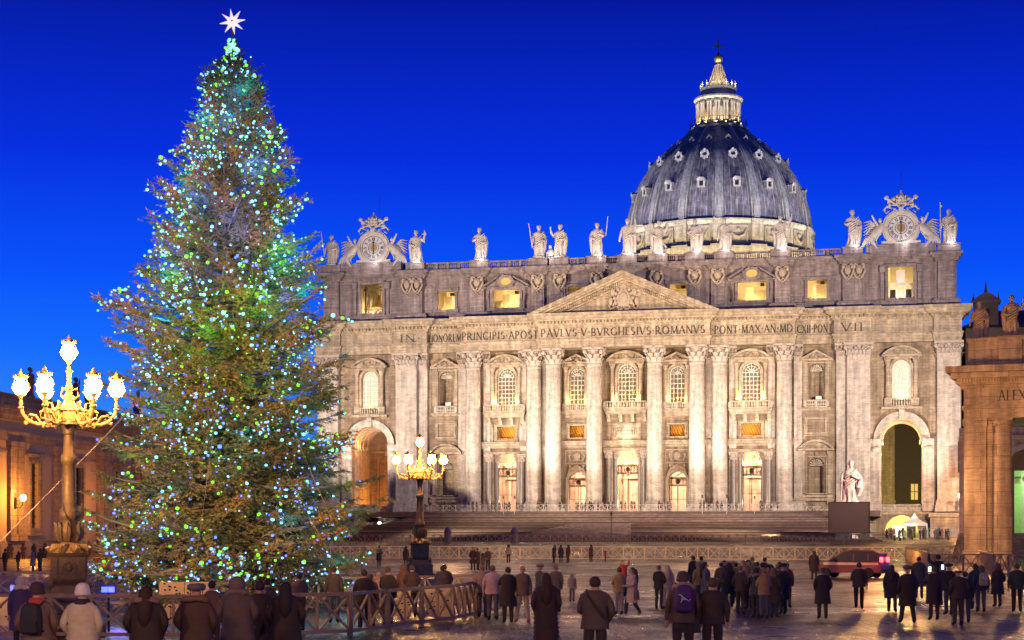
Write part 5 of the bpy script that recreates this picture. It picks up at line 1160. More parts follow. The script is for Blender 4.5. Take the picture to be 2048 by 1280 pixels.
b = MB(); b.add([(a0-3,1,2.8),(a0+3,1,2.8),(a0+3,6,2.8),(a0-3,6,2.8),(a0-3,6,12),(a0+3,6,12),(a0-3,1,12),(a0+3,1,12)],[(0,1,2,3),(3,2,5,4),(0,3,4,6),(1,7,5,2)]); part("hall", b, mat("pale_green_hall",(.55,.72,.45),.7), dw)
b = MB(); b.box(a0-1.2,a0-.9,4.5,4.9,2.8,9.5); b.box(a0-.4,a0+.4,5.5,5.9,2.8,6.0); b.box(a0-2.9,a0+2.9,5.3,5.8,8.2,8.7); b.ell((a0-.7,3.0,8.6),(.25,.25,.3),8,6); part("hall_pillar", b, M['canvas'], dw)
point("hall_lamp", CE(2.5+2.2,24+3.5,8.0), 500, (.6,1,.45), .3); point("stair_lamp", CE(8,19,9), 500, (1,.85,.6), .4)
b = MB()
for k in range(14): b.box(-6,14,-.45*(14-k),0.0,.2*k,.2*k+.199)
part("step", b, M['stepl'], dw, kind="stuff")
pn = MB().box(2.0,3.6,-.05,0,10.6,12.2); part("painting", pn, mat("dark_red_painting",(.15,.04,.05),.5,var=.6,nscale=3), dw)
# dark palace roofs behind
dk = thing("dark_palace", "dark tile-roofed palace behind the right colonnade, unlit", "building", F(58.2,7,0), -TH)
b = MB(); b.box(0,60,0,30,0,38); b.add([(-1,-1,38),(61,-1,38),(61,31,38),(-1,31,38),(6,14,42.6),(55,14,42.6)],[(0,1,5,4),(1,2,5),(2,3,4,5),(3,0,4)]); part("wall", b, M['tile'], dk)
b = MB(); b.box(1.5,5.5,1,4,38,42.4); b.box(1.1,5.9,.6,4.4,42.4,42.9); b.prism([(1.3,42.9),(5.7,42.9),(4.6,43.8),(3.5,44.3),(2.4,43.8)],.8,4.2); b.lathe([(.3,0),(.12,1.6),(0.01,2.4)],8,(3.5,2.5,44.2))
for x in (1.4,5.6): b.lathe([(.25,0),(.1,.8),(.01,1.6)],6,(x,2.5,42.9))
part("roof_turret", b, M['tile'], dk); part("turret_window", MB().box(2.9,4.1,.9,1.02,39.2,41.4), M['dark'], dk)
# lamp on a bracket before the corner pilaster
wall_lamp(F(57.2,-1.5,8.6)+Vector((.4,0,0)), -TH, "pair of bright orange globe lamps at the church's right corner", 2, 1.6)
point("corner_lamp", F(56.8,-4.5,9.6), 2600, (1,.40,.05), .3)
spk = thing("loudspeaker_column", "tall black loudspeaker hung at the church's right corner above the lamps", "loudspeaker", F(57.3,-1.5,13), -TH)
for k in range(3): part("speaker_box", MB().box(-.7,.7,-.5,.5,1.75*k,1.75*k+1.65), M['iron'], spk)
spp = MB().tube([(0,.5,2.5),(0,3.8,2.6)],.08,5); part("arm", spp, M['iron'], spk)
# ================================================================ Saint Paul statue, plinth, screen
paul = thing("statue", "tall rosy marble statue of a robed man with sword and book beside the steps", "statue", F(40.0,-48,6.9), -TH)
pb_, sg = statue_mesh(101, M['paul'], 5.9, 2)
part("figure", pb_, None, paul); part("sword", MB().bar((-1.25,-.55,.5),(-1.15,-.75,4.1),.09,.05).bar((-1.5,-.7,3.3),(-.85,-.7,3.35),.12,.1), M['paul'], paul)
part("cloak", MB().tube([(.75,.1,4.4),(1.25,-.05,3.6),(1.35,-.2,2.4),(1.15,-.2,1.2)],[.3,.5,.55,.25],10), M['paul'], paul, True)
pl = thing("statue_plinth", "stone plinth under the rosy statue, hidden behind the blank screen", "plinth", F(40.0,-48,1.6), -TH)
part("block", MB().box(-1.5,1.5,-1.5,1.5,0,4.9), M['mould'], pl); part("cap", MB().box(-1.8,1.8,-1.8,1.8,4.9,5.3), M['mould'], pl); 
spot("statue_spot", F(36,-70,3), F(40,-48,10), 1500, (1,.55,.45), 30, .6, .2)
scn = thing("screen", "large blank brown-red video screen standing in front of the rosy statue", "screen", F(39.9,-51.5,2.0), -TH)
part("panel", MB().box(-2.75,2.75,-.15,.15,.9,5.1), M['screen'], scn)
fb = MB()
for a_ in ((-2.85,2.85,5.1,5.22),(-2.85,2.85,.78,.9),(-2.87,-2.75,.78,5.22),(2.75,2.87,.78,5.22)): fb.box(a_[0],a_[1],-.2,.2,a_[2],a_[3])
part("frame", fb, M['iron'], scn)
for x in (-2.2,2.2): part("leg", MB().box(x-.1,x+.1,-.1,.1,-.3,.8), M['iron'], scn)
tb = thing("stall_table", "dark covered counter with a small pale sign below the video screen", "table", F(40.5,-56,1.75), -TH)
part("counter", MB().box(-2.3,2.3,-.6,.6,0,1.0), M['tile'], tb); part("sign", MB().box(-.1,.35,-.7,-.62,.35,.85).prism([(.4,.35),(.75,.35),(.55,.85)],-.7,-.62), M['canvas'], tb)
spot("spotlight_stairs", F(0,-90,16), F(0,-14,6), 2500, (1,.8,.8), 60, .9, .5)
# ================================================================ fences
PW = 2.2
FP = {}
def fence_meshes(h, key, m):
    if key in FP: return FP[key]
    post = MB().box(-.06,.06,-.06,.06,0,h).mesh("post", m); rail = MB().box(0,PW,-.045,.045,-.045,.045).mesh("rail", m)
    up = MB().box(-.035,.035,-.035,.035,.14,h-.05).mesh("upright", m)
    b1 = MB().bar((.06,.02,.16),(PW/2-.04,.02,h-.1),.05,.06,up=(0,1,0)).mesh("brace", m); b2 = MB().bar((.06,-.02,h-.1),(PW/2-.04,-.02,.16),.05,.06,up=(0,1,0)).mesh("brace", m)
    FP[key] = (post,rail,up,b1,b2); return FP[key]
def fence(pts, h, label, m, sc=1.0, zf=None, detail=True):
    p0 = Vector(pts[0]); t = thing("fence", label, "fence", p0, 0); me = fence_meshes(h, (h, m.name), m)
    for a,b_ in zip(pts[:-1],pts[1:]):
        a = Vector(a); b_ = Vector(b_); d = b_-a; L_ = Vector((d.x,d.y)).length; n = max(1,round(L_/PW/sc)); rz = math.atan2(d.y,d.x); k_ = L_/n/PW; sl = d.z/L_
        for i in range(n):
            p = a + d*(i/n) - p0
            if detail:
                part("post", me[0], None, t, loc=p, rz=rz)
                for z in (h-.03,.14): o = part("rail", me[1], None, t, loc=(p.x,p.y,p.z+z)); o.rotation_euler = (0,-math.atan(sl),rz); o.scale = (k_*math.sqrt(1+sl*sl),1,1)
                o = part("upright", me[2], None, t, loc=p + Vector((math.cos(rz),math.sin(rz),sl))*PW/2*k_)
                for q in (0,1):
                    for mm in me[3:]: part("brace", mm, None, t, loc=p + Vector((math.cos(rz),math.sin(rz),sl))*q*PW/2*k_, rz=rz, scale=(k_,1,1))
            else:
                if ('j',h,m.name) not in FP:
                    b = MB(); b.box(-.06,.06,-.06,.06,0,h); b.box(0.06,PW,-.05,.05,h-.07,h); b.box(.06,PW,-.045,.045,.1,.17); b.box(PW/2-.03,PW/2+.03,-.03,.03,.17,h-.07)
                    for q in (0,PW/2): b.bar((q+.06,.02,.16),(q+PW/2-.04,.02,h-.1),.06,.06,up=(0,1,0)); b.bar((q+.06,-.02,h-.1),(q+PW/2-.04,-.02,.16),.06,.06,up=(0,1,0))
                    FP[('j',h,m.name)] = b.mesh("fence_panel", m)
                part("fence_panel", FP[('j',h,m.name)], None, t, loc=p, rz=rz, scale=(k_,1,1))
        if b_ is pts[-1] or True: part("post", me[0], None, t, loc=b_-p0, rz=rz)
    return t
W = lambda px,d,z=0.0: at(px,d,z)
fence([W(-60,44),W(430,43),W(700,45),W(905,52)], 1.15, "near timber barrier in front of the spruce, broad crossed braces", M['wood'], 1.0)
fence([W(905,52),W(1010,60)], 1.15, "short angled timber barrier where the near barrier turns away to the right", M['wood'], .7)
fence([W(-40,70),W(110,70)], 1.15, "timber barrier behind the near lamp's pedestal at the far left", M['wood'])
fence([W(600,60),W(950,64)], 1.15, "timber barrier behind the young men, right of the spruce", M['wood'], .7)
fence([F(-36.5,-120),F(47,-120)], 1.4, "long timber barrier across the square below the steps", M['wood_lit'], 1.0)
fence([F(47,-120),W(1867,112)], 1.4, "timber barrier running towards the viewer right of the dark car", M['wood'], .9)
fence([F(47.3,-119.5),W(1918,172)], 1.4, "timber barrier continuing the long one towards the colonnade end", M['wood'], 1.0)
fence([W(1869,112),W(1985,109),W(2080,112)], 1.4, "timber barrier in front of the colonnade end, nearest on the right", M['wood'], .9)
fence([W(1955,140),W(1990,109)], 1.4, "slanting timber barrier stacked against the colonnade end", M['wood'], .6)
fence([F(-34,-70,1.35),F(40,-70,1.35)], 1.25, "second dark timber barrier at the foot of the steps", M['wood'], 1.0, detail=False)
fence([F(-31,-14.2,FL),F(30,-14.2,FL)], 1.15, "pale barrier along the top of the steps in front of the columns", M['wood_w'], 1.0, detail=False)
fence([F(-31,-14.2,FL),F(-41,-5,5.0),F(-46,-3,2.4)], 1.15, "pale barrier dropping to the left below the left pilaster", M['wood_w'], 1.0, detail=False)
fence([F(30,-14.2,FL),F(39,-13,4.6)], 1.15, "pale barrier dropping to the right above the screen", M['wood_w'], 1.0, detail=False)
fence([F(50,-22,2.2),F(58,-24,2.2)], 1.3, "pale barrier before the church's right corner pedestal", M['wood_w'], 1.0, detail=False)
# tents
def tent(loc, w_, label, rz=-TH):
    t = thing("tent", label, "tent", loc, rz, "white pyramid tents"); b = MB(); h = 2.3
    b.add([(-w_,-w_,h),(w_,-w_,h),(w_,w_,h),(-w_,w_,h),(-w_*.35,-w_*.35,h+.75),(w_*.35,-w_*.35,h+.75),(w_*.35,w_*.35,h+.75),(-w_*.35,w_*.35,h+.75),(0,0,h+1.7)],[(0,1,5,4),(1,2,6,5),(2,3,7,6),(3,0,4,7),(4,5,8),(5,6,8),(6,7,8),(7,4,8)])
    b.box(-w_,w_,-w_-.02,-w_+.02,h-.35,h+.01); b.box(-w_,w_,w_-.02,w_+.02,h-.35,h+.01); part("canopy", b, M['canvas'], t)
    for sx in (-1,1):
        for sy in (-1,1): part("leg", MB().box(sx*w_-.05,sx*w_+.05,sy*w_-.05,sy*w_+.05,0,h), M['bars'], t)
    return t
tent(F(-47,-4,2.1),2.0,"white pyramid tent with a warm light inside, below the left great arch"); tent(F(49.5,-5,2.1),2.0,"white pyramid tent beside the green-lit doorway under the right arch")
point("tent_lamp", F(-47,-4,3.6), 60, (1,.55,.15), .2)
sl_ = thing("floodlight", "small white floodlight glaring between left tent and pilaster foot", "lamp", F(-42.6,-6,2.2), -TH)
part("lamp_head", MB().ell((0,-.2,2.4),(.28,.15,.28),10,6), emit("cold_flood",(1,.95,.85),30,True), sl_); part("stand", MB().tube([(0,0,0),(0,0,2.3)],.05,5), M['iron'], sl_)
# bollards and slim posts on the steps
for x,y,z,h,lb in ((-14.5,-66,1.5,2.2,"rounded stone bollard left of the pale ramp's foot"),(-5.0,-66,1.5,2.2,"rounded stone bollard on the pale ramp's centre line")):
    t = thing("bollard", lb, "bollard", F(x,y,z), -TH, "bollards at the foot of the steps"); part("post", MB().lathe([(.5,0),(.5,1.3),(.6,1.4),(.5,1.6),(.3,2.0),(.05,2.2)],12), M['stepl'], t, True)
for k,(x,y,z,h) in enumerate(((-32.5,-14.8,6,2.6),(-17.9,-16,5.2,3.4),(-16.0,-16,5.2,3.4),(15.5,-16,5.2,3.4),(19.5,-16,5.2,3.4),(24,-16,5.2,3.2),(7.5,-60,1.9,3.4),(-41,-40,2.6,3.4))):
    lb = ["thin post with dark box at the left end of the top barrier","thin pale pole left of a pair on the upper steps","thin pale pole right of a pair on the upper steps","thin pale pole below the doorway right of centre","thin pale pole second on the right of the upper steps","thin pale pole third on the right of the upper steps","dark slim post on the lower steps right of the ramp","dark slim post on the lower steps left of the far lamp"][k]
    t = thing("slim_post", lb, "post", F(x,y,z), -TH, "slim posts on the steps"); part("pole", MB().tube([(0,0,0),(0,0,h)],.06,5), M['wood_w'] if k < 6 else M['tile'], t); part("head", MB().box(-.14,.14,-.08,.08,h,h+.5), M['tile'], t)
# ================================================================ candelabra street lamps
def globe_parts():
    g = MB().ell((0,0,0),(.185,.185,.19),16,10)
    c = MB().lathe([(.08,.2),(.17,.23),(.19,.27),(.11,.30),(.10,.34),(.04,.38),(.05,.41),(.02,.44),(0.0,.5)],12)
    for k in range(8): a = R(45*k); c.ell((.18*math.cos(a),.18*math.sin(a),.29),(.025,.025,.05),5,4)
    s = MB().lathe([(.04,-.5),(.06,-.42),(.03,-.34),(.07,-.26),(.12,-.21),(.10,-.18)],12)
    for k in range(4): a = R(90*k); s.tube([(.12*math.cos(a),.12*math.sin(a),-.2),(.238*math.cos(a),.238*math.sin(a),0),(.14*math.cos(a),.14*math.sin(a),.22)],.010,4)
    return g.mesh("globe", M['globe'], True), c.mesh("lantern_crown", M['bronze_g'], True, 40), s.mesh("lantern_cup", M['bronze_g'], True, 40)
GP = globe_parts()
def street_lamp(loc, rz, label):
    t = thing("street_lamp", label, "street lamp", loc, rz, "candelabra street lamps")
    b = MB(); b.box(-.95,.95,-.95,.95,0,.35); b.box(-.8,.8,-.8,.8,.35,.62); b.box(-.68,.68,-.68,.68,.62,1.12); part("stone_plinth", b, M['pedestal'], t)
    b = MB(); b.frus(0,0,1.12,1.3,.62,.62,.60,.60); b.frus(0,0,1.3,1.42,.52,.52,.45,.45)
    for sx in (-1,1):
        for sy in (-1,1): b.ell((sx*.5,sy*.5,1.32),(.14,.14,.2),8,6)
    b.frus(0,0,1.42,1.5,.5,.5,.52,.52); b.frus(0,0,1.5,2.1,.44,.44,.42,.42)
    for k in range(4):
        m_ = Matrix.Rotation(R(90*k),4,'Z'); q = MB(); q.box(-.42,-.30,-.48,-.42,1.52,2.08); q.box(.30,.42,-.48,-.42,1.52,2.08)
        n = 12; o_ = arc(0,1.8,.2,0,360,n)[:-1]; i_ = arc(0,1.8,.15,0,360,n)[:-1]
        for j in range(n): j2=(j+1)%n; q.prism([i_[j],o_[j],o_[j2],i_[j2]],-.475,-.425)
        q.ell((0,-.44,1.8),(.09,.04,.12),8,5); b.join(q, m_)
    b.frus(0,0,2.1,2.2,.5,.5,.54,.54); part("bronze_pedestal", b, M['bronze'], t)
    b = MB()
    for k in range(8):
        a = R(45*k+22.5); c_,s_ = math.cos(a),math.sin(a); b.tube([(.2*c_,.2*s_,2.36),(.42*c_,.42*s_,2.34),(.56*c_,.56*s_,2.24),(.62*c_,.62*s_,2.32),(.55*c_,.55*s_,2.36)],[.1,.12,.08,.06,.04],6)
    b.lathe([(.5,2.2),(.35,2.3),(.22,2.42),(.2,2.5)],16); part("leaf_base", b, M['bronze_g'], t, True, 50)
    b = MB(); b.lathe([(.18,2.45),(.24,2.5),(.30,2.68),(.31,2.8),(.26,2.98),(.22,3.06),(.26,3.12),(.28,3.2)],18)
    for k in range(8): a = R(45*k); c_,s_ = math.cos(a),math.sin(a); b.tube([(.26*c_,.26*s_,2.5),(.34*c_,.34*s_,2.72),(.33*c_,.33*s_,2.9),(.38*c_,.38*s_,3.02)],[.03,.07,.06,.03],5)
    part("vase", b, M['bronze'], t, True, 50)
    b = MB(); b.lathe([(.25,3.2),(.25,3.34),(.19,3.4),(.185,4.0),(.165,4.55),(.2,4.6),(.22,4.7),(.2,4.8),(.155,4.84),(.135,5.35),(.17,5.38),(.16,5.44),(.22,5.6),(.28,5.66)],24,mod=lambda a,z: 1-.06*abs(math.sin(6*a)) if 3.4<z<5.36 and not 4.56<z<4.82 else 1)
    part("shaft", b, M['bronze'], t, True, 50)
    b = MB(); pts = [(.42*math.cos(R(60*k+30)),.42*math.sin(R(60*k+30))) for k in range(6)]; b.flat(pts,5.66,6.0); b.lathe([(.5,5.62),(.5,5.67)],6,a0=30,a1=390); b.lathe([(.48,6.0),(.47,6.05),(.2,6.1),(.16,6.2),(.1,6.3)],12)
    for k in range(6):
        q = MB(); q.box(-.16,.16,-.40,-.365,5.7,5.97); q.box(-.1,.1,-.43,-.39,5.75,5.92); b.join(q, Matrix.Rotation(R(60*k),4,'Z'))
    part("hub", b, M['bronze_g'], t)
    b = MB(); b.lathe([(.1,6.2),(.14,6.35),(.07,6.5),(.1,6.6),(.055,6.75),(.06,7.0),(.1,7.05),(.05,7.1)],12)
    for k in range(5): a = R(72*k); b.tube([(.05*math.cos(a),.05*math.sin(a),6.25),(.25*math.cos(a),.25*math.sin(a),6.4),(.2*math.cos(a),.2*math.sin(a),6.6),(.08*math.cos(a),.08*math.sin(a),6.55)],.03,5)
    part("spindle", b, M['bronze_g'], t, True)
    am_ = MB()
    am_.tube([(.38,0,5.85),(.55,0,5.66),(.8,0,5.62),(1.05,0,5.72),(1.2,0,5.92),(1.24,0,6.12)],[.06,.055,.05,.05,.045,.04],7)
    am_.tube([(.42,0,5.95),(.6,0,6.05),(.74,0,5.95),(.72,0,5.8),(.6,0,5.78),(.56,0,5.88)],.035,5); am_.tube([(.72,0,5.66),(.85,0,5.85),(1.02,0,5.88),(1.08,0,5.78),(.98,0,5.72),(.94,0,5.8)],.035,5)
    am_.tube([(.4,0,6.0),(.45,0,6.2),(.55,0,6.22),(.56,0,6.12)],.03,5); am_.ell((1.1,0,5.66),(.07,.07,.07),6,5); am_.ell((.66,0,5.6),(.06,.06,.08),6,5); am_.lathe([(.03,6.0),(.09,6.06),(.03,6.12)],8,(1.24,0,0))
    am_ = am_.mesh("arm", M['bronze_g'], True, 50)
    pos = [(0,0,7.56)] + [(1.24*math.cos(R(60*k)),1.24*math.sin(R(60*k)),6.6) for k in range(6)]
    for k in range(6): part("arm", am_, None, t, rz=R(60*k))
    for p in pos: c_ = part("globe", GP[0], None, t, loc=p); part("lantern_crown", GP[1], None, c_); part("lantern_cup", GP[2], None, c_)
    return t
LA = at(138,45.5); LB = at(840,90)
street_lamp(LA, R(15), "large gilt street lamp with seven globes at the left, nearest the viewer")
street_lamp(LB, R(3), "smaller-looking gilt street lamp with seven globes before the left church bays")
# ================================================================ dark estate car with light band and red lamps
def make_car():
    t = thing("car", "dark maroon estate car with cream side band, red rear lamps and roof lights", "car", at(1703,104), R(152))
    # local: +x nose, y width ; profile in xz
    body = MB(); prof = [(-2.1,.35),(-2.15,.75),(-2.05,1.0),(-1.9,1.05),(-1.0,1.05),(.6,1.02),(1.0,.98),(1.9,.82),(2.15,.62),(2.15,.35)]
    def loft(pr, ys):
        n = len(pr); vs = []
        for y,ins,dz in ys: vs += [(x*(1-ins), y, z-dz*(z>.9)) for x,z in pr]
        fs = [(j*n+i,j*n+(i+1)%n,(j+1)*n+(i+1)%n,(j+1)*n+i) for j in range(len(ys)-1) for i in range(n)] + [tuple(range(n-1,-1,-1)), tuple((len(ys)-1)*n+i for i in range(n))]
        return vs, fs
    body.add(*loft(prof, [(-.86,.04,.05),(-.80,.0,0),(.80,.0,0),(.86,.04,.05)]))
    part("body", body, mat("maroon_paint",(.20,.04,.05),.5,.0,var=.1,coat=.15), t, True, 35)
    cab = [(-2.05,1.04),(-1.95,1.5),(-1.6,1.68),(-.2,1.70),(.3,1.62),(1.25,1.02)]
    c_ = MB(); c_.add(*loft(cab, [(-.74,.03,.03),(-.66,.03,0),(.66,.03,0),(.74,.03,.03)])); part("cabin", c_, M['car_glass'], t, True, 35)
    r_ = MB(); r_.add(*loft([(-1.97,1.52),(-1.6,1.71),(-.2,1.73),(.26,1.65),(.1,1.6),(-1.8,1.5)], [(-.68,.03,.0),(.68,.03,0)]))
    for y in (-.76,.76):
        for x0,z0_,x1,z1_ in ((1.25,1.03,.28,1.64),(-2.03,1.03,-1.93,1.5),(-.35,1.05,-.35,1.68),(-1.25,1.05,-1.25,1.68)): r_.bar((x0,y*.985,z0_),(x1,y*.9,z1_),.06,.08)
    part("roof", r_, bpy.data.materials["maroon_paint"], t)
    for s in (-1,1): part("side_band", MB().box(-1.9,1.5,s*.865-.006,s*.865+.006,.82,.97), mat("cream_band",(.75,.60,.30),.4), t)
    wh = MB(); 
    tm = MB().lathe([(.2,-.1),(.31,-.1),(.33,-.06),(.33,.06),(.31,.1),(.2,.1)],20); tm.xf(Matrix.Rotation(R(90),4,'X')); tm = tm.mesh("tyre", M['iron'], True, 40)
    rm = MB().lathe([(.001,.06),(.06,.08),(.06,.05),(.2,.05)],14)
    for k in range(6): a = R(60*k); rm.bar((.05*math.cos(a),.05*math.sin(a),.07),(.2*math.cos(a),.2*math.sin(a),.07),.05,.04)
    rm.xf(Matrix.Rotation(R(90),4,'X')); rm = rm.mesh("rim", mat("alloy",(.6,.55,.5),.3,.8), False)
    for x in (-1.3,1.35):
        for y in (-.8,.8):
            w_ = part("wheel", tm, None, t, loc=(x,y,.33)); o = part("rim", rm, None, w_, rz=0 if y < 0 else math.pi)
    for y in (-.7,.7):
        part("tail_lamp", MB().box(-2.14,-1.96,y-.07,y+.07,1.0,1.3), emit("red_lamp",(1,.05,.06),9,False), t)
        part("headlight", MB().box(2.0,2.17,y-.14,y+.14,.6,.74), M['bauble'], t); part("number_light", MB().box(-2.2,-2.1,y*.5-.05,y*.5+.05,.6,.64), M['canvas'], t)
        part("door_mirror", MB().ell((.75,y*1.3,1.1),(.08,.1,.07),8,5), M['iron'], t)
    part("bumper", MB().box(-2.25,-2.05,-.8,.8,.32,.55).box(2.1,2.22,-.8,.8,.3,.5), M['iron'], t); part("roof_bar", MB().box(-.6,-.4,-.6,.6,1.62,1.72).box(-1.5,-1.35,-.6,.6,1.6,1.7), M['bauble'], t)
    return t
make_car(); point("brake_glow", at(1738,100.3,1.6), 90, (1,.03,.03), .12)
# ================================================================ blue strobes by the spruce
def blue_lamp(loc, label):
    t = thing("floodlight", label, "floodlight", loc, 0, "blue floodlights at the foot of the spruce"); part("housing", MB().box(-.2,.2,-.05,.12,-.09,.1).box(-.03,.03,0,.05,-1.2,-.09), M['iron'], t)
    for s in (-1,1): part("lens", MB().box(s*.095-.085,s*.095+.085,-.07,-.051,-.07,.08), emit("blue_lens",(.07,.09,1.0),4,True), t)
    point("blue_glow", Vector(loc)+Vector((0,-.3,.05)), 14, (.12,.2,1), .1)
blue_lamp(at(35,47,1.2), "blue twin-lens floodlight on the barrier at the far left"); blue_lamp(at(217,47,1.16), "blue twin-lens floodlight right of the person in the white hat")
point("violet_glow", at(60,56,1.0), 120, (.35,.12,1), .4); point("violet_glow", at(240,50,.8), 60, (.25,.2,1), .4)
# wooden hoarding at the base of the crib enclosure
def hoarding(px0, px1, d, z0_, z1_, label):
    a = at(px0,d); b_ = at(px1,d); n = max(2,round((b_-a).length/1.0)); t = thing("hoarding", label, "hoarding", a, 0); rr = random.Random(px0)
    for k in range(n):
        w_ = (b_-a).length/n; q = MB().box(k*w_+.01,(k+1)*w_-.01,-.02,.02,z0_,z1_); p = part("plank", q, M['cream_wood'], t)
        h_ = MB()
        for j in range(9): x = k*w_+w_*rr.random()*.9+.05; z = z0_+.05+(z1_-z0_-.1)*rr.random(); h_.box(x-.03,x+.03,-.026,-.021,z-.02,z+.02)
        part("hole", h_, M['dark'], t, kind="stuff")
    return t
M['cream_wood'] = mat("cream_painted_boards", (.62,.46,.22), .6, var=.15)
hoarding(318, 420, 48, .95, 1.35, "cream perforated board low behind the barrier, under the spruce"); hoarding(325, 358, 47.5, .2, .75, "small cream perforated box front behind the hooded onlooker")
hoarding(850, 905, 53.5, .1, 1.05, "pale board behind the barrier at the young men"); hoarding(765, 822, 53, .1, 1.0, "long pale board behind the near barrier, left of the young men")
hoarding(-30, 130, 48, .1, .95, "pale board behind the barrier at the far left")
sp_b = thing("stone_block", "pale stone bench block in front of the far street lamp's pedestal", "block", at(836,76), 0); part("block", MB().box(-1.1,1.1,-.5,.5,0,.6), M['strip'], sp_b); part("top_slab", MB().box(-1.2,1.2,-.6,.6,.6,.72), M['strip'], sp_b)
# ================================================================ the spruce
TX = at(465,60); TPX, TPY = TX.x, TX.y
ENV = [(.5,4.4),(1.2,5.2),(2.1,5.7),(3.2,5.45),(4.8,4.8),(7.1,4.45),(9.2,4.05),(10.4,4.0),(11.3,3.4),(12.4,3.05),(13.6,2.55),(15.5,1.85),(16.6,1.45),(18.0,1.0),(19.0,.45),(19.6,.2),(20.2,.04)]
def env(z): return float(np.interp(z, [e[0] for e in ENV], [e[1] for e in ENV]))
tree = thing("spruce_tree", "towering spruce hung with blue and lime lights, star on its tip", "tree", (TPX,TPY,0), 0)
part("trunk", MB().tube([(0,0,0),(.05,0,4),(-.05,.03,9),(.03,0,14),(0,0,17.5),(0,0,20.5)],[.36,.3,.22,.14,.07,.025],12), M['bark'], tree, True)
rg = np.random.default_rng(11)
branches = []; NBR = 600
for i in range(NBR):
    t = (i+rg.random())/NBR; z = .9 + 19.2*(1-(1-t)**.62 if False else t**1.08)
    az = i*2.39996 + rg.normal()*.25; R0 = env(z)*(1.0+.05*math.exp(-((z-9.6)/1.3)**2)*max(0,-math.cos(az)))*(.60+.44*rg.random()**.9)*(1+.10*math.sin(az*3+z*1.7))
    k = max(0,(z-1)/19.0); el = -.10+.75*k**1.6+rg.normal()*.09; droop = .30*(1-k)
    pts = []
    for s in np.linspace(0,1,7):
        r = R0*s; zz = z + r*math.tan(el) - droop*R0*.5*s*(1-s)*1.6 + .10*R0*s**3 - (0.25 if k<.5 else 0)*s*.5
        a2 = az + .10*math.sin(s*4+i); pts.append((r*math.cos(a2), r*math.sin(a2), max(.25,zz)))
    branches.append((R0, az, np.array(pts)))
branches.sort(key=lambda b: -b[0]*(1.3 if math.sin(b[1]) < .3 else .8))
rest = MB()
for i,(R0,az,pts) in enumerate(branches):
    rad = [max(.008,.022*R0*(1-s)**.8+.008) for s in np.linspace(0,1,7)]
    if i < 290: part("branch", MB().tube([tuple(p) for p in pts], rad, 5, cap=False), M['limb'], tree, True)
    else: rest.tube([tuple(p) for p in pts], rad, 4, cap=False)
part("small_branches", rest, M['limb'], tree, kind="stuff")
# twigs then needles, all with numpy
T0 = []; T1 = []
for R0,az,pts in branches:
    n = int(10+7.5*R0)
    s = .16+.84*rg.random(n)**.8; idx = np.minimum((s*6).astype(int),5); f = s*6-idx
    base = pts[idx]*(1-f)[:,None]+pts[idx+1]*f[:,None]
    tang = pts[idx+1]-pts[idx]; tang /= np.linalg.norm(tang,axis=1)[:,None]
    side = np.cross(tang,[0,0,1]); side /= np.linalg.norm(side,axis=1)[:,None]+1e-6
    sg = rg.choice([-1,1],n)[:,None]; ln = (.18+.95*(1-s)*min(1,R0/3.2)+.22*rg.random(n))[:,None]*min(1,R0/1.0+.12)
    d = tang*.75+side*sg*(.55+.3*rg.random((n,1)))+np.array([0,0,1])*(rg.normal(size=(n,1))*.22-.12)
    d /= np.linalg.norm(d,axis=1)[:,None]
    T0.append(base); T1.append(base+d*ln)
    # second order twigs
    m = n*2; j = rg.integers(0,n,m); u = rg.random((m,1))*.8+.15; b2 = base[j]+d[j]*ln[j]*u
    d2 = d[j]*.7+np.cross(d[j],[0,0,1])*rg.choice([-1,1],m)[:,None]*.6+rg.normal(size=(m,3))*.15; d2 /= np.linalg.norm(d2,axis=1)[:,None]
    T0.append(b2); T1.append(b2+d2*(ln[j]*.4+.10*min(1,R0+.2)))
T0 = np.concatenate(T0); T1 = np.concatenate(T1); D = T1-T0; LN = np.linalg.norm(D,axis=1); D /= LN[:,None]+1e-6
cnt = np.clip((LN*38).astype(int),6,30); own = np.repeat(np.arange(len(T0)),cnt); Nn = len(own)
u = rg.random(Nn)*1.02; bp_ = T0[own]+D[own]*(LN[own]*u)[:,None]
rv = rg.normal(size=(Nn,3)); rv[:,2] *= .55; rv -= (rv*D[own]).sum(1)[:,None]*D[own]; rv /= np.linalg.norm(rv,axis=1)[:,None]+1e-6
nd = D[own]*.75+rv*.8; nd /= np.linalg.norm(nd,axis=1)[:,None]; nl = (.065+.075*rg.random(Nn))[:,None]
wv_ = np.cross(nd,rv); wv_ /= np.linalg.norm(wv_,axis=1)[:,None]+1e-6; ww = (.011+.009*rg.random(Nn))[:,None]
V = np.empty((Nn*3,3)); V[0::3] = bp_-wv_*ww; V[1::3] = bp_+wv_*ww; V[2::3] = bp_+nd*nl
me = bpy.data.meshes.new("crown"); me.vertices.add(Nn*3); me.vertices.foreach_set("co", V.astype(np.float32).ravel()); me.loops.add(Nn*3); me.loops.foreach_set("vertex_index", np.arange(Nn*3,dtype=np.int32))
me.polygons.add(Nn); me.polygons.foreach_set("loop_start", np.arange(0,Nn*3,3,dtype=np.int32)); me.polygons.foreach_set("loop_total", np.full(Nn,3,dtype=np.int32)); me.materials.append(M['needles']); me.update(calc_edges=True)
link("crown", me, tree, kind="stuff"); print("needles", Nn)
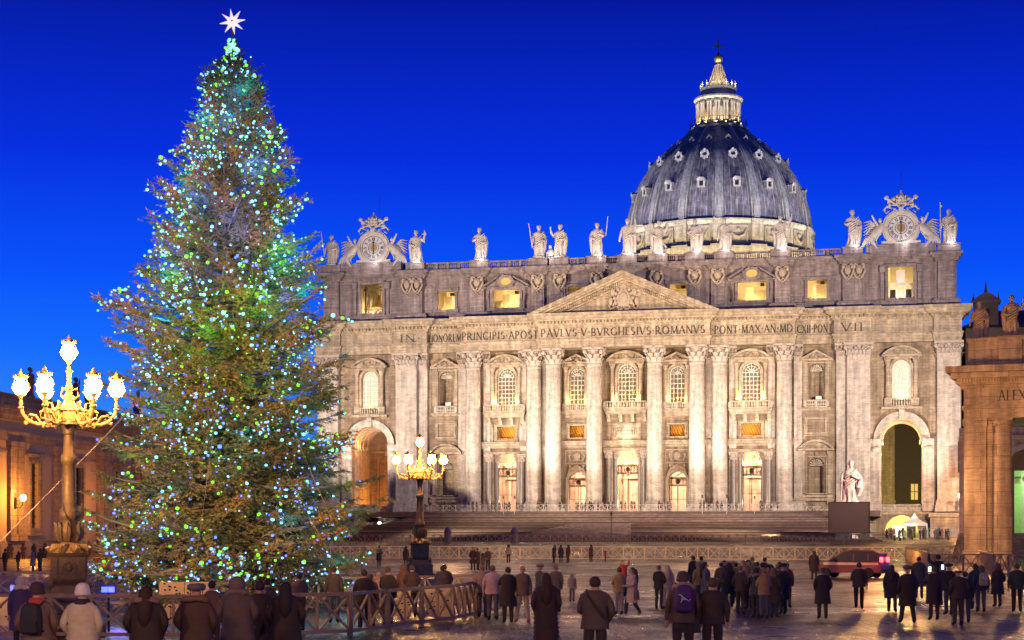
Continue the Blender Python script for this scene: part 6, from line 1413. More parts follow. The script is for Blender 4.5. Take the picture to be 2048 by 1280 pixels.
# star on the tip
n = 16; pts = [((.46 if k%2==0 else .16)*math.cos(R(90+22.5*k+9)),(.46 if k%2==0 else .16)*math.sin(R(90+22.5*k+9))) for k in range(n)]
sb = MB(); sb.add([(x,-.03,z) for x,z in pts]+[(x,.03,z) for x,z in pts]+[(0,-.12,0),(0,.12,0)], [(i,(i+1)%n,2*n) for i in range(n)]+[((i+1)%n+n,i+n,2*n+1) for i in range(n)]+[(i,i+n,(i+1)%n+n,(i+1)%n) for i in range(n)])
st_ = thing("star", "white eight-pointed star glowing on top of the spruce", "star", (TPX,TPY,20.78), 0); part("star_body", sb, M['star'], st_); part("mount", MB().tube([(0,0,-.75),(0,0,-.1)],.025,6), M['iron'], st_); part("centre_stud", MB().ell((0,-.13,0),(.03,.02,.03),8,5), M['dark'], st_)
# light bulbs and baubles on twig ends
cand = T1[:]; rr_ = np.hypot(cand[:,0],cand[:,1]); en_ = np.interp(cand[:,2],[e[0] for e in ENV],[e[1] for e in ENV])
ok = np.where((rr_ > en_*.42) & (cand[:,2] > .7) & (cand[:,1] < en_*.35))[0]; rg.shuffle(ok)
def ico(r): 
    p = (1+5**.5)/2; v = [(-1,p,0),(1,p,0),(-1,-p,0),(1,-p,0),(0,-1,p),(0,1,p),(0,-1,-p),(0,1,-p),(p,0,-1),(p,0,1),(-p,0,-1),(-p,0,1)]
    f = [(0,11,5),(0,5,1),(0,1,7),(0,7,10),(0,10,11),(1,5,9),(5,11,4),(11,10,2),(10,7,6),(7,1,8),(3,9,4),(3,4,2),(3,2,6),(3,6,8),(3,8,9),(4,9,5),(2,4,11),(6,2,10),(8,6,7),(9,8,1)]
    s = r/math.hypot(1,p); return [(a*s,b*s,c*s) for a,b,c in v], f
iv,if_ = ico(1.0); bm_ = {}
for kx in ('bulb_w','bulb_b','bulb_g'): bm_[kx] = MB().add(iv,if_).mesh("light_bulb", M[kx], True)
rest = {k:MB() for k in bm_}; cl = {'bulb_w':"white-blue",'bulb_b':"blue",'bulb_g':"lime"}
sel = []
for i in ok:
    p = cand[i]; cl_ = .5+.5*math.sin(p[2]*1.9+1.3*math.sin(p[0]*1.5)+.7)*math.cos(p[0]*1.3+p[2]*.6+1.0); wt = .24+1.5*max(0,cl_)**2+(.5 if p[2] > 10.5 and p[0] < -.3*env(p[2]) else 0)
    if rg.random() < wt*.6: sel.append(i)
ok = np.array(sel); order = [ok[i] for i in range(3100)]; print('cands', len(ok))
# clusters: favour the left flank and the lower right as in the strings of the photo
for n_,i in enumerate(order):
    p = cand[i]; q = rg.random(); hz_ = p[2]/20; kx = 'bulb_g' if q < .30 else ('bulb_w' if q < .30+.35+.35*hz_ else 'bulb_b')
    r = .030+.038*rg.random()**2.5
    if n_ < 290:
        r += .022; o = part("light_bulb", bm_[kx], None, None, loc=(TPX+p[0],TPY+p[1]-.05,p[2]), scale=(r,r,r)); o['label'] = "glowing %s light bulb among the spruce twigs" % cl[kx]; o['category'] = "light bulb"; o['group'] = "%s light bulbs on the spruce" % cl[kx]
    else: rest[kx].add([(TPX+p[0]+a*r,TPY+p[1]-.05+b*r,p[2]+c*r) for a,b,c in iv], if_)
for kx,mb in rest.items(): o = part("fairy_lights", mb, M[kx], kind="stuff")
bs = MB().ell((0,0,0),(1,1,1),12,8).mesh("bauble", M['bauble'], True)
for n_ in range(150):
    p = cand[ok[3110+n_]]; r = .055+.035*rg.random(); o = part("bauble", bs, None, None, loc=(TPX+p[0],TPY+p[1]-.04,p[2]-.08), scale=(r,r,r)); o['label'] = "silver glass bauble hanging from a spruce twig"; o['category'] = "bauble"; o['group'] = "silver baubles on the spruce"
# glow of the bulb strings
for n_ in range(80):
    z = 1.2+17.8*((n_+.5)/80); a = -math.pi/2 + 2.1*math.sin(n_*2.4); r = env(z)*(.55+.3*rg.random())
    c_ = [(.01,.30,1.0),(.01,.75,.85),(.12,1.0,.10),(.10,.18,1.0)][n_%4]; point("string_glow", (TPX+r*math.cos(a),TPY+r*math.sin(a),z), 38 if z < 9 else 150, c_, .45)
# guy cables
for k,(a,b_) in enumerate((((TPX-1.0,TPY-1,9.6),at(-60,40,1.8)),((TPX,TPY-2.5,8),at(375,47,.3)),((TPX+1,TPY-1.5,9.5),at(745,52,.3)),((TPX+1.2,TPY-1,6.6),at(715,56,.3)),((TPX+3,TPY,5.2),at(790,66,.3)))):
    lb = ["thick pale cable from the spruce down to the left past the near lamp","thin cable from the spruce to the barrier behind the hooded onlooker","long cable down the spruce's right flank to the barrier","shorter cable inside the spruce's right flank","thin outermost cable right of the spruce"][k]
    t = thing("guy_cable", lb, "cable", a, 0, "guy cables of the spruce"); v_ = Vector(b_)-Vector(a); part("cable", MB().tube([(0,0,0),tuple(v_*.5+Vector((0,0,-.12))),tuple(v_)],.022 if k==0 else .010,5), M['rope'], t); part("shackle", MB().ell(tuple(v_),(.06,.06,.08),6,4), M['iron'], t)
# ================================================================ people (front of the figure looks to -y)
def skinbody(name, pose, hands=True, lean=0.0):
    V_=[]; E_=[]; Rr=[]; idx={}
    def J(k,p,r,par=None):
        p = list(p)
        if p[2] > .95: p[1] -= lean*(p[2]-.95)
        idx[k]=len(V_); V_.append(tuple(p)); Rr.append(r if hasattr(r,'__len__') else (r,r))
        if par: E_.append((idx[par],idx[k]))
    J('pel',(0,0,.96),(.165,.125)); J('sp',(0,.01,1.12),(.155,.115),'pel'); J('ch',(0,.01,1.32),(.18,.13),'sp'); J('nk',(0,.02,1.475),(.065,.06),'ch'); J('hd',(0,.0,1.575),(.075,.085),'nk'); J('tp',(0,.0,1.68),(.07,.082),'hd')
    for s,n in ((-1,'l'),(1,'r')):
        P = pose[n]
        J('sh'+n,(s*.185,.01,1.40),.075,'ch'); J('el'+n,(s*P[0][0],P[0][1],P[0][2]),.058,'sh'+n); J('wr'+n,(s*P[1][0],P[1][1],P[1][2]),.04,'el'+n)
        wr = Vector((s*P[1][0],P[1][1],P[1][2])); d = (wr-Vector((s*P[0][0],P[0][1],P[0][2]))).normalized()
        pm_ = wr+d*.06; J('pm'+n,pm_,(.034,.026),'wr'+n)
        if hands:
            sd = d.cross(Vector((0,1,.2))).normalized()
            for q,(o,l_) in enumerate(((-.03,.062),(-.01,.075),(.011,.07),(.03,.055))):
                a = pm_+d*.035+sd*o; J('f%d'%q+n,a,.0095,'pm'+n); J('g%d'%q+n,a+d*l_*.6+Vector((0,-.012,0)),.0085,'f%d'%q+n); J('k%d'%q+n,a+d*l_+Vector((0,-.03,-.004)),.007,'g%d'%q+n)
            a = pm_-sd*.03*(1)+d*-.01; J('t0'+n,a,.011,'pm'+n); J('t1'+n,a-sd*.025+d*.035+Vector((0,-.012,0)),.009,'t0'+n)
        L = pose['leg'+n]
        J('hp'+n,(s*.095,0,.89),(.115,.11),'pel'); J('kn'+n,(s*L[0][0],L[0][1],L[0][2]),.078,'hp'+n); J('an'+n,(s*L[1][0],L[1][1],L[1][2]),.060,'kn'+n); J('to'+n,(s*(L[1][0]+.02),L[1][1]-.15,max(.035,L[1][2]-.06)),(.05,.04),'an'+n)
    me = bpy.data.meshes.new(name); me.from_pydata(V_,E_,[]); o = bpy.data.objects.new("tmp",me); COL.objects.link(o)
    sk = o.modifiers.new("s",'SKIN'); sk.branch_smoothing = .6
    for i,sv in enumerate(me.skin_vertices[0].data): sv.radius = Rr[i]; sv.use_root = (i==0)
    sb_ = o.modifiers.new("u",'SUBSURF'); sb_.levels = 1; sb_.render_levels = 1
    dg = bpy.context.evaluated_depsgraph_get(); dg.update(); nm = bpy.data.meshes.new_from_object(o.evaluated_get(dg)); nm.name = "body"
    bpy.data.objects.remove(o)
    # slots: 0 skin, 1 top, 2 trousers, 3 shoes
    wl = [Vector(V_[idx['wrl']]),Vector(V_[idx['wrr']])]; nm.materials.clear()
    for k in range(4): nm.materials.append(M['dark'])
    hz = V_[idx['nk']]
    for p in nm.polygons:
        c = p.center; z = c.z; k = 1
        if z > hz[2]+.015 and abs(c.x) < .15 and min((c-w).length for w in wl) > .10: k = 0
        elif min((c-w-(Vector((0,0,0)))).length for w in wl) < .0: k = 0
        elif z < .13: k = 3
        elif z < .90 and abs(c.x) < .24 and min((c-w).length for w in wl) > .13: k = 2
        for w,n in zip(wl,'lr'):
            pmv = Vector(V_[idx['pm'+n]]); 
            if (c-pmv).length < .125 and (c-pmv).dot(pmv-w) > -.0022: k = 0
        p.material_index = k; p.use_smooth = True
    return nm
LEG = (((.10,-.01,.49),(.105,.02,.09)),)*2
def pose(l,r,ll=None,lr=None): return {'l':l,'r':r,'legl':ll or LEG[0],'legr':lr or LEG[1]}
DOWN = ((.25,.03,1.12),(.265,-.03,.88)); POCK = ((.27,.08,1.13),(.20,-.09,.95)); CAM_ = ((.25,-.13,1.18),(.09,-.30,1.46)); FOLD = ((.25,-.06,1.13),(.02,-.24,1.16)); UP = ((.30,-.1,1.5),(.22,-.22,1.72)); HOLD = ((.24,-.05,1.12),(.10,-.30,1.10))
BODY = {'down':skinbody('b',pose(DOWN,DOWN)), 'pock':skinbody('b',pose(POCK,POCK)), 'cam':skinbody('b',pose(CAM_,CAM_)), 'mix':skinbody('b',pose(POCK,HOLD)),
 'up':skinbody('b',pose(DOWN,UP)), 'fold':skinbody('b',pose(FOLD,FOLD)), 'walk':skinbody('b',pose(DOWN,HOLD,((.10,-.16,.52),(.10,-.20,.10)),((.10,.05,.50),(.10,.28,.16)))),
 'wide':skinbody('b',pose(POCK,DOWN,((.14,-.01,.49),(.19,.02,.09)),((.14,-.01,.49),(.19,.02,.09)))), 'lean':skinbody('b',pose(HOLD,HOLD,((.10,.06,.49),(.10,.20,.09)),((.10,.02,.49),(.10,.12,.09))),lean=.45)}
def ringloft(rings, n=20, ribs=0.0, mod=None):
    b = MB(); 
    for z,rx,ry,yo in rings:
        for i in range(n):
            a = 2*math.pi*i/n; f = 1+(.03*math.sin(a*5+z*9)+.015*math.sin(a*11+z*5)); b.v.append((rx*f*math.cos(a), yo+ry*f*math.sin(a), z))
    for j in range(len(rings)-1):
        for i in range(n): b.f.append((j*n+i,j*n+(i+1)%n,(j+1)*n+(i+1)%n,(j+1)*n+i)); b.m.append(0)
    return b
def coatmesh(hem, flare, puffy, nm_="jacket"):
    R_ = [(1.50,.085,.08,.02),(1.47,.15,.10,.02),(1.42,.215,.125,.01),(1.33,.225,.15,0)]; z = 1.33; k = 0
    while z > hem:
        z -= .045 if puffy else .09; t = (1.33-z)/(1.33-hem+1e-6); w_ = .215-.02*math.sin(min(1,t)*3.1)*(1 if not puffy else .4)+flare*max(0,t)
        if puffy: w_ += .013*(1 if k % 2 == 0 else -1)
        R_.append((max(z,hem-.01),w_,w_*.70,0)); k += 1
    R_.append((hem,R_[-1][1]*.86,R_[-1][2]*.86,0)); b = ringloft(R_); me_ = b.mesh(nm_, M['dark'], True, 70); return me_
CO = {'jacket':coatmesh(.84,.0,False),'puffer':coatmesh(.84,.01,True),'coat':coatmesh(.52,.045,False,"coat"),'longpuff':coatmesh(.40,.035,True,"coat"),'short':coatmesh(.92,.0,False)}
def hairmesh(kind):
    b = MB(); b.ell((0,.018,1.637),(.088,.102,.104),14,9)
    if kind == 'short':
        for i,v in enumerate(b.v): 
            if v[1] < -.045 and v[2] < 1.69: b.v[i] = (v[0]*.8,-.02,max(v[2],1.66))
    if kind == 'long':
        b.tube([(0,.07,1.66),(0,.115,1.5),(0,.13,1.36),(0,.13,1.2),(.01,.12,1.08)],[.09,.105,.11,.095,.04],12)
        for i,v in enumerate(b.v):
            if v[1] < -.05 and v[2] < 1.69: b.v[i] = (v[0],-.02,v[2])
    if kind == 'beanie':
        b = MB(); b.lathe([(.105,1.60),(.112,1.62),(.112,1.665),(.105,1.67),(.103,1.71),(.085,1.76),(.05,1.79),(.015,1.80)],18,(0,.005,0),sy=1.12)
    if kind == 'pom': b = MB(); b.lathe([(.105,1.60),(.115,1.62),(.115,1.67),(.107,1.675),(.103,1.72),(.08,1.77),(.03,1.80)],18,(0,.005,0),sy=1.12); b.ell((0,0,1.83),(.04,.04,.04),8,6)
    if kind == 'cap': b = MB(); b.lathe([(.10,1.64),(.125,1.68),(.13,1.72),(.10,1.755),(.03,1.765)],18,(0,0,0),sy=1.15); b.box(-.07,.07,-.19,-.1,1.655,1.67)
    if kind == 'hood': b = MB(); b.ell((0,.035,1.63),(.125,.14,.145),14,9); b.tube([(.13*math.cos(a),.10+.05*math.sin(a)*0,1.47+.05*math.sin(a)) for a in [math.pi*k/8 for k in range(9)]],.06,7)
    if kind == 'bald': b = MB(); b.lathe([(.09,1.60),(.094,1.64),(.088,1.67)],14,(0,.02,0),sy=1.1,a0=-20,a1=200)
    return b.mesh("hair", M['dark'], True, 60)
HA = {k:hairmesh(k) for k in ('short','long','beanie','pom','cap','hood','bald')}
hnm = {'short':'hair','long':'hair','beanie':'hat','pom':'hat','cap':'hat','hood':'hood','bald':'hair'}
FUR = MB().tube([(.155*math.cos(a),.055+.10*math.sin(a),1.49+.025*math.sin(a)) for a in [2*math.pi*k/14 for k in range(15)]],.052,8)
for i,v in enumerate(FUR.v): q_ = rnd.uniform(.93,1.10); FUR.v[i] = (v[0]*q_,v[1]*q_,v[2]+rnd.uniform(-.012,.012))
FUR = FUR.mesh("fur_collar", M['dark'], True); SCARF = MB().lathe([(.10,1.44),(.125,1.46),(.12,1.50),(.10,1.54),(.085,1.545)],16,(0,.02,0),sy=1.0).mesh("scarf", M['dark'], True)
FACE = MB().ell((0,-.088,1.598),(.016,.026,.026),7,5).ell((0,-.078,1.558),(.028,.014,.008),8,5)
for s in (-1,1): FACE.ell((s*.082,.005,1.605),(.012,.022,.033),7,5)
FACE = FACE.mesh("face", M['dark'], True); EYES = MB().ell((-.03,-.086,1.618),(.012,.008,.008),6,4).ell((.03,-.086,1.618),(.012,.008,.008),6,4).box(-.045,-.016,-.092,-.085,1.633,1.638).box(.016,.045,-.092,-.085,1.633,1.638).mesh("eyes", M['dark'])
CM = {}
def cm(c, r=.8):
    c = tuple(round(x,3) for x in c)
    if c not in CM: CM[c] = mat("cloth_%d" % len(CM), c, r, var=.25, nscale=9)
    return CM[c]
SK = cm((.42,.24,.17),.6)
def setm(o, k, m): o.material_slots[k].link = 'OBJECT'; o.material_slots[k].material = m
def person(loc, h, face, pose_, coat, top, bot, hair, hc, label, group=None, fur=None, scarf=None, low=False, shoes=(.02,.02,.02), fat=1.0):
    t = thing("person", label, "person", loc, R(face), group); s = h/1.77; t.scale = (s*fat,s*fat,s)
    b = part("body", BODY[pose_], None, t); 
    for k,m_ in enumerate((SK,cm(top),cm(bot),cm(shoes))): setm(b,k,m_)
    if coat: c_ = part("coat" if coat in ('coat','longpuff') else "jacket", CO[coat], None, t, scale=(1.05,1.08,1)); setm(c_,0,cm(top))
    q = part(hnm[hair], HA[hair], None, t); setm(q,0,cm(hc))
    if pose_ == 'lean':
        for ch in t.children:
            if ch is not b: ch.rotation_euler = (R(22),0,0); ch.location = (0,.95*math.sin(R(22)),.95*(1-math.cos(R(22))))
    if fur: q = part("fur_collar", FUR, None, t); setm(q,0,cm(fur))
    if scarf: q = part("scarf", SCARF, None, t); setm(q,0,cm(scarf))
    if not low:
        q = part("face", FACE, None, t); setm(q,0,SK); e_ = part("eyes", EYES, None, t)
        if pose_ == 'lean':
            for z in (q,e_): z.rotation_euler = (R(22),0,0); z.location = (0,.95*math.sin(R(22)),.95*(1-math.cos(R(22))))
    return t
def backpack(per, col, label, stripe=None, sc=1.0):
    m = per.matrix_basis; loc = per.location + Vector((0,0,0)); t = thing("backpack", label, "backpack", per.location, per.rotation_euler.z); t.scale = per.scale*sc
    b = MB(); n = 14
    b.add([(x*.17,.16+y,z) for z,x,y in ()],[])
    rings = [(.98,.10,.05),(1.0,.155,.085),(1.1,.17,.10),(1.25,.165,.10),(1.38,.15,.085),(1.45,.11,.06),(1.47,.04,.02)]
    for z,rx,ry in rings:
        for i in range(n): a = 2*math.pi*i/n; q = .8+.2*abs(math.cos(2*a)); b.v.append((rx*math.cos(a)/q*.9, .235+ry*math.sin(a)/q*.9, z))
    for j in range(len(rings)-1):
        for i in range(n): b.f.append((j*n+i,j*n+(i+1)%n,(j+1)*n+(i+1)%n,(j+1)*n+i)); b.m.append(0)
    part("bag_body", b, cm(col), t, True)
    part("front_pocket", MB().frus(0,.335,1.02,1.2,.12,.03,.11,.03), cm(tuple(c*.8 for c in col)), t)
    for s in (-1,1): part("strap", MB().tube([(s*.09,.17,1.42),(s*.12,.06,1.49),(s*.13,-.10,1.45),(s*.15,-.17,1.3),(s*.17,-.1,1.12),(s*.13,.15,1.02)],.018,5), cm((.03,.03,.03)), t)
    if stripe: 
        q = MB()
        for pth in stripe: q.tube([(x,.365 if z<1.2 else .34,z) for x,z in pth],.009,4)
        part("emblem", q, cm((.7,.7,.7)), t)
    return t
def bag(per, dx, z, col, label, w_=.3):
    t = thing("bag", label, "bag", per.matrix_basis @ Vector((dx,.02,z)), per.rotation_euler.z)
    part("bag_body", MB().frus(0,0,-.3,0,w_/2,.06,w_/2*.85,.04), cm(col), t); part("strap", MB().tube([(-.1,0,0),(-.08,0,.25),(.02,0,.5),(.1,0,.25),(.1,0,0)],.012,5), cm(tuple(c*.6 for c in col)), t); return t
DK = (.034,.022,.018); DB = (.065,.036,.024); BR = (.14,.07,.035); TN = (.32,.22,.13); CRM = (.55,.47,.38); NV = (.02,.025,.05); GY = (.12,.11,.11); OG = (.30,.10,.03); RD = (.35,.03,.03); PK = (.50,.32,.30)
def sp(px, s, z=0): return at(px, 3400.0/s, z)
NB = 180
p1 = person(sp(75,120),1.88,175,'pock','puffer',(.16,.10,.07),DK,'beanie',(.05,.025,.03),"person in dark beanie, red scarf and striped puffer jacket, carrying a black backpack",scarf=(.45,.05,.03),fat=1.12)
backpack(p1,(.02,.02,.03),"black backpack on the person with the red scarf")
person(sp(42,88),1.75,190,'down','coat',(.07,.04,.10),DK,'hood',CRM,"person with pale hood and violet-dark coat, half hidden behind the beanie wearer")
person(sp(165,120),1.86,180,'pock','puffer',(.55,.48,.32),DK,'beanie',(.72,.68,.6),"person in a white knit hat and quilted cream puffer jacket",scarf=(.03,.025,.03),fat=1.1)
person(sp(293,118),1.86,182,'pock','coat',DK,DK,'long',(.035,.018,.012),"long-haired person in dark coat with broad fur hood, alone before the barrier",fur=(.22,.14,.10),fat=1.18)
person(sp(393,116),1.86,176,'pock','coat',DB,DK,'cap',GY,"person in a flat cap and brown fur-hooded coat",fur=(.17,.09,.05),fat=1.18)
person(sp(425,90),1.70,160,'down','jacket',BR,DK,'short',(.03,.02,.015),"short person between the flat cap and the bushy hood, dark brown jacket")
person(sp(475,108),1.92,180,'pock','coat',(.10,.07,.06),DK,'hood',(.16,.12,.10),"tall person in a big bushy grey-brown hood",fat=1.2)
person(sp(520,104),1.84,185,'cam','coat',DK,DK,'short',(.03,.02,.02),"dark-coated person taking a picture beside the bushy hood",fat=1.05)
person(sp(535,82),1.66,170,'down','jacket',DB,DK,'short',DK,"person in dark brown jacket partly hidden left of the long black coat")
person(sp(572,106),1.84,182,'pock','coat',DK,DK,'long',(.02,.015,.012),"broad person in a long black coat, last of the near row",fat=1.2)
person(sp(598,74),1.70,200,'cam','jacket',(.09,.06,.05),DK,'short',DK,"person raising a camera just beyond the long black coat")
person(sp(668,66),1.76,180,'down','jacket',(.06,.045,.04),(.05,.06,.10),'short',DK,"slim blurred figure in blue jeans alone at the barrier's cross brace")
person(sp(728,72),1.75,200,'mix','jacket',DK,DK,'short',(.05,.03,.02),"man in black leaning towards his neighbour beside the barrier",fat=1.1)
person(sp(742,70),1.60,150,'down','jacket',(.08,.045,.03),(.12,.07,.05),'long',(.06,.03,.02),"shorter person between the two men in black at the barrier")
person(sp(758,60),1.45,180,'down','coat',(.28,.16,.11),DK,'hood',(.25,.15,.1),"small person in a rosy-brown coat at the barrier")
person(sp(776,69),1.80,160,'mix','jacket',DK,DK,'short',(.10,.06,.04),"tall man in black jacket with folded blue paper, right of the barrier pair")
person(sp(824,62),1.74,190,'fold','jacket',DB,DK,'short',(.09,.05,.03),"man in dark brown jacket with folded arms left of the seated youths")
person(sp(808,60),1.70,170,'down','jacket',BR,DK,'hood',BR,"person in brown hooded jacket just left of the folded-arms man")
person(sp(878,60),1.72,150,'lean','jacket',(.07,.05,.05),(.07,.06,.06),'short',(.04,.02,.015),"youth leaning on the barrier, left of the pair")
person(sp(893,60),1.76,200,'lean','jacket',DB,(.10,.10,.14),'short',(.04,.02,.015),"youth leaning on the barrier in pale jeans, right of the pair")
person(sp(965,62),1.74,180,'down','jacket',TN,(.10,.08,.07),'short',(.20,.12,.07),"tall figure in tan jacket at the barrier's end",fat=1.05)
person(sp(985,64),1.76,170,'down','jacket',PK,GY,'short',(.12,.07,.05),"figure in pale pink jacket beside the dark phone holder",fat=1.1)
pp_ = person(sp(1016,66),1.74,185,'cam','coat',DK,DK,'short',DK,"person in black holding up a glowing phone",fat=1.05)
ph = thing("phone", "phone with glowing blue screen held up by the person in black", "phone", pp_.matrix_basis @ Vector((0,-.36,1.62)), R(185)); part("case", MB().box(-.04,.04,-.006,.006,-.08,.08), M['iron'], ph); part("display", MB().box(-.036,.036,.0065,.009,-.075,.075), emit("phone_screen",(.4,.65,1),5,False), ph)
person(sp(1045,66),1.78,-15,'wide','jacket',(.13,.085,.06),(.34,.28,.15),'short',(.45,.30,.15),"blond man facing us in dark jacket and khaki trousers with red sneakers",shoes=(.35,.05,.04))
person(sp(1080,58),1.68,120,'mix','jacket',(.10,.07,.05),DK,'cap',(.25,.18,.12),"person in a peaked cap behind the long-haired woman's left side")
person(sp(1092,94),1.92,183,'pock','longpuff',(.04,.022,.018),DK,'long',(.05,.018,.01),"woman with long dark hair in an ankle-length quilted coat",fat=1.0)
person(sp(1112,58),1.68,160,'pock','jacket',(.16,.10,.07),DK,'short',(.35,.2,.08),"fair-haired person in brown jacket right behind the long quilted coat")
person(sp(1144,50),1.15,10,'down','puffer',(.40,.24,.18),(.15,.1,.08),'long',(.35,.2,.1),"little child with fair hair in a pinkish jacket")
mn = person(sp(1190,106),1.94,178,'mix','jacket',(.085,.06,.045),DK,'short',(.05,.03,.02),"man with a crossbody strap and hands before him, jacket reaching his hips",fat=1.12)
part("crossbody_strap", MB().tube([(-.16,.16,1.02),(-.02,.19,1.2),(.12,.14,1.42),(.13,.02,1.5)],.02,5), cm(DK), mn)
w1 = person(sp(1238,60),1.62,200,'fold','jacket',(.42,.27,.10),(.35,.25,.2),'short',(.12,.07,.04),"person in mustard jacket turned to the walking woman"); bag(w1,-.3,1.0,DK,"black shoulder bag beside the mustard jacket",.25)
w2 = person(sp(1264,62),1.66,-70,'walk','coat',(.50,.32,.26),DK,'long',(.10,.045,.02),"woman with brown hair striding in a pale pink coat and white shoes",shoes=(.6,.55,.5)); bag(w2,.3,.95,(.15,.08,.05),"brown handbag swinging beside the pink coat")
person(sp(1246,44),1.55,30,'up','jacket',RD,DK,'short',(.30,.12,.05),"small figure in a bright red jacket farther back in the square")
person(sp(1318,56),1.62,150,'mix','jacket',DK,(.05,.04,.035),'short',(.2,.12,.07),"slight person in black jacket and tall black boots")
person(sp(1334,56),1.66,190,'down','jacket',(.45,.36,.28),(.35,.3,.26),'long',(.5,.35,.18),"fair long-haired person in pale clothes beside the black boots")
bp1 = person(sp(1366,98),1.92,178,'down','jacket',(.10,.055,.04),DK,'beanie',(.07,.04,.035),"person in beanie with a fur hood, wearing the purple backpack",fur=(.32,.22,.14),fat=1.14)
backpack(bp1,(.06,.02,.12),"dark purple backpack with a white leaping-cat emblem",[[(-.07,1.18),(-.02,1.22),(.02,1.25),(.07,1.30),(.09,1.29)],[(-.02,1.22),(.03,1.21),(.06,1.16)],[(.03,1.25),(.05,1.18)],[(-.07,1.18),(-.09,1.215)]],1.05)
q = person(sp(1425,98),1.84,182,'down','jacket',DK,DK,'short',(.09,.05,.035),"person in black with tousled hair beside the purple backpack",fat=1.14); bag(q,.42,.95,(.02,.02,.02),"black sports bag with three pale stripes on the right hip",.5)
part("stripes", MB().box(1.40,1.41,0,0.01,0,0.01), cm(GY), q) if False else None
# crowd right of centre
C2 = [(1386,46,1.80,DK,'short',"person with small black pack at the back left of the gathered crowd"),(1402,46,1.78,TN,'short',"person in tan jacket at the back of the gathered crowd"),(1442,50,1.6,BR,'short',"brown-coated person just right of the tousled head"),(1458,54,1.66,DK,'hood',"dark hooded person third along the gathered crowd"),(1472,52,1.64,(.20,.10,.05),'short',"person in russet jacket with fair head in the crowd's left part"),(1490,56,1.66,BR,'long',"long-haired person in brown within the gathered crowd"),(1508,55,1.7,(.24,.12,.06),'hood',"person in rust hood before the crowd's middle"),(1524,56,1.72,OG,'short',"person in glowing orange-brown coat, crowd middle"),(1540,56,1.66,(.26,.12,.05),'long',"person in copper coat with long hair, crowd middle right"),(1556,58,1.7,(.10,.05,.04),'short',"person in maroon-brown coat right of the copper coat"),(1566,60,1.74,DK,'cap',"capped person in black at the crowd's right end"),(1504,48,1.8,DK,'short',"taller head at the back of the crowd"),(1530,47,1.74,BR,'short',"person in brown at the crowd's rear, right of the tall head"),(1481,60,1.68,DB,'short',"dark-coated person at the crowd's front left"),(1548,62,1.62,DB,'hood',"short hooded person at the crowd's front right")]
MORE = [("woman in mustard scarf",1396,53),("man in grey parka",1412,55),("youth in olive jacket",1449,47),("person in plum coat",1466,48),("teenager in tan hoodie",1497,51),("older man in black wool coat",1515,50),("woman in copper puffer",1535,59),("person in khaki jacket",1560,51),("girl in burgundy jacket",1574,55),("man in sand jacket",1487,46),("person in charcoal anorak",1512,62),("woman in ochre coat",1528,63)]
MC = [(.35,.22,.07),GY,(.10,.09,.04),(.10,.03,.05),TN,DK,(.38,.15,.05),(.16,.13,.07),(.18,.03,.03),(.40,.30,.18),(.05,.05,.06),(.34,.19,.07)]
for (nm_,x,s),c in zip(MORE,MC): person(sp(x,s),rnd.uniform(1.58,1.8),rnd.choice((170,190,150,210,20,-40,90)),rnd.choice(('down','pock','cam','fold','mix')),rnd.choice(('jacket','coat','puffer')),c,rnd.choice((DK,DB,(.08,.08,.11))),rnd.choice(('short','long','beanie','hood')),rnd.choice(((.05,.03,.02),(.25,.15,.07),(.03,.02,.02))),nm_+" mingling in the crowd right of centre","crowd gathered right of centre",low=False)
for x,s,h,c,hr,lb in C2: person(sp(x,s),h,rnd.uniform(140,220),rnd.choice(('down','pock','cam','fold')),rnd.choice(('jacket','coat','puffer')),c,rnd.choice((DK,DB,(.04,.04,.06))),hr,rnd.choice(((.05,.03,.02),(.2,.12,.06),(.03,.02,.02))),lb,"crowd gathered right of centre")
C3 = [(1645,63,1.66,DK,'short','pock','coat',"lone person in black coat in front of the dark car"),(1628,34,1.75,DK,'long','down','coat',"dark figure in long coat left of the car"),(1718,56,1.72,DB,'short','walk','jacket',"dim figure walking with a blue glimmer before the car's reflection"),(1784,58,1.68,DK,'long','down','coat',"dark long-haired person left of the man in the long coat"),(1815,66,1.76,DK,'cap','wide','coat',"man in long black coat and hat standing with feet apart"),(1838,48,1.80,(.12,.08,.06),'short','down','coat',"brown-clad person behind the hatted man's right side"),(1868,64,1.74,DB,'short','cam','coat',"person in brown coat photographing, right of the hatted man"),(1876,50,1.92,DK,'short','up','jacket',"tallest dark person rising behind the photographing one"),(1898,60,1.74,DK,'cap','cam','jacket',"dark person peering at a camera, left of the bald man"),(1916,68,1.72,DB,'bald','pock','jacket',"bald man in brown jacket with hands in his pockets"),(1930,66,1.6,DK,'short','down','jacket',"short dark person pressed behind the bald man"),(1950,56,1.66,NV,'long','down','jacket',"person in navy jacket left of the patterned backpack"),(1962,58,1.66,NV,'long','down','jacket',"long-haired person in navy wearing the patterned backpack"),(2034,58,1.72,(.05,.05,.03),'short','down','jacket',"dark figure with tan trousers at the picture's right edge"),(1995,54,1.6,DB,'hood','pock','coat',"faint brown hooded person near the right edge")]
P3 = {}
for x,s,h,c,hr,po,ct,lb in C3: P3[x] = person(sp(x,s),h,rnd.uniform(160,200),po,ct,c,rnd.choice((DK,(.05,.05,.06),DB)),hr,rnd.choice(((.05,.03,.02),(.12,.08,.05))),lb,fat=1.08)
backpack(P3[1962],(.40,.30,.18),"small pale backpack with dark swirls on the navy jacket",[[(-.08,1.1),(.0,1.2),(.08,1.1)],[(-.08,1.3),(.0,1.2),(.08,1.3)],[(-.05,1.05),(.06,1.35)]])
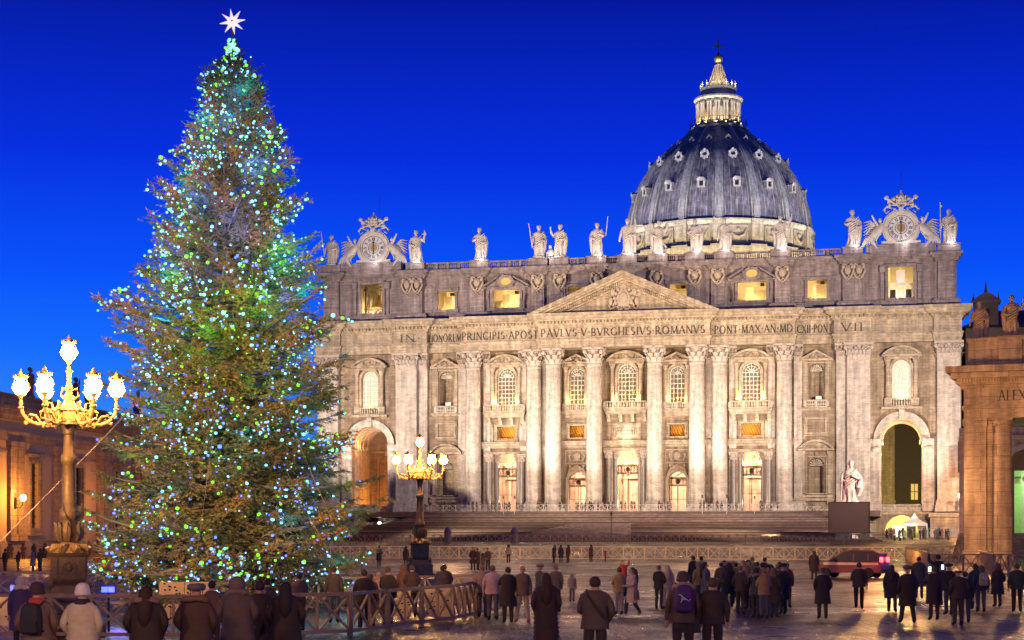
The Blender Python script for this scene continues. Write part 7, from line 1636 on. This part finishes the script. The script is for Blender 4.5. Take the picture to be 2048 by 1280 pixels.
for k_,x_ in enumerate((1868,1898)):
    q_ = P3[x_]; t = thing('phone', ['small phone with lit screen held up right of the hatted man','small phone with lit screen held by the person left of the bald man'][k_], 'phone', q_.matrix_basis @ Vector((0,-.36,1.62)), q_.rotation_euler.z); part('case', MB().box(-.05,.05,-.006,.006,-.08,.08), M['iron'], t); part('display', MB().box(-.045,.045,.0065,.009,-.075,.075), bpy.data.materials['phone_screen'], t)
# farther figures by the long barrier
C4 = [(758,24,1.75,DK,"dark figure standing by the long barrier right of the spruce tip"),(812,24,1.7,DB,"brown figure behind the far lamp's pedestal"),(946,27,1.75,DK,"dark figure with white bag, left of the small family group"),(956,27,1.7,DB,"figure beside the white bag in the small family group"),(966,27,1.3,BR,"child in the small family group before the long barrier"),(976,27,1.7,DB,"adult at the right of the small family group"),(1017,21.5,1.75,(.3,.22,.15),"figure in pale jacket leaning on the long barrier"),(1108,21.5,1.75,DK,"left person of the dark trio at the long barrier"),(1122,21.5,1.7,NV,"middle person of the dark trio at the long barrier"),(1136,21.5,1.75,DK,"right person of the dark trio at the long barrier"),(1182,21,1.7,DB,"single brown figure at the long barrier right of the trio"),(1211,21,1.1,RD,"tiny seated child in red at the long barrier"),(10,30,1.75,DK,"dark figure near the left wing's foot at the picture's edge"),(66,29,1.7,(.3,.2,.15),"pair's paler person left of the near lamp pedestal"),(80,29,1.75,DB,"pair's darker person left of the near lamp pedestal"),(36,28,1.5,DK,"dark person bending near the left wing's foot"),(1838,46,1.65,DB,"brown-clad man watching from behind the barrier corner")]
for x,s,h,c,lb in C4[:-1]: person(sp(x,s),h,rnd.uniform(0,360),rnd.choice(('down','pock','mix')),rnd.choice(('jacket','coat')),c,DK,rnd.choice(('short','hood','long')),(.05,.03,.02),lb,low=True)
# small crowds: on the church terrace, by the right doorway, at the left wing
def tiny(x, y, z, h, label, group, c=None):
    t = person(F(x,y,z),h,rnd.uniform(0,360)+math.degrees(-TH),rnd.choice(('down','pock','fold')),rnd.choice(('jacket','coat')),c or rnd.choice((DK,DB,NV,DK,GY,(.15,.03,.03))),DK,rnd.choice(('short','hood')),(.04,.03,.02),label,group,low=True)
xs_ = []
for a,b_,n in ((-30.5,-27.5,5),(-25,-22.5,5),(-21,-15,9),(-13,-11,5),(-9,-8,1),(-6.5,0.4,13),(1.5,5,5),(8,10,5),(14.5,21,9),(24,28,4)):
    for k in range(n): xs_.append(a+(b_-a)*(k+rnd.random()*.7)/n)
TL = ((-26.9,"at the terrace barrier's far left, left of the first full column"),(-19.5,"at the terrace barrier before the left tall doorway"),(-14.5,"at the terrace barrier between the left doorway and the close column pair"),(-7.3,"at the terrace barrier before the left arched doorway"),(1.0,"at the terrace barrier before the central doorway's left half"),(6,"at the terrace barrier before the column right of the central door"),(12,"at the terrace barrier before the right arched doorway"),(22,"at the terrace barrier before the right tall doorway"),(40,"at the terrace barrier's right end"))
for x in xs_:
    w_h = next(l for q,l in TL if x < q)
    tiny(x,-13.2+rnd.random()*2.2,FL,rnd.uniform(1.6,1.8),"small dark visitor "+w_h,"visitors "+w_h)
for x,y,z in ((-33.5,-12.5,6.1),(-32.6,-12.3,6.2)): tiny(x,y,z,1.75,"small visitor walking down at the left end of the terrace barrier","visitors walking down at the terrace's left end")
for k in range(26): tiny(45+12*rnd.random(),-42+18*rnd.random(),1.85,rnd.uniform(1.6,1.8),"small dark figure in the throng before the right great arch","throng before the right great arch")
for x,y in ((47.5,-12),(48.6,-9),(51,-10),(46.2,0),(45.6,1)): tiny(x,y,2.1,1.75,"small figure silhouetted before the green-lit doorway","figures before the green-lit doorway")
tiny(56.6,-35,1.9,1.75,"small lone figure standing apart before the right corner pedestal","lone figure at the right corner")
for k in range(16): 
    p_ = A_+Vector((math.cos(WRZ)*(4+28*rnd.random())+3+3*rnd.random(), math.sin(WRZ)*(4+28*rnd.random()), 0))
    t = person(p_,1.7,rnd.uniform(0,360),'pock','coat',rnd.choice((DK,DB,BR)),DK,'hood',DB,"dim figure in the queue along the foot of the left wing","queue along the left wing",low=True)
# scooters parked by the throng
for k,(x,y) in enumerate(((42.5,-50),(46.5,-52))):
    t = thing("scooter", ["parked scooter with silvery fairing left of its twin, right of the screen","parked scooter with silvery fairing, the right one of two"][k], "scooter", F(x,y,1.7), R(200+20*k)); 
    part("scooter_body", MB().tube([(-.7,0,.7),(-.4,0,.75),(0,0,.45),(.4,0,.5),(.55,0,1.0)],[.12,.18,.12,.14,.07],8), M['bauble'], t, True)
    for xx in (-.6,.6): w_ = MB().lathe([(.14,-.06),(.26,-.05),(.28,0),(.26,.05),(.14,.06)],14); w_.xf(Matrix.Translation((xx,0,.28)) @ Matrix.Rotation(R(90),4,'X')); part("wheel", w_, M['iron'], t)
    part("handlebar", MB().tube([(.5,-.35,1.1),(.52,0,1.02),(.5,.35,1.1)],.03,5), M['iron'], t); part("headlamp", MB().ell((.66,0,.92),(.08,.1,.1),8,6), M['bars'], t)
print("objects", len(bpy.data.objects))
